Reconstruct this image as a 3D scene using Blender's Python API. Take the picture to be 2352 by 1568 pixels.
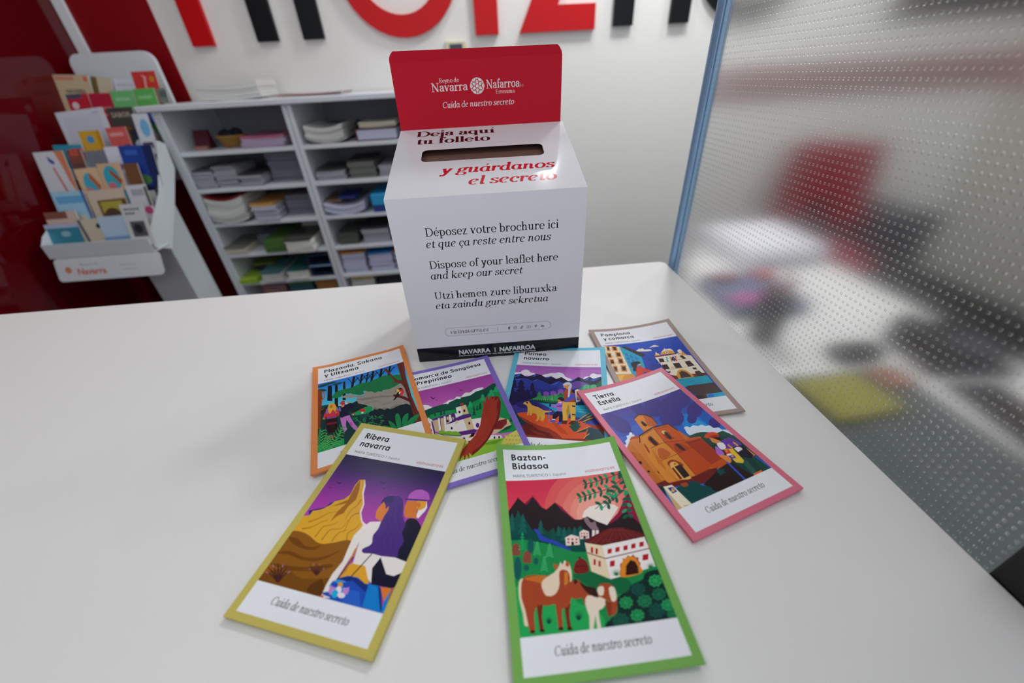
import bpy, bmesh, math, random
from mathutils import Vector, Matrix
from mathutils.geometry import delaunay_2d_cdt

for _o in list(bpy.data.objects):
    bpy.data.objects.remove(_o)
S = bpy.context.scene
COL = S.collection

# ------------------------------------------------------------------ camera
cam_data = bpy.data.cameras.new('camera')
cam = bpy.data.objects.new('camera', cam_data)
COL.objects.link(cam)
cam_data.sensor_width = 36.0
cam_data.lens = 13.856
cam.matrix_world = Matrix(((0.99509, 0.08755, -0.04619, 0.0),
                           (-0.08732, 0.55653, -0.82622, 0.0),
                           (-0.04663, 0.8262, 0.56144, 1.36648),
                           (0, 0, 0, 1)))
cam_data.clip_start = 0.01
cam_data.dof.use_dof = True
cam_data.dof.focus_distance = 0.45
cam_data.dof.aperture_fstop = 2.8
S.camera = cam

# ------------------------------------------------------------------ colour management, daylight, lamps
S.view_settings.view_transform = 'Standard'
S.view_settings.look = 'None'
S.view_settings.gamma = 1.0
S.view_settings.use_curve_mapping = False
S.view_settings.exposure = 0.0
S.cycles.use_denoising = True
S.cycles.max_bounces = 10
S.cycles.transmission_bounces = 8
S.cycles.caustics_refractive = True

world = bpy.data.worlds.new('daylight')
S.world = world
world.use_nodes = True
_bg = world.node_tree.nodes['Background']
_bg.inputs[0].default_value = (0.84, 0.92, 1.0, 1)
_bg.inputs[1].default_value = 1.05

CEILING = 2.8
LAMPS = [(0.41, 2.06, 0.08, 0.08, 5.0), (0.9, 1.85, 0.22, 0.22, 18.0), (1.6, 2.0, 0.16, 0.16, 7.0), (-0.75, 1.4, 0.16, 0.16, 4.0),
         (-1.0, 0.3, 0.5, 0.5, 4.0), (0.6, 0.3, 0.5, 0.5, 4.0), (2.2, 0.9, 0.5, 0.5, 6.0)]
for _i, (lx, ly, sx, sy, pw) in enumerate(LAMPS):
    ld = bpy.data.lights.new('ceiling_light', 'AREA')
    ld.shape = 'RECTANGLE'
    ld.size, ld.size_y = sx, sy
    ld.energy = pw
    ld.color = (0.97, 0.985, 1.0)
    lo = bpy.data.objects.new('ceiling_light', ld)
    lo.location = (lx, ly, CEILING - 0.035)
    COL.objects.link(lo)

# ------------------------------------------------------------------ helpers
def lin(h):
    if isinstance(h, str):
        h = [int(h[i:i + 2], 16) for i in (0, 2, 4)]
    o = []
    for c in h:
        c = c / 255
        o.append(c / 12.92 if c <= .04045 else ((c + .055) / 1.055) ** 2.4)
    return (o[0], o[1], o[2], 1.0)

MATS = {}
def mat(name, col='ffffff', rough=.5, spec=.5, metal=0.0, noise=0.0, scale=40.0, coat=0.0):
    if name in MATS:
        return MATS[name]
    m = bpy.data.materials.new(name)
    m.use_nodes = True
    nt = m.node_tree
    b = nt.nodes['Principled BSDF']
    b.inputs['Base Color'].default_value = lin(col)
    b.inputs['Roughness'].default_value = rough
    b.inputs['Specular IOR Level'].default_value = spec
    b.inputs['Metallic'].default_value = metal
    b.inputs['Coat Weight'].default_value = coat
    if noise:
        tc = nt.nodes.new('ShaderNodeTexCoord')
        n = nt.nodes.new('ShaderNodeTexNoise')
        n.inputs['Scale'].default_value = scale
        n.inputs['Detail'].default_value = 3
        bp = nt.nodes.new('ShaderNodeBump')
        bp.inputs['Strength'].default_value = noise
        bp.inputs['Distance'].default_value = .002
        nt.links.new(tc.outputs['Object'], n.inputs['Vector'])
        nt.links.new(n.outputs['Fac'], bp.inputs['Height'])
        nt.links.new(bp.outputs['Normal'], b.inputs['Normal'])
    MATS[name] = m
    return m

def print_mat(name, rough=.35, spec=.5):
    """Printed paper: ink colour is stored per face, the shader only reads it."""
    if name in MATS:
        return MATS[name]
    m = mat(name, 'ffffff', rough, spec)
    nt = m.node_tree
    a = nt.nodes.new('ShaderNodeAttribute')
    a.attribute_name = 'ink'
    nt.links.new(a.outputs['Color'], nt.nodes['Principled BSDF'].inputs['Base Color'])
    return m

def meshobj(name, verts, faces, m, parent=None, smooth=False, fcols=None):
    me = bpy.data.meshes.new(name)
    me.from_pydata([tuple(v) for v in verts], [], faces)
    if fcols is not None:
        at = me.attributes.new('ink', 'FLOAT_COLOR', 'FACE')
        flat = []
        for c in fcols:
            flat += list(lin(c))
        at.data.foreach_set('color', flat)
    me.update()
    if smooth:
        for pl in me.polygons:
            pl.use_smooth = True
    if m is not None:
        me.materials.append(m)
    o = bpy.data.objects.new(name, me)
    COL.objects.link(o)
    if parent is not None:
        o.parent = parent
    return o

def bmobj(name, bm, m, parent=None, smooth=False):
    bmesh.ops.recalc_face_normals(bm, faces=bm.faces)
    me = bpy.data.meshes.new(name)
    bm.to_mesh(me)
    bm.free()
    if smooth:
        for pl in me.polygons:
            pl.use_smooth = True
    me.materials.append(m)
    o = bpy.data.objects.new(name, me)
    COL.objects.link(o)
    if parent is not None:
        o.parent = parent
    return o

def add_box(bm, x0, x1, y0, y1, z0, z1, bev=0.0):
    r = bmesh.ops.create_cube(bm, size=1.0)
    vs = r['verts']
    for v in vs:
        v.co = Vector(((x0 + x1) / 2 + v.co.x * (x1 - x0), (y0 + y1) / 2 + v.co.y * (y1 - y0), (z0 + z1) / 2 + v.co.z * (z1 - z0)))
    if bev > 0:
        es = list({e for v in vs for e in v.link_edges})
        bmesh.ops.bevel(bm, geom=es, offset=bev, segments=2, affect='EDGES', profile=.5)

def box(name, x0, x1, y0, y1, z0, z1, m, parent=None, bev=0.0):
    bm = bmesh.new()
    add_box(bm, x0, x1, y0, y1, z0, z1, bev)
    return bmobj(name, bm, m, parent)

def add_cyl(bm, p0, p1, r0, r1=None, n=20):
    r1 = r0 if r1 is None else r1
    p0, p1 = Vector(p0), Vector(p1)
    d = p1 - p0
    q = d.to_track_quat('Z', 'Y').to_matrix().to_4x4()
    bmesh.ops.create_cone(bm, cap_ends=True, segments=n, radius1=r0, radius2=r1, depth=d.length,
                          matrix=Matrix.Translation((p0 + p1) / 2) @ q)

def add_prism(bm, pts, axis, a0, a1):
    """Extrude a 2-D outline along an axis ('x': pts are (y,z), 'y': (x,z), 'z': (x,y))."""
    def P(p, a):
        return {'x': (a, p[0], p[1]), 'y': (p[0], a, p[1]), 'z': (p[0], p[1], a)}[axis]
    lo = [bm.verts.new(P(p, a0)) for p in pts]
    hi = [bm.verts.new(P(p, a1)) for p in pts]
    n = len(pts)
    bm.faces.new(lo)
    bm.faces.new(hi[::-1])
    for i in range(n):
        bm.faces.new((lo[i], hi[i], hi[(i + 1) % n], lo[(i + 1) % n]))

def rounded(x0, x1, y0, y1, r, n=6, corners=(1, 1, 1, 1)):
    out = []
    for k, (cx, cy, a) in enumerate(((x1 - r, y1 - r, 0), (x0 + r, y1 - r, 90), (x0 + r, y0 + r, 180), (x1 - r, y0 + r, 270))):
        if corners[k]:
            for i in range(n + 1):
                t = math.radians(a + 90 * i / n)
                out.append((cx + r * math.cos(t), cy + r * math.sin(t)))
        else:
            out.append(((x1, x0, x0, x1)[k], (y1, y1, y0, y0)[k]))
    return out

def empty(name, loc=(0, 0, 0), rz=0.0):
    o = bpy.data.objects.new(name, None)
    o.empty_display_size = .05
    o.location = loc
    o.rotation_euler = (0, 0, rz)
    COL.objects.link(o)
    return o

def tag(o, label, cat, group=None, kind=None):
    o['label'] = label
    o['category'] = cat
    if group:
        o['group'] = group
    if kind:
        o['kind'] = kind
    return o

def struct(o):
    o['kind'] = 'structure'
    return o

# ------------------------------------------------------------------ printed sheets
def ccw(p):
    a = sum(p[i][0] * p[(i + 1) % len(p)][1] - p[(i + 1) % len(p)][0] * p[i][1] for i in range(len(p)))
    return p if a > 0 else p[::-1]

def clip(poly, x0, y0, x1, y1):
    for k, (ax, lim, sg) in enumerate(((0, x0, 1), (0, x1, -1), (1, y0, 1), (1, y1, -1))):
        out = []
        n = len(poly)
        for i in range(n):
            a, b = poly[i], poly[(i + 1) % n]
            ia, ib = (a[ax] - lim) * sg >= 0, (b[ax] - lim) * sg >= 0
            if ia:
                out.append(a)
            if ia != ib:
                t = (lim - a[ax]) / (b[ax] - a[ax])
                q = [a[0] + (b[0] - a[0]) * t, a[1] + (b[1] - a[1]) * t]
                q[ax] = lim
                out.append(tuple(q))
        poly = out
        if len(poly) < 3:
            return None
    return poly

def overlay(base, shapes, grid=()):
    """Flatten overlapping printed shapes into one sheet: base outline, shapes = [(colour, poly)] bottom first."""
    vs, fs, cols, es, polys = [], [], [], [], []
    def inside(q, x, y):
        r = False
        ax, ay = q[-1]
        for bx, by in q:
            if (ay > y) != (by > y) and x < (bx - ax) * (y - ay) / (by - ay) + ax:
                r = not r
            ax, ay = bx, by
        return r
    def add(poly):
        i = len(vs)
        vs.extend(Vector(p) for p in poly)
        return list(range(i, i + len(poly)))
    fs.append(add(ccw(base)))
    cols.append(None)
    polys.append(base)
    for c, p in shapes:
        q = []
        for a in ccw(list(p)):
            if not q or abs(a[0] - q[-1][0]) + abs(a[1] - q[-1][1]) > 1e-5:
                q.append(a)
        if len(q) > 2 and abs(q[0][0] - q[-1][0]) + abs(q[0][1] - q[-1][1]) < 1e-5:
            q.pop()
        if len(q) < 3:
            continue
        fs.append(add(q))
        cols.append(c)
        polys.append(q)
    for a, b in grid:
        i = add((a, b))
        es.append((i[0], i[1]))
    ov, oe, of, _a, _b, src = delaunay_2d_cdt(vs, es, fs, 0, 1e-6, True)
    out, oc = [], []
    for f, s in zip(of, src):
        if 0 not in s:
            continue
        gx = sum(ov[i][0] for i in f) / len(f)
        gy = sum(ov[i][1] for i in f) / len(f)
        out.append(tuple(f))
        oc.append(cols[next((i for i in sorted(s, reverse=True) if i == 0 or inside(polys[i], gx, gy)), 0)])
    return [(v[0], v[1]) for v in ov], out, oc

def grid_lines(x0, x1, y0, y1, nx, ny):
    g = [((x0 + (x1 - x0) * i / nx, y0), (x0 + (x1 - x0) * i / nx, y1)) for i in range(1, nx)]
    return g + [((x0, y0 + (y1 - y0) * i / ny), (x1, y0 + (y1 - y0) * i / ny)) for i in range(1, ny)]

def sheet(name, base, shapes, paper, fn, m, parent=None, grid=(), smooth=False):
    v, f, c = overlay(base, shapes, grid)
    c = [paper if k is None else k for k in c]
    P = [Vector(fn(x, y)) for x, y in v]
    # keep the printed side facing along the sheet's own up direction
    return meshobj(name, P, f, m, parent, smooth, c)

# ------------------------------------------------------------------ room shell
WY, LX, RX = 2.42, -1.78, 3.0
TZ = 1.05
m_wall = mat('white_paint', 'eceae5', .6, .3, noise=.05, scale=120)
m_wall2 = mat('grey_white_paint', 'bcb9b2', .6, .3)
m_red = mat('red_lacquer', '5c0009', .07, .5)
m_redw = mat('red_wall_panel', '8a000e', .4, .35)
m_floor = mat('dark_floor', '3a3b3a', .5, .4, noise=.1, scale=30)
m_ceil = mat('ceiling_paint', 'efefec', .8, .2)
m_white = mat('white_laminate', 'e6e5e3', .34, .45)
m_shelf = mat('white_melamine', 'dfe3e9', .42, .4)
m_trim = mat('white_trim', 'eef0f2', .4, .4)
struct(box('floor', LX - .1, RX + .1, -1.6, WY + .1, -.06, 0, m_floor))
struct(box('wall_back', LX - .1, RX + .1, WY, WY + .1, 0, CEILING, m_wall))
struct(box('wall_left', LX - .1, LX, -1.6, WY, 0, CEILING, m_red))
struct(box('wall_right', RX, RX + .1, -1.6, WY, 0, CEILING, m_wall2))
struct(box('ceiling', LX - .1, RX + .1, -1.6, WY + .1, CEILING, CEILING + .08, m_ceil))
bm = bmesh.new()
add_prism(bm, [(LX, .0), (-1.385, .0), (-1.385, 1.35), (-1.418, CEILING), (LX, CEILING)], 'y', WY - .006, WY)
struct(bmobj('trim_1', bm, m_redw))
struct(box('trim_2', LX + .002, LX + .05, WY - .02, WY - .006, 0, CEILING, m_trim, bev=.003))
m_stripe = mat('dull_red_stripe', 'a88a8a', .5, .3)
struct(box('trim_3', RX - .006, RX, -1.6, WY, 1.17, 1.35, m_stripe))
struct(box('trim_4', 1.25, RX - .006, WY - .006, WY, 1.18, 1.345, m_stripe))
struct(box('baseboard_right', RX - .02, RX, -1.6, WY - .006, 0, .12, mat('dark_baseboard', '2c2c2e', .5, .3)))
struct(box('trim_5', RX - .006, RX, -1.6, WY, 1.5, 2.0, mat('grey_stripe', '4c4c4c', .5, .3)))
struct(box('trim_6', 2.15, RX - .007, WY - .006, WY, 1.5, 2.0, mat('grey_stripe')))

# ceiling lamps: a round or square luminaire body around each light
m_lamp = mat('lamp_housing', 'e8e8e6', .4, .4)
for (lx, ly, sx, sy, pw), where in zip(LAMPS, ('small, over the counter by the white wall', 'square, between counter and back wall above the screen', 'over the desk beside the back wall', 'over the shelf unit and display stand',
                                               'over the left half of the counter', 'over the right half of the counter', 'over the desk behind the screen')):
    t = empty('ceiling_lamp', (lx, ly, CEILING))
    tag(t, 'white recessed ceiling lamp ' + where, 'lamp')
    bm = bmesh.new()
    a, b = sx / 2 + .015, sy / 2 + .015
    for q in ((-a - .02, -a, -b - .02, b + .02), (a, a + .02, -b - .02, b + .02), (-a, a, -b - .02, -b), (-a, a, b, b + .02)):
        add_box(bm, q[0], q[1], q[2], q[3], -.045, -.0005)
    bmobj('housing', bm, m_lamp, t)
    box('reflector', -a, a, -b, b, -.012, -.002, m_lamp, t)

# ------------------------------------------------------------------ counter
counter = empty('reception_counter', (0, 0, 0))
tag(counter, 'white laminate reception counter carrying the carton and the seven leaflets', 'counter')
bm = bmesh.new()
add_prism(bm, rounded(-1.6, .3432, -.25, .6966, .009, corners=(1, 0, 0, 1)), 'z', TZ - .03, TZ)
bmesh.ops.bevel(bm, geom=[e for e in bm.edges if abs(e.verts[0].co.z - e.verts[1].co.z) < 1e-6 and e.verts[0].co.z > TZ - .001], offset=.0012, segments=2, affect='EDGES')
bmobj('worktop', bm, m_white, counter)
bm = bmesh.new()
add_box(bm, -1.58, .325, -.05, .67, .08, TZ - .03)
bmobj('cabinet_body', bm, m_shelf, counter)
bm = bmesh.new()
add_box(bm, -1.55, .30, 0, .64, 0, .08)
bmobj('plinth', bm, mat('dark_baseboard'), counter)

# ------------------------------------------------------------------ dimpled partition screen
scr = empty('partition_screen', (.36, .4, 0))
tag(scr, 'translucent dimpled partition screen on blue-grey and black posts beside the counter', 'partition screen')
m_pan = bpy.data.materials.new('dimpled_clear_panel')
m_pan.use_nodes = True
nt = m_pan.node_tree
pb = nt.nodes['Principled BSDF']
pb.inputs['Base Color'].default_value = (.93, .935, .92, 1)
pb.inputs['Roughness'].default_value = .165
pb.inputs['IOR'].default_value = 1.33
pb.inputs['Transmission Weight'].default_value = 1.0
tc = nt.nodes.new('ShaderNodeTexCoord')
sep = nt.nodes.new('ShaderNodeSeparateXYZ')
nt.links.new(tc.outputs['Object'], sep.inputs[0])
def M(op, a, b=None, clampv=False):
    n = nt.nodes.new('ShaderNodeMath')
    n.operation = op
    n.use_clamp = clampv
    for i, v in enumerate((a, b)):
        if v is None:
            continue
        if isinstance(v, (int, float)):
            n.inputs[i].default_value = v
        else:
            nt.links.new(v, n.inputs[i])
    return n.outputs[0]
def cell(out, pitch):
    f = M('FRACT', M('DIVIDE', out, pitch))
    return M('ABSOLUTE', M('MULTIPLY', M('SUBTRACT', f, .5), pitch))
cy, cz = cell(sep.outputs['Y'], .006), cell(sep.outputs['Z'], .007)
r4 = M('POWER', M('ADD', M('POWER', M('DIVIDE', cy, .00105), 7.0), M('POWER', M('DIVIDE', cz, .0012), 7.0)), 1 / 7)
hgt = M('MULTIPLY', M('SUBTRACT', 1.0, r4, False), 3.6, True)
fine = nt.nodes.new('ShaderNodeTexNoise')
fine.inputs['Scale'].default_value = 900
nt.links.new(tc.outputs['Object'], fine.inputs['Vector'])
hgt = M('MULTIPLY', hgt, M('LESS_THAN', sep.outputs['X'], 0.0))
tot = M('ADD', hgt, M('MULTIPLY', fine.outputs['Fac'], .02))
bp = nt.nodes.new('ShaderNodeBump')
bp.inputs['Strength'].default_value = 1.0
bp.inputs['Distance'].default_value = .00048
nt.links.new(tot, bp.inputs['Height'])
nt.links.new(bp.outputs['Normal'], pb.inputs['Normal'])
bm = bmesh.new()
add_box(bm, -.002, .002, .114 - .4, .683 - .4, .85, 1.82)
bmobj('dimpled_panel', bm, m_pan, scr)
m_alu = mat('blue_grey_metal', '8fb4d8', .32, .5, metal=.35)
bm = bmesh.new()
add_cyl(bm, (.004, .691 - .4, 0), (.004, .691 - .4, 1.86), .0115, n=28)
bmobj('post', bm, m_alu, scr, smooth=False)['label'] = 'blue-grey metal post at the far end'
m_blk = mat('black_powder_coat', '101112', .45, .4)
bm = bmesh.new()
add_box(bm, -.0155, .022, .062 - .4, .114 - .4, 0, 1.84, .003)
for k in range(3):
    add_box(bm, -.012 + k * .012, -.006 + k * .012, .058 - .4, .0615 - .4, 0, 1.83)
bmobj('post', bm, m_blk, scr)['label'] = 'black ridged post at the near end'
box('foot_plate', -.014, .1, -.33, .31, .0, .006, m_blk, scr)

# ------------------------------------------------------------------ letters on the wall
m_lr = mat('red_acrylic_letter', 'c8060f', .4, .3)
m_lb = mat('dark_acrylic_letter', '0b0e12', .4, .25)
def letter(outs, m, label, wy0=WY - .022):
    bm = bmesh.new()
    for o in outs:
        add_prism(bm, ccw(list(o)), 'y', wy0, WY - .001)
    tag(bmobj('wall_letter', bm, m), label, 'letter', 'raised letters on the white wall')
def rc(x0, x1, z0, z1):
    return [(x0, z0), (x1, z0), (x1, z1), (x0, z1)]
def ring(cx, cz, R, r, a0=0, a1=360, n=40):
    return [[(cx + R * math.cos(t0), cz + R * math.sin(t0)), (cx + R * math.cos(t1), cz + R * math.sin(t1)), (cx + r * math.cos(t1), cz + r * math.sin(t1)), (cx + r * math.cos(t0), cz + r * math.sin(t0))]
            for t0, t1 in ((math.radians(a0 + (a1 - a0) * i / n), math.radians(a0 + (a1 - a0) * (i + 1) / n)) for i in range(n))]
ZT = 2.06
letter([rc(-1.267, -1.17, 1.538, ZT), rc(-1.267, -1.17, 2.12, 2.22)], m_lr, 'red raised letter i nearest the red wall panel')
def en(x0, x1, w, zb, m, lab):
    cx, R = (x0 + x1) / 2, (x1 - x0) / 2
    letter([rc(x0, x0 + w, zb, ZT), rc(x1 - w, x1, zb, ZT - R)] + ring(cx, ZT - R, R, R - w, 0, 180, 20), m, lab)
en(-.972, -.667, .095, 1.543, m_lb, 'dark raised letter n between the red letters i and o')
letter(ring(-.285, 1.803, .272, .187), m_lr, 'red raised letter o above the shelf unit')
letter([rc(.044, .154, 1.526, ZT)] + ring(.18, ZT - .136, .136, .04, 40, 100, 10), m_lr, 'red raised letter r between letters o and z')
letter([[(.256, 1.526), (.622, 1.526), (.622, 1.625), (.44, 1.625), (.622, ZT - .04), (.622, ZT), (.256, ZT), (.256, ZT - .1), (.47, ZT - .1)]], m_lr, 'red raised letter z behind the carton header')
en(.714, 1.09, .096, 1.534, m_lb, 'dark raised letter n between the letter z and the post')
letter(ring(1.37, 1.803, .272, .187), m_lb, 'dark raised round letter cut off by the blue-grey post')

th = empty('thermostat', (-.058, WY, 1.475))
tag(th, 'small cream wall thermostat with dark display just above the red carton header', 'thermostat')
box('housing', -.05, .05, -.02, 0, -.04, .034, mat('cream_plastic', 'd8d2b8', .5, .4), th, .003)
box('display', -.03, .032, -.022, -.0195, -.03, .022, mat('dark_display', '3a4550', .3, .4), th)

# ------------------------------------------------------------------ lettering
_vf = None
def sans(text, x0, y, x1=None, size=1.0, bold=0.0, right=False, shear=0.0):
    """Filled outlines of a sans-serif line as polygons; y grows upwards."""
    cu = bpy.data.curves.new('line', 'FONT')
    cu.body = text
    cu.size = 1.0
    cu.resolution_u = 2
    cu.offset = bold
    cu.shear = shear
    ob = bpy.data.objects.new('line', cu)
    COL.objects.link(ob)
    bpy.context.view_layer.update()
    me = ob.evaluated_get(bpy.context.evaluated_depsgraph_get()).to_mesh()
    polys = [[(me.vertices[i].co.x, me.vertices[i].co.y) for i in p.vertices] for p in me.polygons]
    bpy.data.objects.remove(ob)
    bpy.data.curves.remove(cu)
    return place(polys, x0, y, x1, size, right)

def place(polys, x0, y, x1, size, right=False):
    xs = [p[0] for q in polys for p in q]
    a, b = min(xs), max(xs)
    k = size if x1 is None else (x1 - x0) / (b - a)
    if right:
        x0 = x0 - (b - a) * k
    return [[(x0 + (px - a) * k, y + py * size) for px, py in q] for q in polys]

def _spl(p, n=5):
    if len(p) < 3:
        return p
    out = []
    N = len(p)
    for i in range(N - 1):
        a, b, c, d = [p[min(max(i + k - 1, 0), N - 1)] for k in range(4)]
        for k in range(n):
            t = k / n
            out.append(tuple(.5 * (2 * b[j] + (c[j] - a[j]) * t + (2 * a[j] - 5 * b[j] + 4 * c[j] - d[j]) * t * t + (3 * b[j] - a[j] - 3 * c[j] + d[j]) * t ** 3) for j in (0, 1)))
    return out + [p[-1]]

def _pen(p, T, h, k0=1.0, k1=1.0):
    l, r = [], []
    n = len(p)
    for i in range(n):
        a, b = p[max(i - 1, 0)], p[min(i + 1, n - 1)]
        dx, dy = b[0] - a[0], b[1] - a[1]
        m = math.hypot(dx, dy) or 1
        dx, dy = dx / m, dy / m
        w = math.hypot(T * dy, h * dx) / 2 * (k0 + (k1 - k0) * i / (n - 1))
        l.append((p[i][0] - dy * w, p[i][1] + dx * w))
        r.append((p[i][0] + dy * w, p[i][1] - dx * w))
    return l + r[::-1]

def _arc(cx, cy, rx, ry, a0, a1, n=12):
    return [(cx + rx * math.cos(math.radians(a0 + (a1 - a0) * i / n)), cy + ry * math.sin(math.radians(a0 + (a1 - a0) * i / n))) for i in range(n + 1)]

def _ball(x, y, r):
    return _arc(x, y, r, r, 0, 330, 9)

def glyph(ch, T, h, it):
    X, A, D, CP = .47, .74, -.21, .70
    g = []
    st = .09 + T * .25
    def bar(x0, x1, y, w=h):
        g.append([(x0, y - w / 2), (x1, y - w / 2), (x1, y + w / 2), (x0, y + w / 2)])
    def sq(x, y0, y1):
        g.append([(x - T / 2, y0), (x + T / 2, y0), (x + T / 2, y1), (x - T / 2, y1)])
    def foot(x, y=0.0, both=True):
        bar(x - (st if both else T / 2), x + st, y + h / 2)
    def flag(x, y):
        if it:
            g.append(_pen([(x - .085, y - .09), (x - .05, y - .02), (x + T * .3, y - .005)], T * .6, h))
        else:
            g.append([(x - st, y - h), (x, y - h), (x + T / 2, y), (x - st, y - h * .2)])
    def flick(x):
        if it:
            g.append(_pen(_spl([(x, .1), (x + .015, .03), (x + .06, .015), (x + .115, .09)], 4), T * .8, h))
        else:
            foot(x)
    def stem(x, y0, y1, top=True, bot=True, last=True):
        sq(x, y0, y1)
        if top:
            flag(x, y1)
        if bot:
            if y0 < -.05:
                foot(x, y0)
            elif it:
                if last:
                    flick(x)
            else:
                foot(x, y0)
    def curve(p, k0=1.0, k1=1.0, n=5):
        g.append(_pen(_spl(p, n), T, h, k0, k1))
    def arc(cx, cy, rx, ry, a0, a1, n=12):
        g.append(_pen(_arc(cx, cy, rx, ry, a0, a1, n), T, h))
    def o(cx, cy, rx, ry):
        arc(cx, cy, rx, ry, 88, 272)
        arc(cx, cy, rx, ry, -92, 92)
    def arch(x0, x1):
        curve([(x0, .30), (x0 + .07, .42), ((x0 + x1) / 2 + .03, X - h / 2), (x1 - .03, .41), (x1, .30)])
    acc = {'é': ('e', .25), 'á': ('a', .25), 'í': ('ı', .13), 'ó': ('o', .25)}
    if ch in acc:
        b, cx = acc[ch]
        q, w = glyph(b, T, h, it)
        g += q
        g.append([(cx - .03, .55), (cx + .01, .55), (cx + .12, .70), (cx + .03, .72)])
        return g, w
    if ch == 'ç':
        q, w = glyph('c', T, h, it)
        g += q
        g.append(_pen(_spl([(.25, .01), (.24, -.06), (.31, -.09), (.29, -.17), (.19, -.18)]), T * .6, h))
        return g, w
    w = .5
    if ch == 'a':
        if it:
            arc(.23, .235, .165, .222, 50, 310)
            stem(.375, 0.02, X, False, True); w = .5
        else:
            sq(.33, .06, .34)
            curve([(.09, .36), (.12, .425), (.2, X - h / 2), (.3, .43), (.33, .33)])
            g.append(_ball(.105, .365, T * .55))
            curve([(.33, .275), (.2, .255), (.09, .2), (.075, .1), (.13, .02), (.23, .03), (.33, .12)])
            curve([(.33, .1), (.345, .03), (.39, .012), (.44, .05)], .8, .5); w = .455
    elif ch == 'b':
        stem(.12, 0, A, True, False)
        arc(.255, .235, .175, .222, 130, -130); w = .5
    elif ch == 'c':
        arc(.25, .235, .18, .222, 48, 312)
        g.append(_ball(.36, .365, T * .55)); w = .43
    elif ch == 'd':
        stem(.375, .02 if it else 0, A, True, True)
        arc(.235, .235, .17, .222, 50, 310); w = .52
    elif ch == 'e':
        if it:
            g.append(_pen([(.09, .19), (.25, .24), (.37, .34)], h, h))
            arc(.24, .235, .175, .222, 35, 310)
            arc(.25, .36, .11, .097, -20, 90)
        else:
            bar(.08, .42, .25)
            arc(.245, .235, .178, .222, 4, 318)
        w = .46
    elif ch == 'f':
        if it:
            curve([(.02, -.19), (.09, -.16), (.13, .1), (.17, .5), (.22, .68), (.31, .715), (.36, .67)])
        else:
            sq(.14, 0, .58); foot(.14)
            curve([(.14, .55), (.15, .66), (.22, .725), (.31, .70)])
            g.append(_ball(.31, .67, T * .5))
        bar(.03, .28, X - h / 2); w = .31
    elif ch == 'g':
        o(.21, .325, .13, .135)
        curve([(.12, .2), (.08, .13), (.13, .08), (.3, .06), (.4, -.02), (.36, -.14), (.2, -.19), (.06, -.14), (.05, -.05), (.12, .03)])
        curve([(.3, .42), (.36, .47), (.42, .45)]); g.append(_ball(.42, .44, T * .45)); w = .46
    elif ch == 'h':
        stem(.12, 0, A, True, True, False); arch(.12, .38); sq(.38, .0 if not it else .06, .32); flick(.38); w = .54
    elif ch in 'iı':
        stem(.13, .03 if it else 0, X)
        if ch == 'i': g.append(_ball(.13, .65, T * .62))
        w = .25
    elif ch == 'j':
        sq(.13, -.08, X); flag(.13, X)
        curve([(.13, -.05), (.11, -.16), (.04, -.19), (-.03, -.15)]); g.append(_ball(.13, .65, T * .62)); w = .25
    elif ch == 'k':
        stem(.12, 0, A, True, True, False)
        g.append(_pen([(.13, .18), (.26, .32), (.39, X - .01)], h * 1.1, h * 1.1)); bar(.3, .48, X - h / 2)
        g.append(_pen([(.21, .28), (.32, .13), (.42, .01)], T * 1.15, T * .9)); flick(.42); w = .54
    elif ch == 'l':
        stem(.13, .03 if it else 0, A); w = .25
    elif ch == 'm':
        stem(.12, 0, X, True, True, False); arch(.12, .36); sq(.36, 0, .32)
        if not it: foot(.36)
        arch(.36, .6); sq(.6, .0 if not it else .06, .32); flick(.6); w = .77
    elif ch == 'n':
        stem(.12, 0, X, True, True, False); arch(.12, .38); sq(.38, .0 if not it else .06, .32); flick(.38); w = .54
    elif ch == 'o':
        o(.25, .235, .18, .222); w = .5
    elif ch == 'p':
        stem(.12, D, X); arc(.255, .235, .175, .222, 130, -130); w = .51
    elif ch == 'q':
        sq(.38, D, X); foot(.38, D); arc(.24, .235, .175, .222, 50, 310); w = .52
    elif ch == 'r':
        stem(.12, 0, X, True, True, False); curve([(.12, .28), (.18, .41), (.26, X - h / 2), (.32, .43)])
        g.append(_ball(.325, .405, T * .55)); w = .385
    elif ch == 's':
        curve([(.33, .36), (.3, .43), (.21, X - h / 2), (.11, .42), (.085, .34), (.16, .265), (.27, .215), (.335, .13), (.29, .04), (.19, h / 2), (.09, .05), (.065, .13)])
        g.append([(.31, .33), (.35, .33), (.345, X), (.325, X)]); g.append([(.05, 0), (.07, 0), (.085, .15), (.05, .15)]); w = .405
    elif ch == 't':
        sq(.14, .08, .55); g.append([(.14 - T / 2, .44), (.14 + T / 2, .44), (.14 + T / 2, .62), (.14, .6)])
        bar(.04, .3, X - h / 2); curve([(.14, .12), (.155, .035), (.215, .012), (.3, .075)]); w = .325
    elif ch == 'u':
        stem(.12, .14, X, True, False); curve([(.12, .18), (.14, .05), (.22, h / 2), (.31, .05), (.375, .16)])
        stem(.375, .03 if it else 0, X, True, True); w = .53
    elif ch == 'v':
        g.append(_pen([(.08, X), (.15, .24), (.22, .0)], T * 1.05, T)); g.append(_pen([(.22, .0), (.3, .24), (.39, X)], h * 1.1, h))
        bar(.0, .18, X - h / 2); bar(.31, .46, X - h / 2); w = .46
    elif ch == 'w':
        for dx in (0, .25):
            g.append(_pen([(.08 + dx, X), (.14 + dx, .24), (.2 + dx, 0)], T, T)); g.append(_pen([(.2 + dx, 0), (.27 + dx, .24), (.33 + dx, X)], h * 1.1, h))
        bar(0, .18, X - h / 2); bar(.5, .66, X - h / 2); w = .65
    elif ch == 'x':
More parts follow.
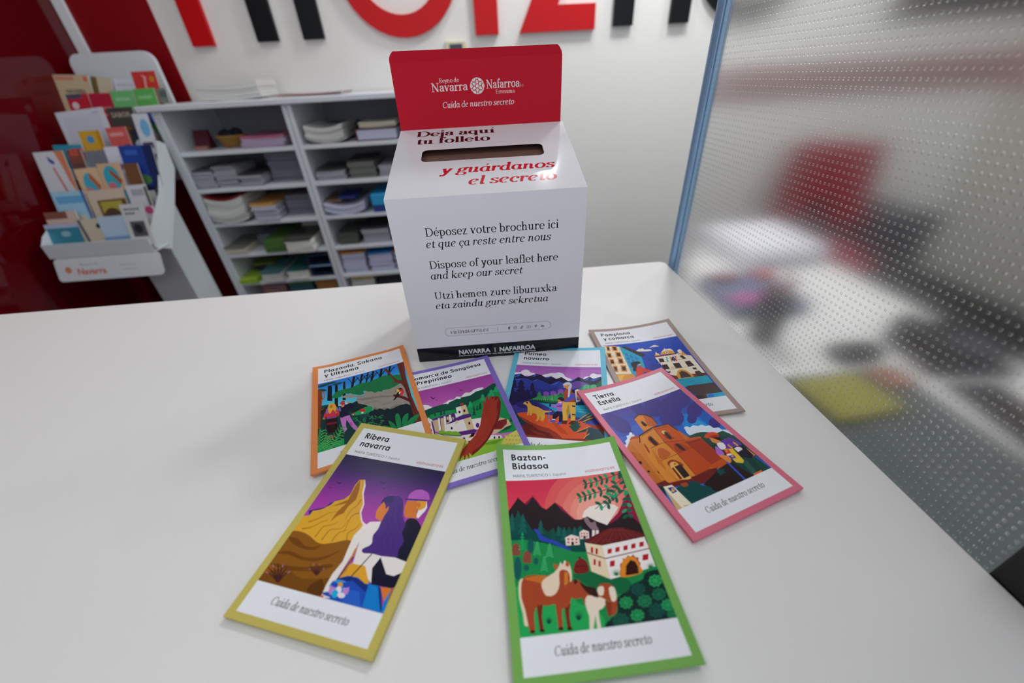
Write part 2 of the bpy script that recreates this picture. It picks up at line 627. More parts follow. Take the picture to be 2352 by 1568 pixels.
        g.append(_pen([(.09, X), (.23, .235), (.38, 0)], T * 1.1, T)); g.append(_pen([(.07, 0), (.23, .235), (.38, X)], h, h))
        for q in ((.0, .18, X - h / 2), (.29, .46, X - h / 2), (0, .17, h / 2), (.28, .48, h / 2)): bar(*q)
        w = .48
    elif ch == 'y':
        g.append(_pen([(.08, X), (.15, .24), (.225, .03)], T * 1.05, T)); curve([(.39, X), (.29, .2), (.2, -.08), (.13, -.18), (.05, -.17)], 1.1, 1.1)
        g.append(_ball(.05, -.16, T * .5)); bar(.0, .18, X - h / 2); bar(.31, .46, X - h / 2); w = .46
    elif ch == 'z':
        g.append(_pen([(.32, X), (.2, .24), (.07, 0)], T, T * .8)); bar(.06, .37, X - h / 2, h * 1.2); bar(.05, .38, h / 2, h * 1.2)
        bar(.045, .075, X - .06, .12); bar(.36, .39, .06, .12); w = .43
    elif ch == 'D':
        sq(.14, 0, CP); bar(.02, .3, h / 2); bar(.02, .3, CP - h / 2); arc(.28, .35, .33, .335, 90, -90); w = .68
    elif ch == 'U':
        sq(.16, .2, CP); bar(.03, .3, CP - h / 2); bar(.46, .68, CP - h / 2)
        g.append(_pen([(.57, CP), (.57, .2)], h * 1.2, h)); curve([(.16, .25), (.18, .08), (.34, h / 2), (.52, .08), (.57, .25)], 1, .6); w = .7
    elif ch == 'N':
        g.append(_pen([(.14, 0), (.14, CP)], h * 1.2, h)); g.append(_pen([(.13, CP), (.6, .0)], T * 1.15, T)); g.append(_pen([(.6, 0), (.6, CP)], h * 1.2, h))
        bar(.03, .25, h / 2); bar(.02, .16, CP - h / 2); bar(.5, .71, CP - h / 2); w = .74
    elif ch == 'R':
        sq(.14, 0, CP); bar(.02, .27, h / 2); bar(.02, .3, CP - h / 2); arc(.29, .535, .18, .15, 90, -90); bar(.14, .3, .38)
        g.append(_pen([(.3, .38), (.42, .15), (.52, .01)], T, T)); bar(.46, .6, h / 2); w = .62
    elif ch == 'E':
        sq(.14, 0, CP); bar(.02, .5, h / 2); bar(.02, .48, CP - h / 2); bar(.14, .36, .36); bar(.47, .5, .08, .16); bar(.45, .48, CP - .08, .16); bar(.34, .37, .36, .16); w = .56
    elif ch == 'C':
        arc(.36, .35, .29, .335, 42, 318); g.append([(.56, .48), (.59, .48), (.59, CP), (.565, CP)]); w = .66
    elif ch == '.':
        g.append(_ball(.1, .05, T * .62)); w = .22
    elif ch == '-':
        bar(.05, .28, .23, h * 1.5); w = .33
    elif ch == ' ':
        w = .23
    return g, w

def serif(text, x0, y, x1=None, size=1.0, T=.088, h=.032, it=False, track=0.0):
    polys, x = [], 0.0
    for ch in text:
        g, w = glyph(ch, T, h, it)
        for q in g:
            polys.append([(x + (px + .2 * py if it else px), py) for px, py in q])
        x += w + track
    return place(polys, x0, y, x1, size)

def ink(col, polys):
    return [(col, p) for p in polys]

# round, even-stroked sans for the leaflet headings
def geo_glyph(ch, T):
    g = []
    h = T / 2
    X, A, C, D = .5, .72, .70, -.2
    def ln(*p):
        g.append(_pen(list(p), T, T))
    def cv(p, n=5):
        g.append(_pen(_spl(p, n), T, T))
    def arc(cx, cy, rx, ry, a0, a1, n=14):
        g.append(_pen(_arc(cx, cy, rx - h, ry - h, a0, a1, n), T, T))
    def o(cx, cy, rx, ry):
        arc(cx, cy, rx, ry, -1, 181)
        arc(cx, cy, rx, ry, 179, 361)
    def v(x, y0, y1):
        g.append([(x - h, y0), (x + h, y0), (x + h, y1), (x - h, y1)])
    def b(x0, x1, y):
        g.append([(x0, y - h), (x1, y - h), (x1, y + h), (x0, y + h)])
    if ch in 'üíÍñá':
        base = {'ü': 'u', 'í': 'ı', 'Í': 'I', 'ñ': 'n', 'á': 'a'}[ch]
        q, w = geo_glyph(base, T)
        g += q
        m = w / 2
        if ch == 'ü':
            g.append(_ball(m - .1, .64, T * .56)); g.append(_ball(m + .1, .64, T * .56))
        elif ch == 'ñ':
            g.append(_pen(_spl([(m - .13, .6), (m - .06, .65), (m + .05, .6), (m + .13, .65)]), T * .7, T * .7))
        else:
            y = .58 if ch != 'Í' else .76
            g.append([(m - .03, y), (m + .03, y), (m + .12, y + .13), (m + .02, y + .13)])
        return g, w
    w = .5
    if ch == 'a':
        o(.27, .25, .24, .26); v(.49 - h + .02, 0, X); w = .58
    elif ch == 'b':
        o(.31, .25, .24, .26); v(.07 + h, 0, A); w = .58
    elif ch == 'c':
        arc(.27, .25, .24, .26, 48, 312); w = .47
    elif ch == 'd':
        o(.27, .25, .24, .26); v(.51 - h, 0, A); w = .58
    elif ch == 'e':
        b(.07, .47, .25); arc(.27, .25, .24, .26, 0, 315); w = .54
    elif ch == 'g':
        o(.27, .25, .24, .26); v(.51 - h, 0, X); cv([(.51 - h, .04), (.49 - h, -.1), (.38, -.18 + h), (.26, -.2 + h), (.1, -.14 + h)]); w = .58
    elif ch in 'iı':
        v(.12, 0, X); w = .24
        if ch == 'i':
            g.append(_ball(.12, .65, T * .6))
    elif ch == 'k':
        v(.07 + h, 0, A); ln((.1, .18), (.27, .33), (.43, .49)); ln((.2, .27), (.33, .13), (.45, .01)); w = .5
    elif ch == 'l':
        v(.12, 0, A); w = .24
    elif ch == 'm':
        v(.07 + h, 0, X)
        for x in (.07 + h, .30 + h):
            cv([(x, .28), (x + .04, .41), (x + .115, X + .01 - h), (x + .19, .41), (x + .23, .28)]); v(x + .23, 0, .3)
        w = .72
    elif ch == 'n':
        v(.07 + h, 0, X); x = .07 + h
        cv([(x, .26), (x + .05, .41), (x + .15, X + .01 - h), (x + .25, .41), (x + .29, .27)]); v(x + .29, 0, .29); w = .54
    elif ch == 'o':
        o(.28, .25, .25, .26); w = .56
    elif ch == 'p':
        o(.31, .25, .24, .26); v(.07 + h, D, X); w = .58
    elif ch == 'q':
        o(.27, .25, .24, .26); v(.51 - h, D, X); w = .58
    elif ch == 'r':
        v(.07 + h, 0, X); cv([(.07 + h, .26), (.15, .4), (.24, X - h), (.33, X - h)]); w = .36
    elif ch == 's':
        cv([(.36, .38), (.3, .47 - h * .6), (.2, X + .01 - h), (.09, .43), (.08 + h * .3, .34), (.2, .265), (.32, .21), (.36 - h * .2, .12), (.29, .03 + h * .4), (.19, -.01 + h), (.05, .1)]); w = .43
    elif ch == 't':
        v(.16, .1, .64); b(.03, .33, X - h); cv([(.16, .14), (.18, .04 + h * .5), (.25, h), (.33, h)]); w = .36
    elif ch == 'u':
        x = .07 + h
        v(x, .2, X); v(x + .29, 0, X); cv([(x, .24), (x + .04, .09), (x + .14, -.01 + h), (x + .24, .09), (x + .29, .24)]); w = .54
    elif ch == 'v':
        ln((.06, X), (.15, .25), (.24, .01)); ln((.24, .01), (.33, .25), (.42, X)); w = .48
    elif ch == 'y':
        ln((.06, X), (.15, .26), (.25, .03)); ln((.43, X), (.3, .16), (.16, -.19)); w = .49
    elif ch == 'z':
        b(.05, .42, X - h); b(.05, .42, h); ln((.37, X - h), (.24, .25), (.1, h)); w = .46
    elif ch == 'A':
        ln((.06, 0), (.2, .35), (.34, C)); ln((.34, C), (.48, .35), (.62, 0)); b(.17, .51, .2); w = .68
    elif ch == 'B':
        v(.08 + h, 0, C); arc(.3, .52, .19, .18, 90, -90); arc(.31, .19, .22, .19, 90, -90)
        for y in (h, .36, C - h):
            b(.1, .31, y)
        w = .59
    elif ch == 'C':
        arc(.37, .35, .33, .36, 45, 315); w = .68
    elif ch == 'E':
        v(.08 + h, 0, C)
        for y, x in ((h, .46), (.36, .43), (C - h, .46)):
            b(.1, x, y)
        w = .51
    elif ch == 'I':
        v(.13, 0, C); w = .26
    elif ch == 'M':
        v(.08 + h, 0, C); v(.72 - h, 0, C); ln((.1, C), (.25, .42), (.4, .15)); ln((.4, .15), (.55, .42), (.7, C)); w = .8
    elif ch == 'O':
        o(.38, .35, .34, .36); w = .76
    elif ch in 'PR':
        v(.08 + h, 0, C); arc(.31, .49, .21, .21, 90, -90); b(.1, .32, C - h); b(.1, .32, .28 + h); w = .56
        if ch == 'R':
            ln((.28, .3), (.39, .15), (.49, .0)); w = .57
    elif ch == 'S':
        cv([(.45, .55), (.37, .67 - h * .6), (.25, C + .01 - h), (.12, .62), (.09 + h * .3, .51), (.2, .4), (.38, .31), (.45 - h * .2, .19), (.37, .05), (.24, -.01 + h), (.05, .14)]); w = .53
    elif ch == 'T':
        v(.28, 0, C); b(.03, .53, C - h); w = .56
    elif ch == 'U':
        x = .08 + h
        v(x, .24, C); v(.58 - h, .24, C); cv([(x, .28), (x + .05, .1), (.33, -.01 + h), (.58 - h - .05, .1), (.58 - h, .28)]); w = .66
    elif ch == ',':
        g.append([(.07, .09), (.16, .09), (.11, -.1), (.05, -.1)]); w = .22
    elif ch == '.':
        g.append(_ball(.1, .055, T * .6)); w = .2
    elif ch == '-':
        b(.04, .29, .26); w = .33
    elif ch == ' ':
        w = .22
    return g, w

def geo(text, x0, y, x1=None, size=1.0, T=.105, track=0.0):
    polys, x = [], 0.0
    for ch in text:
        q, w = geo_glyph(ch, T)
        polys += [[(x + a, b) for a, b in p] for p in q]
        x += w + track
    return place(polys, x0, y, x1, size)

# ------------------------------------------------------------------ carton for returned leaflets
BW, BH, BD, BHB = .1079, .2133, .1652, .2606
ct = empty('leaflet_return_carton', (.0059, .433, TZ), -.0226)
tag(ct, 'white card box with red header, posting slot and black base band, on the counter', 'box')
m_card = print_mat('printed_card', .09, .3)
m_cardw = mat('white_card', 'dcdbe0', .5, .35)
m_kraft = mat('brown_card_inside', '6b4c43', .7, .2)
mm = .001
K = '101012'
sh = []
def L(txt, x0, x1, y, size, it=False, T=.1, h=.042, col=K, f=serif, **kw):
    sh.extend(ink(col, f(txt, x0 * mm, y * mm, x1 * mm, size * mm, **(dict(T=T, h=h, it=it) if f is serif else kw))))
L('Déposez votre brochure ici', -70.8, 77.7, 171.2, 13.6)
L('et que ça reste entre nous', -72.2, 69.3, 158, 13.0, True)
L('Dispose of your leaflet here', -72.3, 77.8, 132.7, 13.6)
L('and keep our secret', -73.1, 36.1, 119.4, 13.0, True)
L('Utzi hemen zure liburuxka', -72.7, 77.1, 92.8, 13.6)
L('eta zaindu gure sekretua', -73.4, 66.3, 79.5, 13.0, True)
L('visitnavarra.es', -60.3, -11.2, 41.5, 8.6, True, T=.09, h=.03)
# pill outline
out = [(x * mm, y * mm) for x, y in rounded(-67.5, 69.9, 38.1, 50.3, 6.09, 8)]
inn = [(x * mm, y * mm) for x, y in rounded(-67.2, 69.6, 38.4, 50.0, 5.79, 8)]
PAPER = 'e3e2e7'
sh[0:0] = [(K, out), (PAPER, inn)]
def rect(x0, x1, y0, y1, c=K):
    sh.append((c, [(x0 * mm, y0 * mm), (x1 * mm, y0 * mm), (x1 * mm, y1 * mm), (x0 * mm, y1 * mm)]))
def disc(x, y, r, c=K, n=14):
    sh.append((c, [(a * mm, b * mm) for a, b in _arc(x, y, r, r, 0, 360 - 360 / n, n - 1)]))
def rnd(x0, x1, y0, y1, r, c=K):
    sh.append((c, [(a * mm, b * mm) for a, b in rounded(x0, x1, y0, y1, r, 4)]))
rect(.5, .75, 40, 46.9)
# network symbols
rect(15.0, 16.2, 41.6, 45.2); rect(13.9, 17.0, 43.6, 44.5); rnd(15.0, 17.2, 44.6, 45.9, .6); rect(16.2, 17.2, 44.4, 45.1, PAPER)
rnd(21.4, 25.8, 41.5, 45.9, 1.3); rnd(21.8, 25.4, 41.9, 45.5, 1.0, PAPER); disc(23.6, 43.7, 1.15); disc(23.6, 43.7, .75, PAPER); disc(24.9, 45.0, .3)
disc(31.2, 42.6, 1.3); disc(31.2, 42.6, .65, PAPER); rect(31.9, 32.6, 42.4, 46.0); rect(32.6, 34.0, 44.2, 44.8); rect(32.4, 33.2, 45.2, 46)
rnd(38.3, 43.9, 41.7, 45.7, 1.1); rnd(38.7, 43.5, 42.1, 45.3, .8, PAPER); sh.append((K, [(.0405, .0430), (.0420, .0437), (.0405, .0444)]))
disc(50.5, 44.4, 1.7); disc(50.5, 44.4, 1.15, PAPER); sh.append((K, [(.0502, .0447), (.0507, .0447), (.0500, .0415), (.0495, .0415)])); disc(50.5, 44.5, .55)
rect(57.0, 57.8, 41.8, 44.4); disc(57.4, 45.3, .5); rect(58.5, 59.3, 41.8, 44.5); rect(59.2, 60.4, 43.9, 44.6); rect(60.3, 61.1, 41.8, 44.0)
# base band
rect(-110, 110, -3, 21.9, '17181c')
W_ = 'd9d9de'
L('NAVARRA', -53.4, -11.2, 8.2, 9.4, col=W_, f=sans, bold=.035)
L('NAFARROA', 1.1, 49.3, 8.2, 9.4, col=W_, f=sans, bold=.035)
for y in (8.9, 11.4, 13.9):
    sh.append((W_, [((-5 + a) * mm, (y + b) * mm) for a, b in ((-1.1, 0), (0, -1.1), (1.1, 0), (0, 1.1))]))
L('Una forma de funcionar | Our own way | Gauzak egiteko dugun modua', -53.9, 49.7, 4.6, 3.0, col=W_, f=sans, bold=.02)
base = [(-BW, 0), (BW, 0), (BW, BH), (-BW, BH)]
sh = [(c, q) for c, q in ((c, clip(list(p), -BW, 0, BW, BH)) for c, p in sh) if q]
sheet('front_panel', base, sh, PAPER, lambda x, y: (x, 0, y), m_card, ct)
# sloping top panel with posting slot (s runs from the back edge to the front edge)
SL = math.hypot(BD, BHB - BH)
def top_pt(x, y):
    s = -y / SL
    bow = .0009 * math.sin(math.pi * s)
    return (x, BD * (1 - s), BHB - (BHB - BH) * s + bow)
sh = []
L('Deja aquí', -85.2, 16.1, -23.8, 23.5, T=.15, h=.05, col='3a0c18')
L('tu folleto', -82.7, 9.4, -46.3, 23.5, T=.15, h=.05, col='3a0c18')
R_ = 'c4202f'
L('y guárdanos', -51.6, 80.9, -125.5, 24.5, True, T=.14, h=.048, col=R_)
L('el secreto', -18.9, 79.0, -152.2, 24.5, True, T=.14, h=.048, col=R_)
sh.append(('HOLE', [(x * mm, y * mm) for x, y in rounded(-74.5, 72, -95, -64.5, 7, 6)]))
v, f, c = overlay([(-BW, -SL), (BW, -SL), (BW, 0), (-BW, 0)], sh, grid_lines(-BW, BW, -SL, 0, 2, 10))
keep = [i for i in range(len(f)) if c[i] != 'HOLE']
meshobj('top_panel', [top_pt(x, y) for x, y in v], [f[i] for i in keep], m_card, ct, False, [c[i] or 'd9d8dd' for i in keep])
# brown card just below the slot
meshobj('inner_flap', [(-.09, BD * .72, BHB - .0135 - .006), (.09, BD * .72, BHB - .0135 - .006), (.09, BD * .3, BHB - .033 - .006), (-.09, BD * .3, BHB - .033 - .006)], [(0, 1, 2, 3)], m_kraft, ct)
# side, back and bottom card
bm = bmesh.new()
side = [(.0006, .0), (.0006, BH - .0006), (BD - .002, BHB - .0012), (BD - .002, 0)]
add_prism(bm, side, 'x', -BW, -BW + .0012)
add_prism(bm, side, 'x', BW - .0012, BW)
add_box(bm, -BW, BW, BD - .003, BD - .002, 0, BHB - .002)
add_box(bm, -BW + .001, BW - .001, .001, BD - .003, .0004, .0016)
bmobj('carton_body', bm, m_cardw, ct)
bm = bmesh.new()
add_prism(bm, [(.03, .03), (.03, BH - .02), (.06, BH - .002), (.12, BHB - .034), (.14, BHB - .05), (.14, .03)], 'x', -BW - .0009, -BW - .0001)
bmobj('tuck_flap', bm, m_cardw, ct)
# red header board
RED = 'c80c28'
sh = []
W_ = 'ece2e2'
L('Navarra', -60.1, -14.1, 301.7, 13.2, T=.11, h=.04, col=W_)
L('Reyno de', -49.4, -24.4, 310.9, 6.7, T=.085, h=.035, col=W_)
L('Nafarroa', 9.4, 52.1, 302.2, 13.2, T=.11, h=.04, col=W_)
L('ko', 52.3, 57.1, 302.1, 6.0, T=.07, h=.035, col='dc9aa2')
L('Erresuma', 21.1, 45.3, 296.2, 6.2, T=.08, h=.035, col=W_)
L('Cuida de nuestro secreto', -48.4, 44.1, 283.5, 9.6, True, T=.10, h=.04, col=W_)
fx, fy, fr = -2.0, 305.6, 9.0
disc(fx, fy, fr, W_, 32)
def rg(x, y, R, r):
    for q in ring(x, y, R, r, 0, 360, 22):
        q = [(a, b) for a, b in q]
        if all(math.hypot(a - fx, b - fy) < fr + 1.2 for a, b in q):
            sh.append((RED, [(a * mm, b * mm) for a, b in q]))
for k in range(6):
    a = math.radians(60 * k + 30)
    disc(fx + 9.9 * math.cos(a), fy + 9.9 * math.sin(a), 1.1, RED, 8)
    a = math.radians(60 * k)
    rg(fx + 7.6 * math.cos(a), fy + 7.6 * math.sin(a), 3.0, 2.45)
for k in range(6):
    a = math.radians(60 * k + 30)
    rg(fx + 4.5 * math.cos(a), fy + 4.5 * math.sin(a), 2.75, 2.15)
rg(fx, fy, 2.75, 2.1)
hdr = [(x * mm, y * mm) for x, y in ([(-107.6, 250), (-106.6, 336)] + [(-105.9, 339), (-104, 342), (-100.5, 345.2), (99.5, 343.6), (102.5, 341), (105, 337), (106, 332.5)] + [(105.2, 250)])]
def hp(x, y):
    # the printed board is creased 9 mm below its top edge
    return (x, BD - .0005 - (max(0, y - .334) * .2), y)
sheet('header_board', hdr, sh, RED, hp, print_mat('printed_header_card', .3, .12), ct, [((-.12, .334), (.12, .334))])
bm = bmesh.new()
add_prism(bm, [(x * .996, y) for x, y in hdr], 'y', BD + .0004, BD + .0016)
bmobj('header_backing', bm, m_cardw, ct)

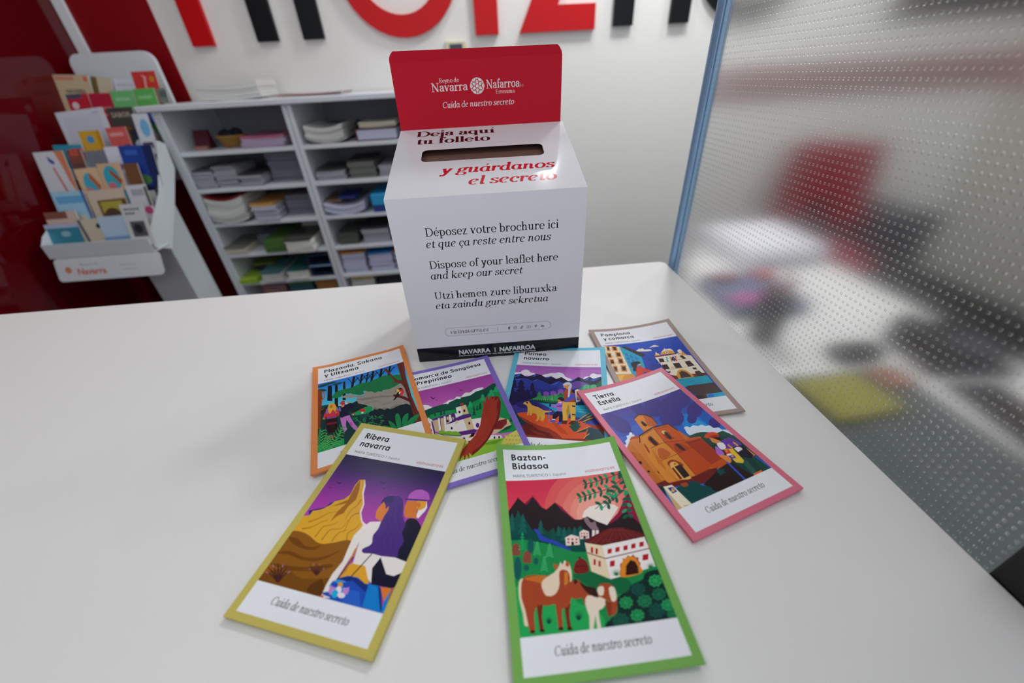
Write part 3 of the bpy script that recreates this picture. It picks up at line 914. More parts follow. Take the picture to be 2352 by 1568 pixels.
# printed pictures on the leaflet covers: colour and outline (thousandths of the picture)
ART = {
 'green': '''
215 49 81 -5 0 1005 0 1005 1005 -5 1005
216 54 83 -5 52 1005 52 1005 1005 -5 1005
218 59 84 -5 105 1005 105 1005 1005 -5 1005
219 64 86 -5 158 1005 158 1005 1005 -5 1005
221 70 88 -5 210 1005 210 1005 1005 -5 1005
222 77 90 -5 262 1005 262 1005 1005 -5 1005
224 85 92 -5 315 1005 315 1005 1005 -5 1005
225 92 94 -5 368 1005 368 1005 1005 -5 1005
224 90 92 1060 358 1060 452 983 531 890 593 790 634 687 655 586 655 492 634 409 593 343 534 296 458 274 369 278 270 313 169 377 72 469 -14 583 -60 709 -60 838 -60 956 -60 1052 -31 1060 52 1060 151 1060 256
228 106 100 1042 350 996 427 933 493 857 545 774 581 688 599 604 599 526 581 457 547 403 497 365 433 348 359 354 278 384 196 438 118 513 50 605 -1 707 -29 809 -32 904 -9 981 37 1036 103 1060 182 1060 267
232 124 112 971 343 936 405 886 458 826 500 759 530 690 545 622 545 558 531 503 502 459 461 430 410 418 350 424 286 449 220 493 159 553 107 625 68 705 46 784 44 858 62 919 98 963 149 986 210 989 276
236 143 128 907 336 881 384 844 426 797 459 745 482 691 494 638 494 589 483 546 461 512 429 490 388 481 342 487 292 507 243 541 196 588 157 643 128 703 112 763 111 818 124 864 151 898 189 917 235 920 285
240 162 146 856 331 837 367 809 399 774 425 734 443 693 452 652 453 614 444 581 427 556 402 539 371 533 335 538 298 554 260 580 226 615 196 656 175 701 164 746 163 787 172 822 192 848 220 862 255 865 292
143 26 69 85 136 136 192 211 133 244 177 273 232 309 248 385 198 429 235 478 304 528 358 613 330 742 411 863 331 1012 160 1005 295 1018 493 630 519 -13 383
239 230 220 574 332 602 289 655 259 717 252 797 255 853 269 877 295 748 411 676 376
42 32 36 -13 259 88 143 150 204 210 139 256 217 302 250 382 200 423 260 476 310 500 343 568 350 613 330 677 374 748 411 844 379 919 325 970 392 1030 494 972 621 540 574 -34 470
15 74 69 -7 326 25 263 45 307 75 243 90 294 112 272 140 341 169 391 215 408 242 328 256 389 288 415 330 391 351 434 394 386 406 439 455 392 481 436 544 390 578 446 534 595 -18 535
26 95 88 28 257 41 312 2 308
26 95 88 24 290 42 351 -7 346
26 95 88 20 323 43 389 -17 383
21 80 72 79 237 97 313 42 307
21 80 72 73 283 97 366 28 359
21 80 72 67 328 98 418 14 409
26 95 88 113 266 128 326 82 321
26 95 88 108 302 129 368 69 362
26 95 88 103 337 129 410 57 402
26 95 88 246 322 256 364 221 361
26 95 88 241 348 255 394 211 389
26 95 88 236 372 255 423 201 418
21 80 72 331 385 341 423 306 420
21 80 72 326 408 340 450 296 446
21 80 72 321 430 339 477 285 471
26 95 88 377 376 384 406 357 403
26 95 88 373 394 384 427 348 423
26 95 88 369 411 383 448 339 444
26 95 88 418 388 426 429 391 425
26 95 88 412 413 424 458 380 453
26 95 88 406 437 422 486 368 480
21 80 72 456 389 463 431 428 427
21 80 72 449 414 460 461 416 456
21 80 72 443 439 457 490 404 484
26 95 88 499 391 505 429 474 426
26 95 88 493 414 502 456 463 452
26 95 88 487 437 499 483 451 478
26 95 88 544 390 548 426 521 423
26 95 88 538 411 545 451 510 447
26 95 88 532 433 542 476 499 472
47 69 176 182 387 189 384 201 385 212 390 220 402 226 418 235 433 248 443 262 452 279 460 296 467 316 474 334 482 353 492 370 504 387 515 407 528 425 542 432 550 423 552 402 548 381 541 360 530 339 515 318 502 298 493 280 486 262 480 245 475 230 471 217 464 210 450 206 433 201 418 193 405 185 394
30 138 74 -14 451 99 452 214 480 327 514 447 564 563 577 1060 610 1057 1006 -1 1009
36 168 87 -31 755 -8 734 30 734 72 743 110 748 145 745 179 740 213 737 244 740 271 749 296 763 319 779 341 796 360 813 376 832 392 850 409 865 428 873 449 877 469 881 488 890 507 907 528 927 543 949 546 971 542 997 532 1025 506 1049 454 1060 355 1060 221 1055 90 1038 -1 1009 -42 958 -53 885 -46 810
22 104 63 410 702 432 695 473 692 522 694 571 700 625 712 687 731 741 751 777 770 788 790 783 811 767 829 748 841 723 844 690 842 654 835 619 827 584 815 547 799 512 783 482 766 454 749 428 730 410 713
23 90 88 55 634 48 663 37 686 25 698 14 696 5 682 0 658 1 628 8 598 18 574 31 561 43 562 52 577 56 603
23 90 88 182 600 178 609 172 616 164 619 156 619 150 614 146 606 146 596 149 587 155 580 163 576 171 577 178 582 182 590
23 90 88 110 635 106 643 100 649 91 652 82 651 75 646 70 639 70 631 73 622 79 616 88 613 97 614 104 619 109 626
23 90 88 163 502 156 524 147 542 136 551 126 550 118 539 115 520 116 497 122 474 131 456 142 447 153 448 161 459 164 479
138 74 60 7 485 37 467 62 491 58 544 54 553 -1 548 -3 527
138 74 60 81 541 112 523 136 547 130 597 127 607 73 601 71 581
47 168 96 93 406 77 525 72 524 88 406
34 168 96 77 419 91 403 101 421 95 424 90 409 82 422
34 168 96 70 438 88 424 102 442 97 445 88 429 75 442
34 168 96 64 458 86 444 103 462 98 465 85 449 68 462
34 168 96 58 477 83 464 103 482 99 485 82 469 61 481
34 168 96 52 496 80 483 104 501 100 505 79 489 54 500
34 168 96 45 514 77 503 105 521 102 525 77 508 48 519
47 168 96 196 473 180 562 176 561 192 472
79 184 120 180 485 194 470 203 488 198 490 193 475 184 488
79 184 120 173 499 192 485 204 503 199 506 191 491 177 503
79 184 120 167 514 189 500 205 518 201 521 188 506 171 518
79 184 120 161 528 186 515 206 533 202 537 185 521 164 532
79 184 120 155 542 184 530 207 548 203 552 183 535 157 547
79 184 120 149 556 181 545 208 563 205 567 180 550 151 561
47 168 96 286 494 268 582 263 581 281 493
79 184 120 269 506 284 491 293 508 287 510 283 496 274 509
79 184 120 262 520 281 506 293 523 288 526 280 511 266 524
79 184 120 256 534 278 521 294 538 289 541 277 526 259 538
79 184 120 249 548 275 535 294 553 290 557 274 541 252 552
79 184 120 243 562 272 550 295 568 291 572 271 555 245 567
79 184 120 236 576 269 565 296 582 292 586 268 570 238 581
47 168 96 232 573 214 666 209 665 228 572
79 184 120 216 584 230 570 239 587 233 588 229 575 220 587
79 184 120 209 599 227 586 239 602 234 605 226 591 213 603
79 184 120 203 614 224 602 240 618 235 621 223 607 206 618
79 184 120 196 629 221 617 240 634 236 637 220 622 199 633
79 184 120 190 644 218 633 241 649 237 653 217 638 192 648
79 184 120 184 659 215 648 241 665 238 669 214 653 186 663
235 217 207 407 465 457 448 513 469 504 523 402 519
184 64 74 423 471 439 472 436 485 420 483
184 64 74 418 492 433 494 430 506 415 504
184 64 74 453 474 469 476 465 488 450 486
184 64 74 448 495 463 497 460 509 444 507
184 64 74 483 477 498 479 495 491 480 489
184 64 74 477 498 492 500 489 512 474 510
42 20 18 442 520 446 502 458 496 465 504 461 521
235 217 207 523 439 558 423 596 440 586 487 516 486
184 64 74 534 443 544 444 541 455 531 454
184 64 74 529 462 539 463 536 474 526 472
184 64 74 554 445 565 447 562 457 551 456
184 64 74 549 464 559 465 556 476 546 475
184 64 74 575 448 585 449 582 459 571 458
184 64 74 569 466 579 467 576 478 566 477
42 20 18 541 485 545 470 556 465 564 472 560 486
239 224 218 624 434 644 436 631 479 610 477
239 224 218 652 437 673 439 658 482 638 480
138 112 120 623 430 612 419 603 404 595 389 589 376 584 363 583 352 590 343 601 336 611 336 618 349 623 368 630 381 642 380 655 374 665 373 667 382 666 396 666 409 670 418 675 426 674 431 661 434 641 434
232 213 181 544 510 672 541 658 755 540 696
241 236 232 666 540 993 519 991 716 658 755
106 32 36 540 501 648 465 746 436 847 440 947 479 994 504 994 522 666 542
138 58 52 770 442 568 523 567 520 769 440
138 58 52 780 443 620 524 618 521 779 441
138 58 52 790 444 671 525 670 523 789 442
138 58 52 801 445 723 525 721 524 798 443
138 58 52 811 445 775 526 772 526 808 445
138 58 52 821 446 827 527 824 527 817 447
138 58 52 830 446 880 527 877 529 827 448
138 58 52 840 447 932 528 929 530 837 449
138 58 52 850 448 984 529 982 531 848 450
138 90 96 537 573 663 626 1000 599 999 606 661 633 532 579
58 26 28 545 508 667 541 992 520 991 524 666 545 543 512
184 30 48 697 573 730 571 719 601 687 603
184 30 48 757 569 789 567 778 597 745 599
184 30 48 818 565 851 563 839 593 807 595
184 30 48 879 560 912 558 899 589 866 590
184 30 48 942 556 975 554 962 584 928 586
184 30 48 689 649 725 647 712 682 676 684
184 30 48 932 637 975 635 958 671 916 672
184 30 48 581 545 597 551 585 588 570 582
184 30 48 613 556 628 562 616 599 601 593
184 30 48 579 622 593 628 582 663 567 658
184 30 48 610 636 624 642 613 677 598 671
168 48 64 744 699 755 670 779 671 783 642 807 649 823 628 845 639 866 626 876 646 897 649 888 669 897 686 884 704
224 138 42 732 751 726 735 738 712 753 690 763 674 776 659 790 648 806 641 823 636 838 635 852 636 864 641 874 649 881 662 885 678 886 694 890 712 893 730 879 743 834 751 774 755
58 26 20 767 745 791 689 834 658 863 670 871 703 860 743
122 36 32 417 688 419 672 428 653 439 636 452 624 467 614 482 610 495 612 508 618 518 626 524 636 527 648 528 661 529 673 528 685 521 694 504 700 482 702 461 702 443 701 426 696
74 20 20 434 653 526 658 525 662 434 657
74 20 20 470 609 484 592 491 611
30 122 74 704 741 649 724 694 737
30 122 74 694 737 661 711 704 741
30 122 74 694 737 677 700 704 741
30 122 74 694 737 696 694 704 741
30 122 74 694 737 716 693 704 741
30 122 74 694 737 734 698 704 741
30 122 74 694 737 747 707 704 741
30 122 74 694 737 754 721 704 741
30 122 74 694 737 755 736 704 741
30 122 74 954 727 906 711 944 723
30 122 74 944 723 917 699 954 727
30 122 74 944 723 933 689 954 727
30 122 74 944 723 951 684 954 727
30 122 74 944 723 968 683 954 727
30 122 74 944 723 984 687 954 727
30 122 74 944 723 995 696 954 727
30 122 74 944 723 1000 708 954 727
30 122 74 944 723 1000 721 954 727
20 46 44 546 1007 538 991 557 978 579 967 600 956 624 946 643 933 650 914 652 893 656 875 669 862 685 852 701 845 718 840 736 837 751 832 763 822 773 810 788 800 814 793 845 787 871 781 883 769 891 756 904 746 930 739 963 735 991 736 1010 735 1023 739 1034 770 1058 848 1060 947 1060 1021 976 1058 858 1060 753 1060 669 1060 595 1034
23 80 72 862 835 863 849 843 853 832 866 814 861 795 866 788 854 770 850 776 837 768 825 785 816 790 802 810 802 827 792 840 802 861 801 860 815 875 823
16 64 47 853 834 848 837 841 837 839 833 844 830 851 830
16 64 47 836 848 831 851 825 850 823 846 828 843 835 844
16 64 47 813 849 808 852 801 851 799 847 804 844 811 845
16 64 47 800 837 795 840 788 839 786 835 791 832 798 833
16 64 47 807 820 802 824 795 823 793 819 798 816 805 816
16 64 47 829 812 824 816 817 815 816 811 821 808 827 808
16 64 47 850 819 845 822 838 821 836 817 841 814 848 815
23 80 72 939 958 941 972 918 977 905 990 886 985 864 990 856 977 836 973 844 958 834 946 854 936 860 921 883 922 902 911 916 921 939 920 939 936 955 945
16 64 47 929 956 924 960 916 959 914 955 920 951 928 952
16 64 47 911 971 905 974 898 973 896 969 901 966 909 967
16 64 47 884 972 879 975 871 974 869 970 875 967 882 968
16 64 47 870 959 864 962 857 961 855 957 860 954 868 955
16 64 47 878 941 873 945 865 944 863 940 869 936 876 937
16 64 47 904 933 898 936 890 935 888 931 894 928 902 928
16 64 47 927 940 921 943 913 942 911 938 917 934 925 935
26 90 72 693 981 696 995 675 1000 663 1012 644 1007 623 1013 615 1000 595 996 601 982 591 970 609 961 614 946 635 946 653 936 668 946 690 945 691 960 707 969
16 64 47 684 980 678 983 671 983 669 978 674 975 682 976
16 64 47 667 994 662 997 654 996 652 992 657 989 665 990
16 64 47 641 995 636 998 629 997 627 993 632 990 639 991
16 64 47 626 982 621 986 614 985 611 981 617 977 624 978
16 64 47 633 965 628 969 620 968 618 964 623 960 631 961
16 64 47 657 957 651 960 644 960 642 955 647 952 654 953
16 64 47 679 964 674 967 667 966 664 962 670 959 677 960
42 160 90 992 801 993 815 974 819 962 831 946 826 927 831 921 820 904 816 911 803 903 792 920 783 925 769 945 769 961 760 973 769 993 768 992 782 1006 790
16 64 47 984 800 979 804 973 803 971 799 976 796 982 797
16 64 47 968 814 963 817 956 816 955 812 960 809 966 810
16 64 47 945 815 940 818 934 817 932 813 937 810 943 811
16 64 47 933 803 928 806 922 805 920 802 925 798 931 799
16 64 47 941 787 936 790 929 790 928 786 932 783 939 783
16 64 47 962 779 957 782 951 782 949 778 954 775 961 775
16 64 47 982 785 977 789 970 788 969 784 974 781 980 782
36 147 85 753 896 754 908 736 912 726 924 710 919 692 924 685 913 668 909 674 897 665 886 681 878 685 865 704 866 719 857 732 865 750 864 751 877 764 885
16 64 47 744 895 740 898 734 897 732 894 736 891 743 891
16 64 47 730 907 725 910 719 910 717 906 722 903 728 904
16 64 47 708 908 703 911 697 910 695 907 700 904 706 905
16 64 47 695 897 691 900 685 899 683 896 687 893 693 894
16 64 47 701 882 697 885 691 885 689 881 693 878 700 879
16 64 47 722 875 717 878 711 877 709 874 714 871 720 871
16 64 47 741 881 736 884 730 883 728 879 733 876 739 877
31 122 80 877 901 878 914 859 918 847 930 830 925 811 930 805 919 787 915 793 902 785 891 802 882 807 869 827 869 843 860 856 869 876 868 876 881 889 889
16 64 47 868 900 863 903 856 902 855 899 860 895 866 896
16 64 47 852 913 847 916 840 915 839 911 843 908 850 909
16 64 47 829 914 824 917 817 916 816 912 820 909 827 910
16 64 47 816 902 811 905 805 905 803 901 808 898 814 898
16 64 47 823 887 818 890 812 889 810 885 815 882 821 883
16 64 47 845 879 840 882 833 881 832 878 837 874 843 875
16 64 47 865 885 860 888 853 887 852 884 857 881 863 881
39 153 90 798 967 800 979 782 982 772 993 756 989 739 993 732 983 715 979 721 967 713 957 729 950 733 937 751 938 766 929 778 937 797 937 797 949 810 956
16 64 47 790 966 786 969 780 968 778 965 782 962 789 962
16 64 47 776 978 771 980 765 980 764 976 768 973 774 974
16 64 47 754 978 750 981 744 980 742 977 747 974 753 975
16 64 47 742 968 738 971 732 970 730 966 734 964 741 964
16 64 47 748 954 744 956 738 956 736 952 741 949 747 950
16 64 47 769 947 764 950 758 949 756 945 761 943 767 943
16 64 47 787 952 783 955 777 954 775 951 779 948 786 949
39 153 90 1012 936 1013 948 995 951 984 962 968 958 951 962 945 952 929 948 936 937 928 927 944 919 950 907 968 907 983 899 995 907 1013 906 1012 918 1024 926
16 64 47 1004 935 1000 938 994 937 992 934 997 931 1003 932
16 64 47 989 947 984 949 978 949 977 945 981 943 987 943
16 64 47 968 947 963 950 957 950 956 946 960 943 966 944
16 64 47 956 937 952 940 946 939 944 936 949 933 955 934
16 64 47 964 923 959 926 953 925 952 922 956 919 962 920
16 64 47 984 916 980 919 973 918 972 915 977 912 983 913
16 64 47 1002 922 998 924 991 924 990 920 995 917 1001 918
28 106 76 983 876 984 888 965 893 953 904 937 899 918 905 912 893 895 890 901 877 894 866 910 858 916 844 935 845 952 835 964 844 983 843 983 856 996 864
16 64 47 974 875 970 878 963 877 962 873 966 870 973 871
16 64 47 958 887 953 890 947 890 945 886 950 883 957 884
16 64 47 936 888 931 891 924 891 923 887 928 884 934 885
16 64 47 924 877 919 880 912 879 911 876 916 873 922 873
16 64 47 931 862 926 865 920 864 918 860 923 857 930 858
16 64 47 953 854 948 857 941 857 940 853 945 850 951 850
16 64 47 972 860 967 863 961 862 959 859 964 856 971 856
31 122 80 1011 982 1012 992 998 995 989 1003 976 999 962 1003 958 995 945 992 950 983 944 975 957 969 961 959 976 960 988 953 997 959 1012 959 1011 968 1021 974
16 64 47 1005 982 1001 984 996 983 995 981 999 978 1004 979
16 64 47 993 991 989 993 984 992 983 990 987 987 992 988
16 64 47 976 991 972 994 967 993 966 990 970 988 975 989
16 64 47 967 983 963 985 958 985 957 982 961 980 966 980
16 64 47 973 972 969 974 964 974 963 971 966 969 971 969
16 64 47 989 967 985 969 980 968 979 965 983 963 988 964
16 64 47 1003 971 1000 973 995 973 994 970 997 968 1002 968
18 64 58 186 949 169 924 196 950
18 64 58 186 949 177 915 196 950
18 64 58 186 949 188 909 196 950
18 64 58 186 949 199 908 196 950
18 64 58 186 949 210 911 196 950
18 64 58 186 949 218 919 196 950
18 64 58 186 949 222 929 196 950
18 64 58 378 949 357 916 388 950
18 64 58 378 949 368 904 388 950
18 64 58 378 949 382 897 388 950
18 64 58 378 949 398 895 388 950
18 64 58 378 949 411 900 388 950
18 64 58 378 949 421 909 388 950
18 64 58 378 949 426 923 388 950
232 211 184 26 716 34 702 44 695 53 693 59 695 63 701 64 711 58 722 49 737 42 754 39 776 37 801 38 824 44 839 53 852 59 868 63 893 65 921 64 941 56 948 45 948 36 942 33 927 33 905 32 881 27 857 22 831 18 804 18 773 21 741
122 42 30 128 834 172 838 153 911 155 981 127 980 127 908
122 42 30 310 854 355 859 338 891 329 939 329 986 303 987 304 920
168 72 42 45 718 53 702 64 690 79 683 101 679 128 680 155 681 180 685 205 690 231 692 261 688 291 680 315 672 325 663 329 653 333 644 341 636 349 630 360 627 374 631 390 639 400 652 402 673 400 698 396 719 392 730 386 737 382 746 382 759 383 775 381 791 376 809 368 826 359 842 350 855 341 865 332 873 323 877 315 877 307 879 300 880 293 882 287 893 282 921 279 955 274 980 265 989 255 990 248 981 247 958 249 926 250 897 252 878 253 863 249 854 236 852 216 856 197 858 180 855 162 849 146 848 133 853 121 862 113 874 107 888 104 904 102 921 101 942 101 964 97 979 89 986 77 987 67 980 62 961 58 933 55 908 53 890 51 875 48 858 43 840 37 819 34 797 35 771 39 742
200 112 46 70 693 89 689 122 686 154 685 182 686 208 690 230 696 248 708 261 723 266 738 262 754 252 769 236 775 215 764 189 744 163 726 140 719 118 714 100 710 83 704 70 698
232 211 184 180 737 188 722 206 708 241 693 279 678 304 660 321 643 331 627 337 617 342 626 349 636 359 623 370 610 377 618 383 630 391 632 398 636 402 654 403 677 400 704 394 728 385 741 377 741 378 717 377 688 363 672 345 665 327 673 313 691 308 718 304 746 292 770 277 789 260 801 242 807 220 808 200 803 189 788 183 770 179 753
168 72 42 318 677 327 669 339 667 350 668 361 670 373 675 380 684 384 697 384 714 380 732 371 752 358 772 345 787 332 796 320 798 310 794 306 780 305 759 306 737 308 716 312 694
208 128 46 353 681 376 686 361 748 333 761
192 90 48 285 624 312 632 312 658 284 655
192 90 48 379 619 402 628 388 655 367 644
58 22 20 68 969 98 971 97 986 67 984
58 22 20 128 970 158 972 157 987 127 984
58 22 20 248 971 278 973 276 988 245 985
58 22 20 302 976 333 978 331 993 300 991
168 72 42 373 756 384 744 399 734 414 729 427 732 440 740 453 752 462 768 470 788 482 803 503 810 527 812 547 810 556 801 560 787 569 777 586 773 607 772 626 775 642 781 657 791 666 805 669 823 667 845 662 867 655 890 645 914 635 932 622 943 607 948 598 944 598 926 604 899 606 878 601 868 593 865 583 867 571 877 557 893 542 905 526 909 509 910 493 908 476 903 459 896 446 886 441 870 441 851 437 837 424 835 409 838 395 839 384 837 374 833 368 827 366 817 368 803 370 790 369 778 369 767
235 220 200 474 828 521 834 567 849 586 862 588 876 571 893 549 907 535 909 525 913 520 934 516 960 515 984 512 1003 499 1010 488 1003 493 964 497 933 482 964 462 1003 448 1010 440 1000 447 973 456 937 451 904 448 873 455 846
235 220 200 628 802 646 794 665 800 669 818 667 841 662 859 653 873 637 879 624 873 622 838
235 220 200 555 792 577 786 596 790 593 813 580 836 562 839 546 831 546 812
58 32 24 443 746 457 756 480 773 512 783 540 795 549 824 543 847 517 840 487 823 469 805 456 786 445 762
58 32 24 403 734 420 726 432 747 405 762
138 58 36 580 866 620 884 598 944 578 955 576 909
58 36 48 1044 49 868 134 749 157 662 169 576 187 575 182 663 163 749 152 868 129 1042 44
23 96 74 1002 113 995 107 995 92 1001 74 1011 62 1020 61 1024 73 1020 91 1012 107
23 96 74 979 31 990 27 1004 32 1016 43 1019 55 1012 63 998 62 984 54 977 41
34 160 106 915 154 909 148 908 133 914 116 923 104 932 104 936 115 933 133 925 148
23 96 74 891 74 902 70 916 75 927 86 930 98 924 105 910 104 897 96 889 84
23 96 74 823 183 819 175 823 160 834 144 845 135 853 137 853 150 845 167 833 180
34 160 106 826 95 837 94 848 104 854 118 853 131 845 136 834 132 825 119 822 105
23 96 74 765 194 760 187 764 171 774 155 786 147 793 149 793 161 786 178 775 191
23 96 74 766 107 776 106 787 115 794 130 793 142 786 148 774 143 765 131 762 116
34 160 106 708 203 705 195 709 180 720 164 731 156 739 159 738 171 730 188 718 200
23 96 74 714 115 724 115 734 125 740 140 739 152 731 157 720 152 712 139 709 124
23 96 74 666 208 662 200 666 185 677 170 688 162 695 165 695 177 687 193 676 206
34 160 106 670 121 680 121 691 131 697 146 696 158 688 163 677 158 668 145 666 130
23 96 74 627 216 622 209 625 194 634 178 645 169 652 171 653 184 647 200 637 213
23 96 74 623 131 633 130 645 139 652 152 652 165 645 170 634 166 624 154 619 140
34 160 106 584 225 580 218 582 203 591 187 601 178 609 180 610 193 604 209 594 222
23 96 74 579 140 589 139 601 148 609 162 609 174 601 179 590 175 580 163 576 149
58 36 48 1026 18 870 47 764 66 648 76 649 70 764 60 871 42 1027 12
23 96 74 977 68 973 60 978 44 989 28 1001 19 1009 22 1009 34 1000 51 988 64
23 96 74 985 -22 996 -23 1006 -13 1012 1 1010 15 1001 20 990 16 982 3 980 -12
34 160 106 911 80 907 72 911 56 922 40 934 32 942 34 942 47 934 64 922 77
23 96 74 918 -9 928 -9 939 0 944 14 943 27 934 33 923 29 914 16 912 1
23 96 74 846 92 842 84 846 69 856 53 868 44 876 47 876 59 868 76 856 89
34 160 106 851 4 861 3 872 12 878 27 876 40 868 46 857 41 848 29 845 14
23 96 74 800 100 796 92 800 76 810 61 821 52 829 55 829 68 822 84 810 97
23 96 74 804 12 815 12 825 21 831 35 830 48 821 54 810 49 802 37 799 22
34 160 106 755 107 751 99 755 84 765 69 776 60 784 63 784 76 777 92 765 104
23 96 74 759 20 769 20 779 29 785 43 784 56 776 62 765 57 756 45 754 30
23 96 74 704 111 700 103 705 88 716 73 728 66 735 69 734 82 726 98 714 109
34 160 106 714 24 724 24 734 34 739 49 736 62 728 67 718 61 710 48 709 33
23 96 74 655 115 651 107 656 92 667 77 678 70 686 73 685 86 677 102 665 113
23 96 74 664 28 674 28 684 39 689 54 686 67 678 71 668 66 660 52 659 38
58 36 48 943 126 882 177 827 212 695 284 693 280 825 208 879 173 939 123
23 96 74 934 184 925 181 918 168 919 150 925 137 935 134 944 143 947 159 943 176
23 96 74 880 120 890 113 908 112 924 119 931 129 926 138 911 142 894 139 881 130
34 160 106 898 214 889 211 882 197 882 180 889 167 898 164 907 173 910 189 907 205
23 96 74 844 150 854 143 871 143 887 149 894 159 890 168 875 172 858 169 845 160
23 96 74 857 239 848 235 844 221 847 203 855 191 864 189 871 199 872 216 866 232
34 160 106 814 168 825 162 841 164 856 172 861 183 855 192 841 194 825 188 814 178
23 96 74 825 260 816 255 812 241 815 224 822 212 832 210 839 220 840 237 834 252
23 96 74 782 189 793 184 809 185 823 194 829 205 823 213 809 215 793 209 782 199
34 160 106 742 302 734 297 731 283 735 266 744 254 753 253 759 264 758 280 751 295
23 96 74 707 228 718 223 733 227 746 236 750 248 744 255 731 256 716 249 707 238
58 36 48 1020 75 968 171 862 229 755 284 753 280 860 225 964 168 1015 73
23 96 74 951 109 957 99 974 90 992 87 1004 92 1004 101 992 111 973 117 957 116
34 160 106 996 201 985 203 972 197 964 184 964 172 972 165 985 167 996 177 1001 190
23 96 74 913 179 920 170 936 161 954 159 966 163 965 172 953 182 935 187 920 186
23 96 74 882 260 874 255 871 241 875 225 884 213 894 213 900 223 899 239 892 253
34 160 106 850 188 861 183 876 186 888 196 892 207 885 215 871 216 857 209 849 198
23 96 74 801 300 794 295 791 282 796 266 805 255 814 255 819 265 818 280 811 295
23 96 74 772 229 782 225 797 228 808 238 812 249 805 256 792 257 778 250 770 239
58 36 48 1046 47 1004 187 949 289 923 387 917 387 944 289 998 187 1040 47
23 96 74 986 89 990 78 1004 67 1022 61 1035 62 1037 71 1027 82 1010 92 994 94
23 96 74 969 149 973 139 986 128 1004 121 1017 123 1019 131 1009 143 992 152 977 154
23 96 74 1038 207 1027 212 1013 210 1002 201 999 190 1006 182 1019 180 1033 187 1040 197
34 160 106 952 207 956 197 969 186 986 180 999 182 1001 190 992 201 975 209 960 212
23 96 74 1005 260 994 263 982 257 974 246 975 234 983 228 995 229 1006 238 1010 250
23 96 74 928 242 934 232 949 224 965 222 976 226 976 235 965 244 948 249 934 248
34 160 106 982 303 971 305 959 300 951 289 951 277 959 271 972 272 982 281 986 293
23 96 74 906 285 911 275 926 268 942 265 953 269 953 278 942 287 926 292 911 291
23 96 74 975 336 965 341 951 338 940 331 937 321 943 313 956 312 969 317 977 327
34 160 106 892 337 895 328 908 318 924 312 936 313 939 320 930 331 915 339 900 341
23 96 74 963 378 953 382 940 380 929 372 926 363 932 355 945 354 958 359 965 369
23 96 74 882 379 885 370 897 360 913 354 925 355 927 363 919 373 904 381 889 383
58 36 48 966 21 1031 43 1060 94 1060 99 1027 48 963 27
23 96 74 1018 -7 1017 3 1006 16 991 27 978 29 973 23 979 10 993 -2 1009 -9
23 96 74 970 74 962 70 959 57 962 41 970 29 979 28 985 37 985 52 979 67
23 96 74 1002 85 994 81 991 68 994 52 1002 40 1011 39 1017 48 1017 63 1011 78''',
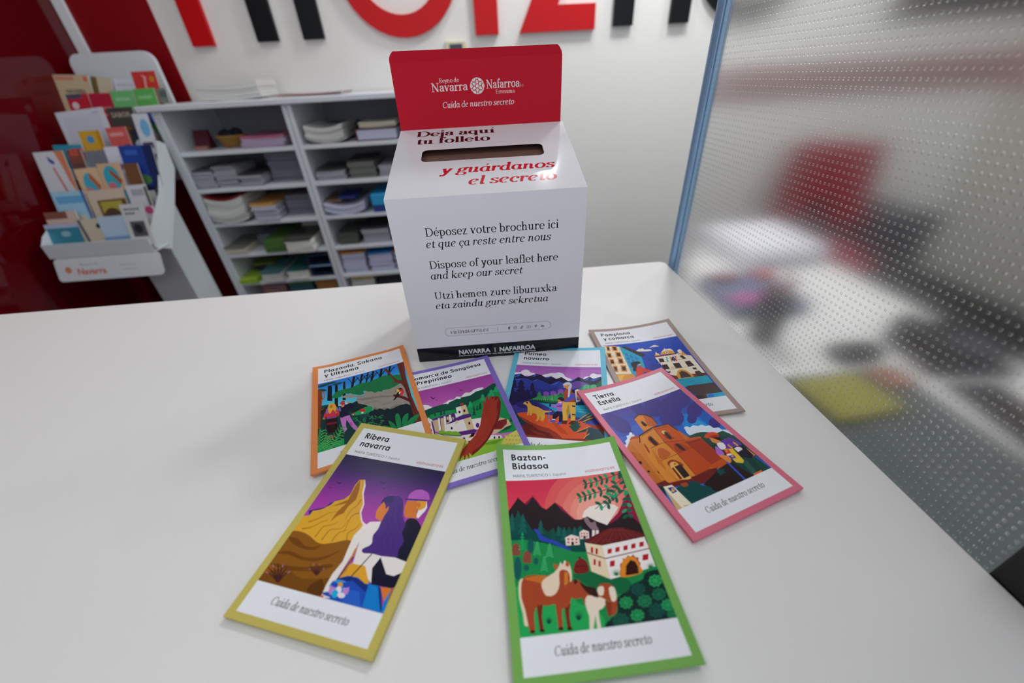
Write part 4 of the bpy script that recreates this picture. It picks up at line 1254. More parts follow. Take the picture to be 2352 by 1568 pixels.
 'yellow': '''
43 38 77 -5 0 1005 0 1005 1005 -5 1005
47 40 82 -5 26 1005 26 1005 1005 -5 1005
52 40 88 -5 52 1005 52 1005 1005 -5 1005
56 42 93 -5 78 1005 78 1005 1005 -5 1005
63 43 100 -5 104 1005 104 1005 1005 -5 1005
73 44 110 -5 130 1005 130 1005 1005 -5 1005
83 45 118 -5 156 1005 156 1005 1005 -5 1005
93 46 128 -5 182 1005 182 1005 1005 -5 1005
104 48 135 -5 208 1005 208 1005 1005 -5 1005
114 50 140 -5 234 1005 234 1005 1005 -5 1005
126 53 146 -5 260 1005 260 1005 1005 -5 1005
136 55 151 -5 286 1005 286 1005 1005 -5 1005
145 57 156 -5 312 1005 312 1005 1005 -5 1005
152 59 158 -5 338 1005 338 1005 1005 -5 1005
158 60 162 -5 364 1005 364 1005 1005 -5 1005
165 62 164 -5 390 1005 390 1005 1005 -5 1005
169 64 167 -5 416 1005 416 1005 1005 -5 1005
171 67 169 -5 442 1005 442 1005 1005 -5 1005
173 70 171 -5 468 1005 468 1005 1005 -5 1005
175 73 173 -5 494 1005 494 1005 1005 -5 1005
46 31 78 74 249 93 249 116 260 122 248 137 243 127 253 123 266 118 267 96 257
46 31 78 465 181 483 181 503 191 510 180 525 175 515 185 510 198 505 199 484 189
46 31 78 42 303 52 303 65 309 68 302 76 300 71 305 69 312 66 313 54 307
46 31 78 515 226 524 226 534 232 537 226 545 224 540 228 537 235 534 235 525 230
241 219 226 306 193 325 190 363 240 384 298 445 382 460 446 509 502 549 517 561 542 513 589 351 330
58 42 120 362 328 370 491 129 538 58 544 31 531 14 510 47 495 108 472 139 455 149 423 202 387 275 356 290 306 261 222 268 194
224 168 50 275 199 321 191 346 243 367 298 430 378 443 443 496 504 528 526 528 585 507 673 384 710 237 729 -18 696 -15 556 47 544 48 507 115 481 162 440 181 403 247 373 275 330 265 247
168 102 30 274 245 283 202 327 277 351 358 320 420 316 475 279 502 249 554 258 473 289 398 266 410 183 447 285 371 280 324
176 122 30 401 352 400 362 398 378 396 395 392 409 386 418 379 423 372 429 367 440 364 458 363 482 362 504 362 519 358 518 358 503 358 480 359 457 361 438 366 426 373 419 379 413 384 405 387 392 388 375 389 359 390 348
176 122 30 451 453 440 458 425 466 410 475 401 487 399 503 401 523 405 543 408 561 409 576 411 590 412 601 412 609 409 609 408 601 406 589 404 575 402 560 399 543 394 522 391 501 393 484 402 470 418 459 433 451 443 445
176 122 30 71 585 83 578 100 569 118 558 134 547 148 535 161 522 175 509 190 497 209 488 230 481 250 475 263 471 265 473 252 477 233 484 212 492 194 501 180 513 168 526 155 540 142 552 125 564 108 575 91 585 80 592
176 122 30 203 673 205 658 207 637 211 613 218 595 231 585 247 580 264 576 277 571 289 563 299 554 308 546 314 540 317 541 311 548 303 557 293 566 282 575 268 581 252 585 237 590 226 599 220 617 217 639 215 661 214 676
176 122 30 271 684 272 669 274 648 278 625 288 606 307 596 331 591 355 586 372 578 380 563 383 544 384 526 385 513 388 514 388 527 388 545 385 565 377 581 359 590 335 596 312 601 295 611 287 628 283 650 282 672 282 686
176 122 30 355 678 357 667 358 650 362 631 369 615 383 603 402 593 420 585 433 579 435 581 423 587 405 596 388 607 375 619 369 634 367 652 366 669 366 681
176 122 30 56 639 69 635 88 629 109 622 127 613 141 603 155 589 168 576 180 565 194 557 207 551 218 547 226 544 229 546 221 550 210 554 198 561 185 569 173 580 161 593 148 607 133 618 115 628 95 636 76 642 63 646
176 122 30 469 657 464 647 455 632 447 616 445 600 452 587 465 576 479 565 488 555 492 544 492 534 492 524 492 517 495 518 496 525 497 535 496 546 493 557 484 568 471 580 459 591 453 603 455 616 463 632 472 646 478 656
143 90 28 -59 754 -53 710 -35 690 -13 676 14 666 45 662 76 662 105 664 134 670 165 677 202 689 241 702 280 708 317 703 353 692 390 680 429 663 469 647 501 645 524 666 540 702 550 744 554 792 553 844 550 893 563 937 574 977 530 1005 377 1024 161 1031 -6 1012 -60 942 -60 840
115 69 21 -4 712 14 708 51 708 88 711 117 721 146 733 174 742 204 743 234 741 258 736 277 727 290 715 297 710 295 720 286 737 270 751 245 758 212 763 178 764 144 762 109 757 76 750 41 738 9 723
115 69 21 -7 826 6 816 43 803 85 795 131 798 182 807 232 810 279 805 325 796 367 782 412 757 454 727 473 715 455 735 413 773 370 803 332 818 291 825 248 829 202 828 153 823 107 819 59 821 15 826
115 69 21 -4 893 21 889 76 885 133 881 180 878 229 874 279 866 339 849 402 828 449 814 475 813 485 820 475 830 439 847 382 867 322 884 263 895 200 903 141 906 80 904 23 899
122 75 22 -4 1006 -37 988 -3 962 40 939 70 921 107 906 150 899 199 906 253 921 305 930 355 925 405 913 450 904 491 894 527 886 550 893 570 926 577 972 530 1005 375 1016 157 1015
94 56 18 392 967 396 955 405 943 417 931 431 919 449 908 468 910 499 937 532 976 541 1003 510 1007 456 1001 413 992 396 985 391 977
74 37 36 152 987 67 955 15 948 14 945 68 949 156 978
184 106 138 42 953 15 949 14 944 40 946
74 37 36 150 986 63 940 10 921 11 918 68 934 158 979
74 37 36 148 985 71 927 25 897 28 895 78 923 160 980
184 106 138 48 913 24 898 29 895 54 908
74 37 36 147 984 88 918 58 883 63 882 98 916 161 981
74 37 36 146 983 112 916 102 880 108 880 123 916 162 982
184 106 138 106 897 101 880 110 880 117 898
74 37 36 146 982 137 920 149 889 154 890 148 922 163 984
74 37 36 146 980 159 930 189 908 193 910 170 934 163 985
184 106 138 173 918 187 907 195 911 182 923
74 37 36 399 897 347 877 312 870 312 867 349 873 402 891
184 106 138 330 874 312 870 312 867 330 869
74 37 36 398 896 346 867 310 851 311 849 349 863 403 891
74 37 36 397 896 351 858 322 835 324 834 356 855 404 892
184 106 138 336 847 321 836 324 833 340 844
74 37 36 396 895 363 852 344 826 347 825 369 851 405 893
74 37 36 395 894 378 850 372 824 376 824 385 850 406 894
184 106 138 374 837 371 824 377 824 381 837
74 37 36 395 893 394 853 402 830 405 831 402 855 406 895
74 37 36 395 892 408 860 426 843 429 845 415 863 406 895
184 106 138 417 851 425 843 430 845 423 854
184 95 192 784 330 794 366 783 398 754 420 713 428 666 421 624 399 594 367 582 330 591 296 621 272 665 264 713 273 755 296
20 20 46 864 421 883 412 909 410 936 414 962 428 988 449 1009 470 1026 484 1038 498 1047 527 1056 586 1060 656 1059 707 1046 726 1027 728 1004 724 975 719 941 708 914 690 896 661 884 623 875 586 867 550 861 514 858 482 856 456 856 436
239 232 228 914 344 935 300 948 257 977 312 971 346 960 363 944 403 920 395
217 122 46 787 285 871 272 912 318 907 358 931 405 835 414 804 379 788 329
230 162 46 870 269 950 264 960 315 926 344 892 329
217 122 46 876 298 881 286 894 281 907 290 916 304 916 321 908 332 891 318
184 95 192 784 280 780 268 778 250 781 234 789 220 800 207 814 197 830 190 847 185 866 183 887 185 909 191 928 198 942 209 953 223 960 234 966 242 969 248 956 256 913 267 854 279 809 287 791 289 786 287
58 42 120 756 276 949 254 952 266 763 287
31 79 184 551 877 666 832 833 867 879 920 1022 993 533 1009 533 906
23 48 122 527 898 586 870 667 852 774 865 816 890 808 916 683 874 637 884 601 961
42 98 200 679 925 766 920 835 1004 688 1008
15 127 208 808 872 875 863 982 1002 838 994
23 48 122 875 863 908 875 986 988 971 991
224 122 48 900 872 979 858 970 942
15 127 208 967 942 979 867 1003 921 1006 1001 978 990
168 106 32 979 867 992 838 1013 978 1007 1003
227 166 46 608 775 713 773 762 806 806 868 780 873 705 849 628 853 568 881 591 811
237 230 224 714 523 799 708 779 771 831 867 782 843 716 776 616 779 594 707 575 642 576 705 569 789 559 901 586 993 522 1002 510 932 509 865 532 780 515 689 505 608 529 548 574 495 664 477
237 230 224 795 701 836 682 920 688 1013 698 1029 747 957 794 896 793 839 748
20 20 46 774 778 797 705 849 751 896 793 954 794 1013 758 1021 841 975 863 883 866 824 869
201 138 48 571 694 583 658 589 724 599 831 567 889 577 782
32 28 46 722 699 649 879 641 876 714 696
32 28 46 596 742 571 890 563 888 588 739
74 42 128 581 353 575 338 575 318 581 300 595 287 615 278 637 271 662 267 690 267 715 271 736 282 755 298 771 319 784 345 796 376 809 404 829 427 851 448 867 468 870 487 867 504 869 522 883 541 901 559 913 578 913 598 907 618 903 637 909 654 918 669 917 680 902 686 879 689 855 691 835 693 814 695 791 696 765 696 737 695 710 696 687 699 666 703 649 703 637 698 629 690 629 680 642 668 663 654 676 638 673 620 661 601 654 582 656 565 662 550 666 533 665 514 662 493 657 472 650 452 641 432 635 412 633 392 634 374 629 360 615 356 595 357
51 32 106 583 352 578 330 586 302 615 283 647 276 668 293 675 317 658 329 632 339 605 350
58 32 112 659 355 668 382 681 419 695 452 713 475 734 495 748 517 746 542 737 566 736 591 754 620 779 649 798 670 794 671 776 651 750 621 732 591 732 565 741 540 743 517 730 497 709 477 690 453 675 419 662 382 653 355
58 32 112 705 346 714 373 726 410 740 443 758 466 778 486 792 508 789 533 780 558 779 583 796 611 821 641 839 661 836 662 818 642 793 612 775 583 776 556 785 531 787 508 774 488 754 468 735 444 721 410 708 373 700 345
58 32 112 752 337 760 364 771 401 785 434 802 457 822 477 835 499 833 524 823 549 822 574 839 602 863 632 881 652 878 654 860 633 835 604 818 574 819 548 828 522 831 499 818 479 798 459 780 435 766 401 754 364 746 336
224 128 56 595 332 629 360 641 384 657 357 669 386 661 436 662 478 629 468 598 461 576 418 577 383
42 79 176 663 967 659 974 641 980 613 985 581 988 550 987 528 984 517 979 521 972 539 966 568 961 600 958 631 959 653 962
74 144 216 691 928 686 955 653 972 605 972 561 957 535 930 540 902 574 885 623 884 668 901
197 138 208 597 948 598 964 589 974 574 975 557 965 546 948 545 932 554 921 569 921 586 931
197 138 208 691 929 693 946 685 957 671 957 657 947 646 929 645 911 652 900 666 900 681 911
31 79 184 600 918 597 927 584 932 565 932 548 927 539 919 541 911 555 905 574 905 591 910
31 79 184 679 907 676 915 661 920 641 921 623 916 614 907 617 899 632 893 652 893 670 898
224 160 48 630 910 628 917 620 922 607 922 596 918 589 910 590 903 599 898 611 898 623 903
240 230 240 639 938 639 948 630 955 616 955 602 949 594 938 595 928 604 921 618 921 632 928
31 176 216 631 964 631 977 622 986 606 986 591 978 581 965 581 952 591 943 607 943 622 951
237 224 240 685 963 682 972 669 978 651 979 634 973 625 964 628 955 641 949 659 949 676 954
216 96 42 511 995 534 985 545 1007 520 1009''',
 'pink': '''
72 62 154 -5 0 1005 0 1005 1005 -5 1005
68 64 158 -5 35 1005 35 1005 1005 -5 1005
64 65 162 -5 70 1005 70 1005 1005 -5 1005
60 67 166 -5 105 1005 105 1005 1005 -5 1005
57 70 170 -5 140 1005 140 1005 1005 -5 1005
54 73 172 -5 175 1005 175 1005 1005 -5 1005
51 77 176 -5 210 1005 210 1005 1005 -5 1005
48 80 178 -5 245 1005 245 1005 1005 -5 1005
46 84 182 -5 280 1005 280 1005 1005 -5 1005
43 89 184 -5 315 1005 315 1005 1005 -5 1005
40 93 188 -5 350 1005 350 1005 1005 -5 1005
37 98 190 -5 385 1005 385 1005 1005 -5 1005
35 102 194 -5 420 1005 420 1005 1005 -5 1005
33 106 196 -5 455 1005 455 1005 1005 -5 1005
31 110 200 -5 490 1005 490 1005 1005 -5 1005
29 114 202 -5 525 1005 525 1005 1005 -5 1005
27 128 212 800 576 766 582 732 574 701 553 677 520 661 478 656 431 661 383 678 339 704 303 737 279 774 271 810 279 843 302 868 339 882 384 885 433 877 481 859 523 832 556
42 154 224 833 572 810 576 785 566 764 546 747 516 736 480 734 443 741 408 756 380 777 363 801 359 827 369 850 391 867 422 876 459 877 497 869 531 854 557
59 47 134 739 269 667 296 604 299 560 278 543 236 557 182 601 124 667 74 742 43 812 38 859 61 874 107 855 165 806 223
59 47 134 615 199 564 216 517 212 482 188 466 148 471 98 498 50 542 11 595 -8 645 -5 681 22 697 65 689 116 659 164
59 47 134 929 199 874 217 824 213 789 188 774 146 783 96 816 46 865 6 922 -14 975 -11 1012 16 1025 61 1013 113 978 163
59 47 134 696 352 654 367 617 369 591 357 582 334 591 304 617 272 655 245 698 228 738 225 764 238 773 262 763 294 735 326
59 47 134 155 260 117 273 78 266 47 241 28 204 25 159 41 117 71 86 111 72 151 78 184 104 203 144 203 190 186 231
59 47 134 938 335 886 353 841 357 811 345 801 319 815 284 849 247 898 214 952 193 1000 189 1031 202 1040 230 1024 266 987 304
59 47 134 467 192 437 196 403 177 373 140 352 90 343 37 351 -8 372 -37 403 -42 438 -22 470 18 491 70 497 122 489 166
59 47 134 972 520 942 528 916 525 897 513 890 492 896 468 913 445 940 427 970 418 998 421 1017 434 1024 455 1017 479 998 502
59 47 134 593 355 564 362 536 354 514 334 501 305 502 271 515 241 538 220 567 212 596 219 619 241 631 271 630 305 616 335
59 47 134 108 164 76 176 44 172 18 153 3 122 2 86 15 51 41 24 74 12 107 16 134 36 149 68 149 105 134 139
59 47 134 822 389 793 399 767 399 750 390 743 373 750 352 768 330 794 312 824 301 850 301 868 310 875 328 867 350 849 371
63 98 192 289 305 258 333 220 349 185 352 157 341 143 318 144 288 162 255 193 227 231 209 268 206 297 217 311 241 308 273
63 98 192 81 357 60 373 31 382 1 380 -26 370 -44 352 -50 330 -42 309 -21 292 8 283 39 284 67 295 85 313 90 335
220 230 244 654 406 676 398 697 407 703 416 710 424 731 420 756 416 774 428 791 441 812 439 832 438 843 453 853 468 874 470 894 473 899 493 904 513 926 518 949 522 953 538 956 556 975 561 994 570 1007 608 999 638 932 622 856 589 821 551 784 518 704 520 636 517 633 462
220 230 244 -33 375 -6 371 21 369 27 353 30 337 49 330 68 323 75 306 81 291 95 293 110 295 124 279 138 269 155 279 157 314 117 403 65 475 9 461 -36 422 -44 396
31 74 64 579 517 595 494 627 494 658 496 683 494 707 495 731 498 753 502 774 509 798 519 824 533 852 550 882 566 916 566 952 565 983 612 1021 752 1052 925 1035 1039 932 1060 787 1048 678 1005 640 931 635 825 630 725 609 643 587 570
23 56 46 684 651 788 650 798 792 770 909 607 845
200 112 44 69 352 383 299 578 407 708 782 574 838 362 827 83 804 -20 769 -31 424
192 106 40 -33 421 78 491 92 768 7 780 -20 769 -17 635
168 88 30 -33 421 25 460 -7 639 -19 622
208 122 48 76 343 112 318 172 320 200 353 142 479 107 779 62 773 69 595 73 465
180 81 31 76 343 112 318 172 320 199 345 168 350 107 341
217 138 52 198 330 385 297 366 469 203 482 154 616 181 808 99 788 111 560
204 90 36 383 296 549 314 578 407 552 543 364 471
217 138 52 202 478 364 468 381 608 200 611
199 84 36 360 469 556 518 557 608 379 607
217 138 52 200 611 381 608 365 825 194 814 168 714
194 78 34 379 607 562 600 567 801 512 822 361 827
168 60 34 536 527 610 514 712 537 709 558 716 785 568 794 549 609
200 90 48 536 527 610 514 712 537 709 555 591 540
196 82 31 568 794 714 787 731 824 646 860 574 838 541 806
110 36 32 -20 769 92 768 122 842 68 821
110 36 32 87 800 196 812 364 826 514 820 585 834 542 892 366 905 189 852 109 843
217 131 46 287 149 363 122 402 138 381 256 402 291 271 301
192 90 34 400 137 465 194 452 284 402 291 350 267
192 90 34 266 299 412 295 436 301 271 310
58 24 20 285 143 366 116 432 139 470 191 457 200 421 149 360 128 285 154
58 24 20 189 328 387 291 554 309 585 404 572 410 544 319 383 302 188 339
58 24 20 203 331 154 399 144 396 193 329
58 24 20 468 194 456 282 447 285 459 197
122 44 24 202 475 365 466 558 516 554 520 362 470 201 480
122 44 24 201 609 382 606 561 600 559 604 380 610 200 613
122 44 24 367 467 383 607 368 824 362 825 378 609 361 469
122 44 24 388 296 367 468 361 469 382 297
138 52 24 229 330 234 332 221 348 216 346
138 52 24 396 314 401 316 387 332 382 330
122 44 24 568 549 573 551 561 563 555 561
138 52 24 244 327 249 329 236 345 231 343
138 52 24 409 315 415 317 400 333 395 331
122 44 24 580 549 585 551 573 563 568 561
138 52 24 259 324 264 326 251 342 246 340
138 52 24 423 316 428 318 413 334 408 332
122 44 24 593 550 598 552 585 564 580 562
138 52 24 274 321 280 323 266 339 261 337
138 52 24 436 317 441 319 427 335 421 333
122 44 24 605 550 610 552 598 565 592 563
138 52 24 290 318 295 320 281 336 276 334
138 52 24 449 318 455 320 440 337 435 334
122 44 24 618 551 623 553 610 565 605 563
138 52 24 305 315 310 317 297 333 291 331
138 52 24 463 320 468 322 454 338 448 336
122 44 24 630 551 635 553 622 566 617 564
138 52 24 320 312 326 314 312 330 307 328
138 52 24 476 321 482 323 467 339 462 337
122 44 24 643 552 648 554 635 566 630 564
138 52 24 336 309 341 311 327 327 322 325
138 52 24 490 322 495 324 480 340 475 338
122 44 24 655 553 660 555 647 567 642 565
138 52 24 351 305 357 307 343 324 337 321
138 52 24 503 323 509 325 494 341 488 339
122 44 24 668 553 673 555 660 568 655 566
138 52 24 367 302 372 304 358 320 353 318
138 52 24 517 324 522 327 507 343 502 341
122 44 24 680 554 686 556 672 568 667 566
154 58 30 243 392 250 381 261 372 272 366 281 363 290 364 297 369 301 382 302 400 303 418 306 437 309 455 307 468 292 474 272 475 256 471 249 463 247 450 246 436 243 421 241 405
42 20 16 257 394 264 384 274 379 283 378 287 377 289 379 290 388 292 412 294 443 291 465 283 473 271 473 262 465 257 445 256 417
154 58 30 412 372 421 360 434 356 447 356 459 355 470 357 477 367 478 391 476 422 475 446 479 460 483 467 480 471 463 472 439 469 420 459 412 433 410 399
230 176 96 421 365 429 361 439 359 449 359 456 361 463 365 468 370 470 376 469 384 464 389 451 394 434 397 422 396 418 387 418 375
42 20 16 438 387 446 377 457 375 464 382 465 403 464 433 459 455 450 463 438 464 430 456 429 436 432 408
192 96 40 241 518 255 506 269 503 282 504 293 506 302 513 310 525 321 545 330 571 323 591 287 603 237 608 205 603 205 580 223 545
168 64 30 417 525 431 516 447 516 462 518 475 523 486 530 496 542 509 563 521 588 517 606 480 611 428 608 392 598 389 576 402 547
42 20 16 436 528 444 520 457 520 468 528 474 548 477 577 476 597 469 604 458 604 448 597 442 577 437 549
42 20 16 320 208 326 199 334 196 341 200 348 216 353 239 354 256 344 263 329 263 318 258 315 244 316 223
154 58 30 170 423 176 417 181 422 182 434 180 455 174 482 168 503 160 512 153 516 149 509 153 484 162 448
154 58 30 223 655 232 646 246 639 262 635 277 635 293 637 307 644 319 654 330 668 337 681 343 695 346 707 344 716 336 718 323 716 306 713 283 710 256 706 235 698 225 685 221 669
230 176 96 238 668 249 658 264 654 277 654 290 657 302 664 309 677 307 696 302 721 299 748 306 779 315 811 312 831 283 832 241 820 211 803 205 781 212 754 219 728 224 705 229 684
42 20 16 261 696 329 700 316 809 252 811
122 44 24 226 701 246 700 239 808 213 807
192 96 40 294 681 290 684 285 685 279 685 275 683 273 680 272 677 274 673 279 670 284 669 289 669 293 671 296 674 296 677
42 20 16 2 549 29 553 23 579 -2 579
42 20 16 13 647 34 649 30 666 9 664
42 20 16 91 678 100 679 101 704 90 704
58 24 20 169 249 149 309 144 310 164 250
58 24 20 149 266 185 269 182 274 146 271
58 24 20 364 91 349 119 344 119 358 91
42 30 28 352 911 595 846 735 832 803 995 1015 1000 668 1013 392 1015 385 946
23 74 72 124 860 146 851 171 850 192 859 212 866 229 860 246 852 269 849 293 850 315 860 333 874 334 889 334 903 344 914 357 924 375 932 389 942 392 958 391 976 410 996 396 1011 266 1021 136 1014 108 963 112 904 114 876
18 56 56 -25 767 42 808 1 892 4 1008 -34 879
168 74 32 187 834 246 846 235 875 190 869
23 74 72 555 861 598 847 597 866 633 861 607 882 622 894 582 896 549 901
205 178 122 37 809 63 832 50 1010 -2 1002
237 227 204 37 809 116 820 142 1009 47 1009
46 63 154 62 830 111 836 114 881 67 882
224 176 64 68 865 97 839 100 841 72 867
224 176 64 69 865 107 841 109 844 71 867
224 176 64 69 864 113 847 114 850 71 867
224 176 64 70 864 114 855 114 859 70 868
224 176 64 71 864 109 864 108 867 69 868
224 176 64 71 864 100 870 98 874 69 868
224 176 64 72 864 89 873 86 876 68 867
205 178 122 72 988 122 998 121 1005 69 997
30 64 56 766 860 941 872 911 990 801 997 780 952
47 90 80 823 867 873 874 852 991 801 997
224 112 48 813 985 904 984 892 1006 802 1005
224 138 72 970 743 985 797 990 861 955 867 947 803
35 30 48 890 725 986 736 972 860 929 876 864 834 862 769
106 63 160 832 653 881 639 933 641 957 656 970 681 981 717 977 745 937 741 886 731 842 742 812 743 811 700
232 168 58 938 691 946 735 931 740 923 697
232 168 58 872 694 878 739 863 744 857 699
236 230 226 881 787 879 748 892 745
236 230 226 881 787 894 743 909 744
236 230 226 881 787 910 743 925 746
236 230 226 881 787 925 746 938 752
236 230 226 881 787 937 753 945 761
236 230 226 881 787 943 762 946 771
236 230 226 881 787 944 772 940 780
176 106 208 753 667 762 682 765 708 764 738 755 761 724 759 697 745 702 723 719 700 737 678
236 230 240 782 654 802 649 822 652 837 659 844 672 839 694 825 714 803 720 781 720 770 713 767 700 771 676
232 190 58 794 715 869 745 853 866 822 882 774 854 780 771
216 72 46 783 725 831 734 818 773 772 765
236 230 226 768 766 810 772 805 789 763 784
74 79 168 769 782 822 790 816 823 768 817
232 148 58 806 747 801 750 796 752 790 752 786 750 784 747 785 744 788 740 792 737 798 736 803 736 807 737 809 740 809 744
232 148 58 811 803 806 806 800 807 795 807 790 805 788 802 788 799 791 795 796 793 802 791 807 791 812 793 814 796 814 800
224 138 72 700 746 735 757 769 780 769 806 755 830 735 840 715 840 709 823 707 798 699 767
224 138 72 774 579 823 605 840 653 786 652 763 625
42 24 32 782 575 875 599 852 643 825 624 810 603
217 79 46 736 560 758 545 794 534 827 534 857 541 876 554 885 570 884 589 869 602 830 596 787 584 753 572
168 52 32 794 564 885 588 868 606 786 585
47 90 200 717 817 713 1004 696 1008 700 821
47 90 200 988 867 1001 992 984 997 970 872''',
 'brown': '''
36 78 190 -5 0 1005 0 1005 1005 -5 1005
35 75 186 -5 83 1005 83 1005 1005 -5 1005
34 72 182 -5 167 1005 167 1005 1005 -5 1005
35 69 178 -5 250 1005 250 1005 1005 -5 1005
38 66 174 -5 333 1005 333 1005 1005 -5 1005
41 64 170 -5 417 1005 417 1005 1005 -5 1005
47 58 152 316 520 338 495 385 463 430 436 463 421 494 413 517 413 532 421 540 438 543 457 543 482 539 511 525 532 496 540 457 541 419 538 376 536 334 532
237 227 208 391 158 398 148 421 139 431 127 440 119 452 122 464 128 477 122 488 119 496 133 505 148 519 149 535 149 554 151 571 156 584 171 580 184 542 185 490 180 433 170
237 227 208 575 124 596 113 628 100 643 92 653 90 666 94 678 102 696 114 703 125 670 125 628 122 593 124
26 32 80 645 154 655 160 657 176 671 167 683 168 669 173 655 183 651 183 649 168
26 32 80 461 301 473 308 476 327 493 317 508 318 491 324 474 337 469 336 466 318
26 32 80 480 332 488 337 490 349 501 342 510 343 500 347 489 355 486 354 483 343
234 219 192 -41 -8 222 43 171 595 -60 552
31 160 192 218 45 271 65 410 269 370 459 226 555 171 595
31 120 192 239 162 269 191 261 241 229 215
31 120 192 283 205 312 234 304 283 272 257
31 120 192 326 248 355 276 347 324 315 299
31 120 192 230 235 260 263 253 312 221 287
31 120 192 274 277 303 305 295 353 264 328
31 120 192 316 318 345 346 337 393 306 368
31 120 192 222 306 251 334 244 381 213 357
31 120 192 265 347 294 374 286 421 255 397
31 120 192 307 387 335 414 328 460 297 436
31 120 192 214 376 243 402 236 449 205 425
31 120 192 256 416 285 442 278 487 247 464
31 120 192 298 455 326 481 319 526 288 502
58 36 34 233 48 295 51 482 246 415 270
217 138 46 127 11 189 26 168 124 105 112
58 30 28 137 36 174 43 163 102 123 94
201 160 112 190 68 179 117 176 117 187 69
201 160 112 200 70 189 119 186 119 197 71
201 160 112 211 72 199 121 196 121 207 73
201 160 112 221 74 209 123 206 123 218 75
217 138 46 59 5 98 16 79 114 38 106
58 30 28 66 29 88 34 74 92 50 87
201 160 112 100 58 90 107 87 107 97 59
201 160 112 111 60 100 109 97 109 107 61
201 160 112 121 62 110 111 107 111 118 63
201 160 112 131 64 121 113 118 113 128 65
217 138 46 130 128 194 144 172 243 106 230
58 30 28 140 153 179 160 167 221 126 213
201 160 112 194 187 182 236 179 236 191 187
201 160 112 205 189 192 238 189 238 202 189
201 160 112 215 191 203 240 199 240 212 191
201 160 112 225 192 213 241 210 242 222 193
217 138 46 19 132 73 145 55 239 -1 229
58 30 28 29 155 60 161 49 218 15 211
201 160 112 75 186 65 232 62 232 72 186
201 160 112 85 187 75 234 72 234 82 188
201 160 112 95 189 85 236 82 236 92 190
201 160 112 105 191 95 238 92 238 102 192
217 138 46 114 245 177 259 154 359 89 347
58 30 28 124 268 162 275 149 338 108 331
201 160 112 176 303 164 353 161 353 173 303
201 160 112 186 305 174 354 171 355 183 305
201 160 112 196 307 183 356 180 357 193 307
201 160 112 206 309 193 358 190 358 203 309
217 138 46 10 245 66 258 46 353 -11 343
58 30 28 19 268 53 274 41 332 5 326
201 160 112 67 299 56 346 53 347 64 300
201 160 112 77 301 66 348 63 349 74 301
201 160 112 87 303 76 350 73 350 84 303
201 160 112 97 305 86 352 83 352 94 305
217 138 46 102 367 167 382 140 487 74 475
58 30 28 112 391 151 398 136 467 94 459
201 160 112 164 429 150 481 147 481 162 429
201 160 112 174 431 160 483 157 483 171 431
201 160 112 184 432 169 484 167 485 181 433
201 160 112 194 434 179 486 176 486 191 434
217 138 46 10 364 61 376 36 482 -16 472
58 30 28 18 387 49 393 31 461 -1 455
201 160 112 59 423 46 475 43 475 56 423
201 160 112 69 425 56 477 53 477 66 425
201 160 112 79 426 65 479 63 479 76 427
201 160 112 89 428 75 480 72 481 86 428
201 160 112 7 420 -4 468 -7 468 4 420
201 160 112 17 422 6 469 3 470 14 422
201 160 112 27 424 16 471 13 471 24 424
217 146 46 -43 504 188 529 200 612 -35 650
232 176 74 13 529 87 530 6 639 -35 650
74 53 144 208 564 307 559 295 616 194 605
216 56 44 271 441 323 410 341 447 387 488 436 522 425 546 354 537 328 509 314 564 208 570
224 160 112 336 369 352 382 330 408 308 406
42 26 32 236 361 246 348 262 341 286 337 312 337 335 338 352 344 356 362 349 379 328 382 304 387 291 410 280 436 268 448 259 458 257 475 254 490 236 497 218 496 214 482 217 463 227 449 236 434 233 421 229 407 230 383
240 228 206 560 300 850 290 985 361 985 695 611 686 582 519
224 160 64 641 273 696 216 782 194 825 216 825 285
240 228 206 670 240 704 211 735 188 750 168 749 190 811 195 823 219 824 255 803 230 752 213
240 228 206 758 250 752 259 743 265 734 268 726 266 721 261 719 252 722 243 729 234 737 228 747 225 755 227 760 232 761 240
138 74 42 751 249 747 253 742 257 737 258 732 257 729 254 728 250 729 244 733 240 738 236 744 235 748 235 752 239 752 243
224 160 64 567 282 594 254 605 252 628 265 637 287
240 228 206 590 254 622 207 617 237 632 247 639 273
224 160 64 870 271 919 252 935 312 949 357 866 313
240 228 206 875 243 912 229 924 253 900 305 866 278
138 42 36 557 291 843 286 836 302 552 307
201 168 120 555 402 892 390 888 398 552 410
201 168 120 573 537 952 518 949 525 570 544
58 30 28 592 334 649 339 636 401 576 397
58 30 28 728 340 779 341 779 400 725 397
58 30 28 580 440 643 442 637 526 568 520
58 30 28 711 443 791 444 786 528 707 526
58 30 28 859 442 923 434 936 522 854 530
58 30 28 888 552 931 554 933 586 889 582
58 30 28 591 557 620 555 620 581 591 584
58 30 28 848 338 890 332 907 397 868 399
31 160 184 700 317 703 349 685 368 687 400 670 409 670 371 687 352 684 328
244 240 234 724 317 726 349 709 368 710 400 694 410 694 371 711 352 708 328
47 85 192 780 325 782 357 765 376 766 408 749 417 749 379 767 360 764 336
216 56 44 805 325 807 358 789 376 790 408 774 418 774 379 792 360 789 336
224 160 64 745 325 747 358 730 376 731 408 715 418 715 379 732 360 729 336
176 138 96 658 493 656 529 653 530 655 494
176 138 96 667 492 665 528 662 530 663 494
176 138 96 675 492 673 528 670 530 672 494
176 138 96 684 492 682 528 679 529 681 493
176 138 96 693 491 690 527 687 529 689 493
176 138 96 701 491 699 527 696 528 698 492
176 138 96 710 491 708 527 704 528 707 492
176 138 96 719 490 716 526 713 528 715 492
122 30 32 594 614 669 645 650 697 611 686
122 30 32 826 642 994 651 987 696 831 696
217 152 46 653 679 655 639 684 596 701 573 719 560 737 554 757 554 779 560 799 575 814 604 823 638 838 672 827 695 738 696
58 26 24 684 682 709 597 747 578 782 597 801 638 808 682
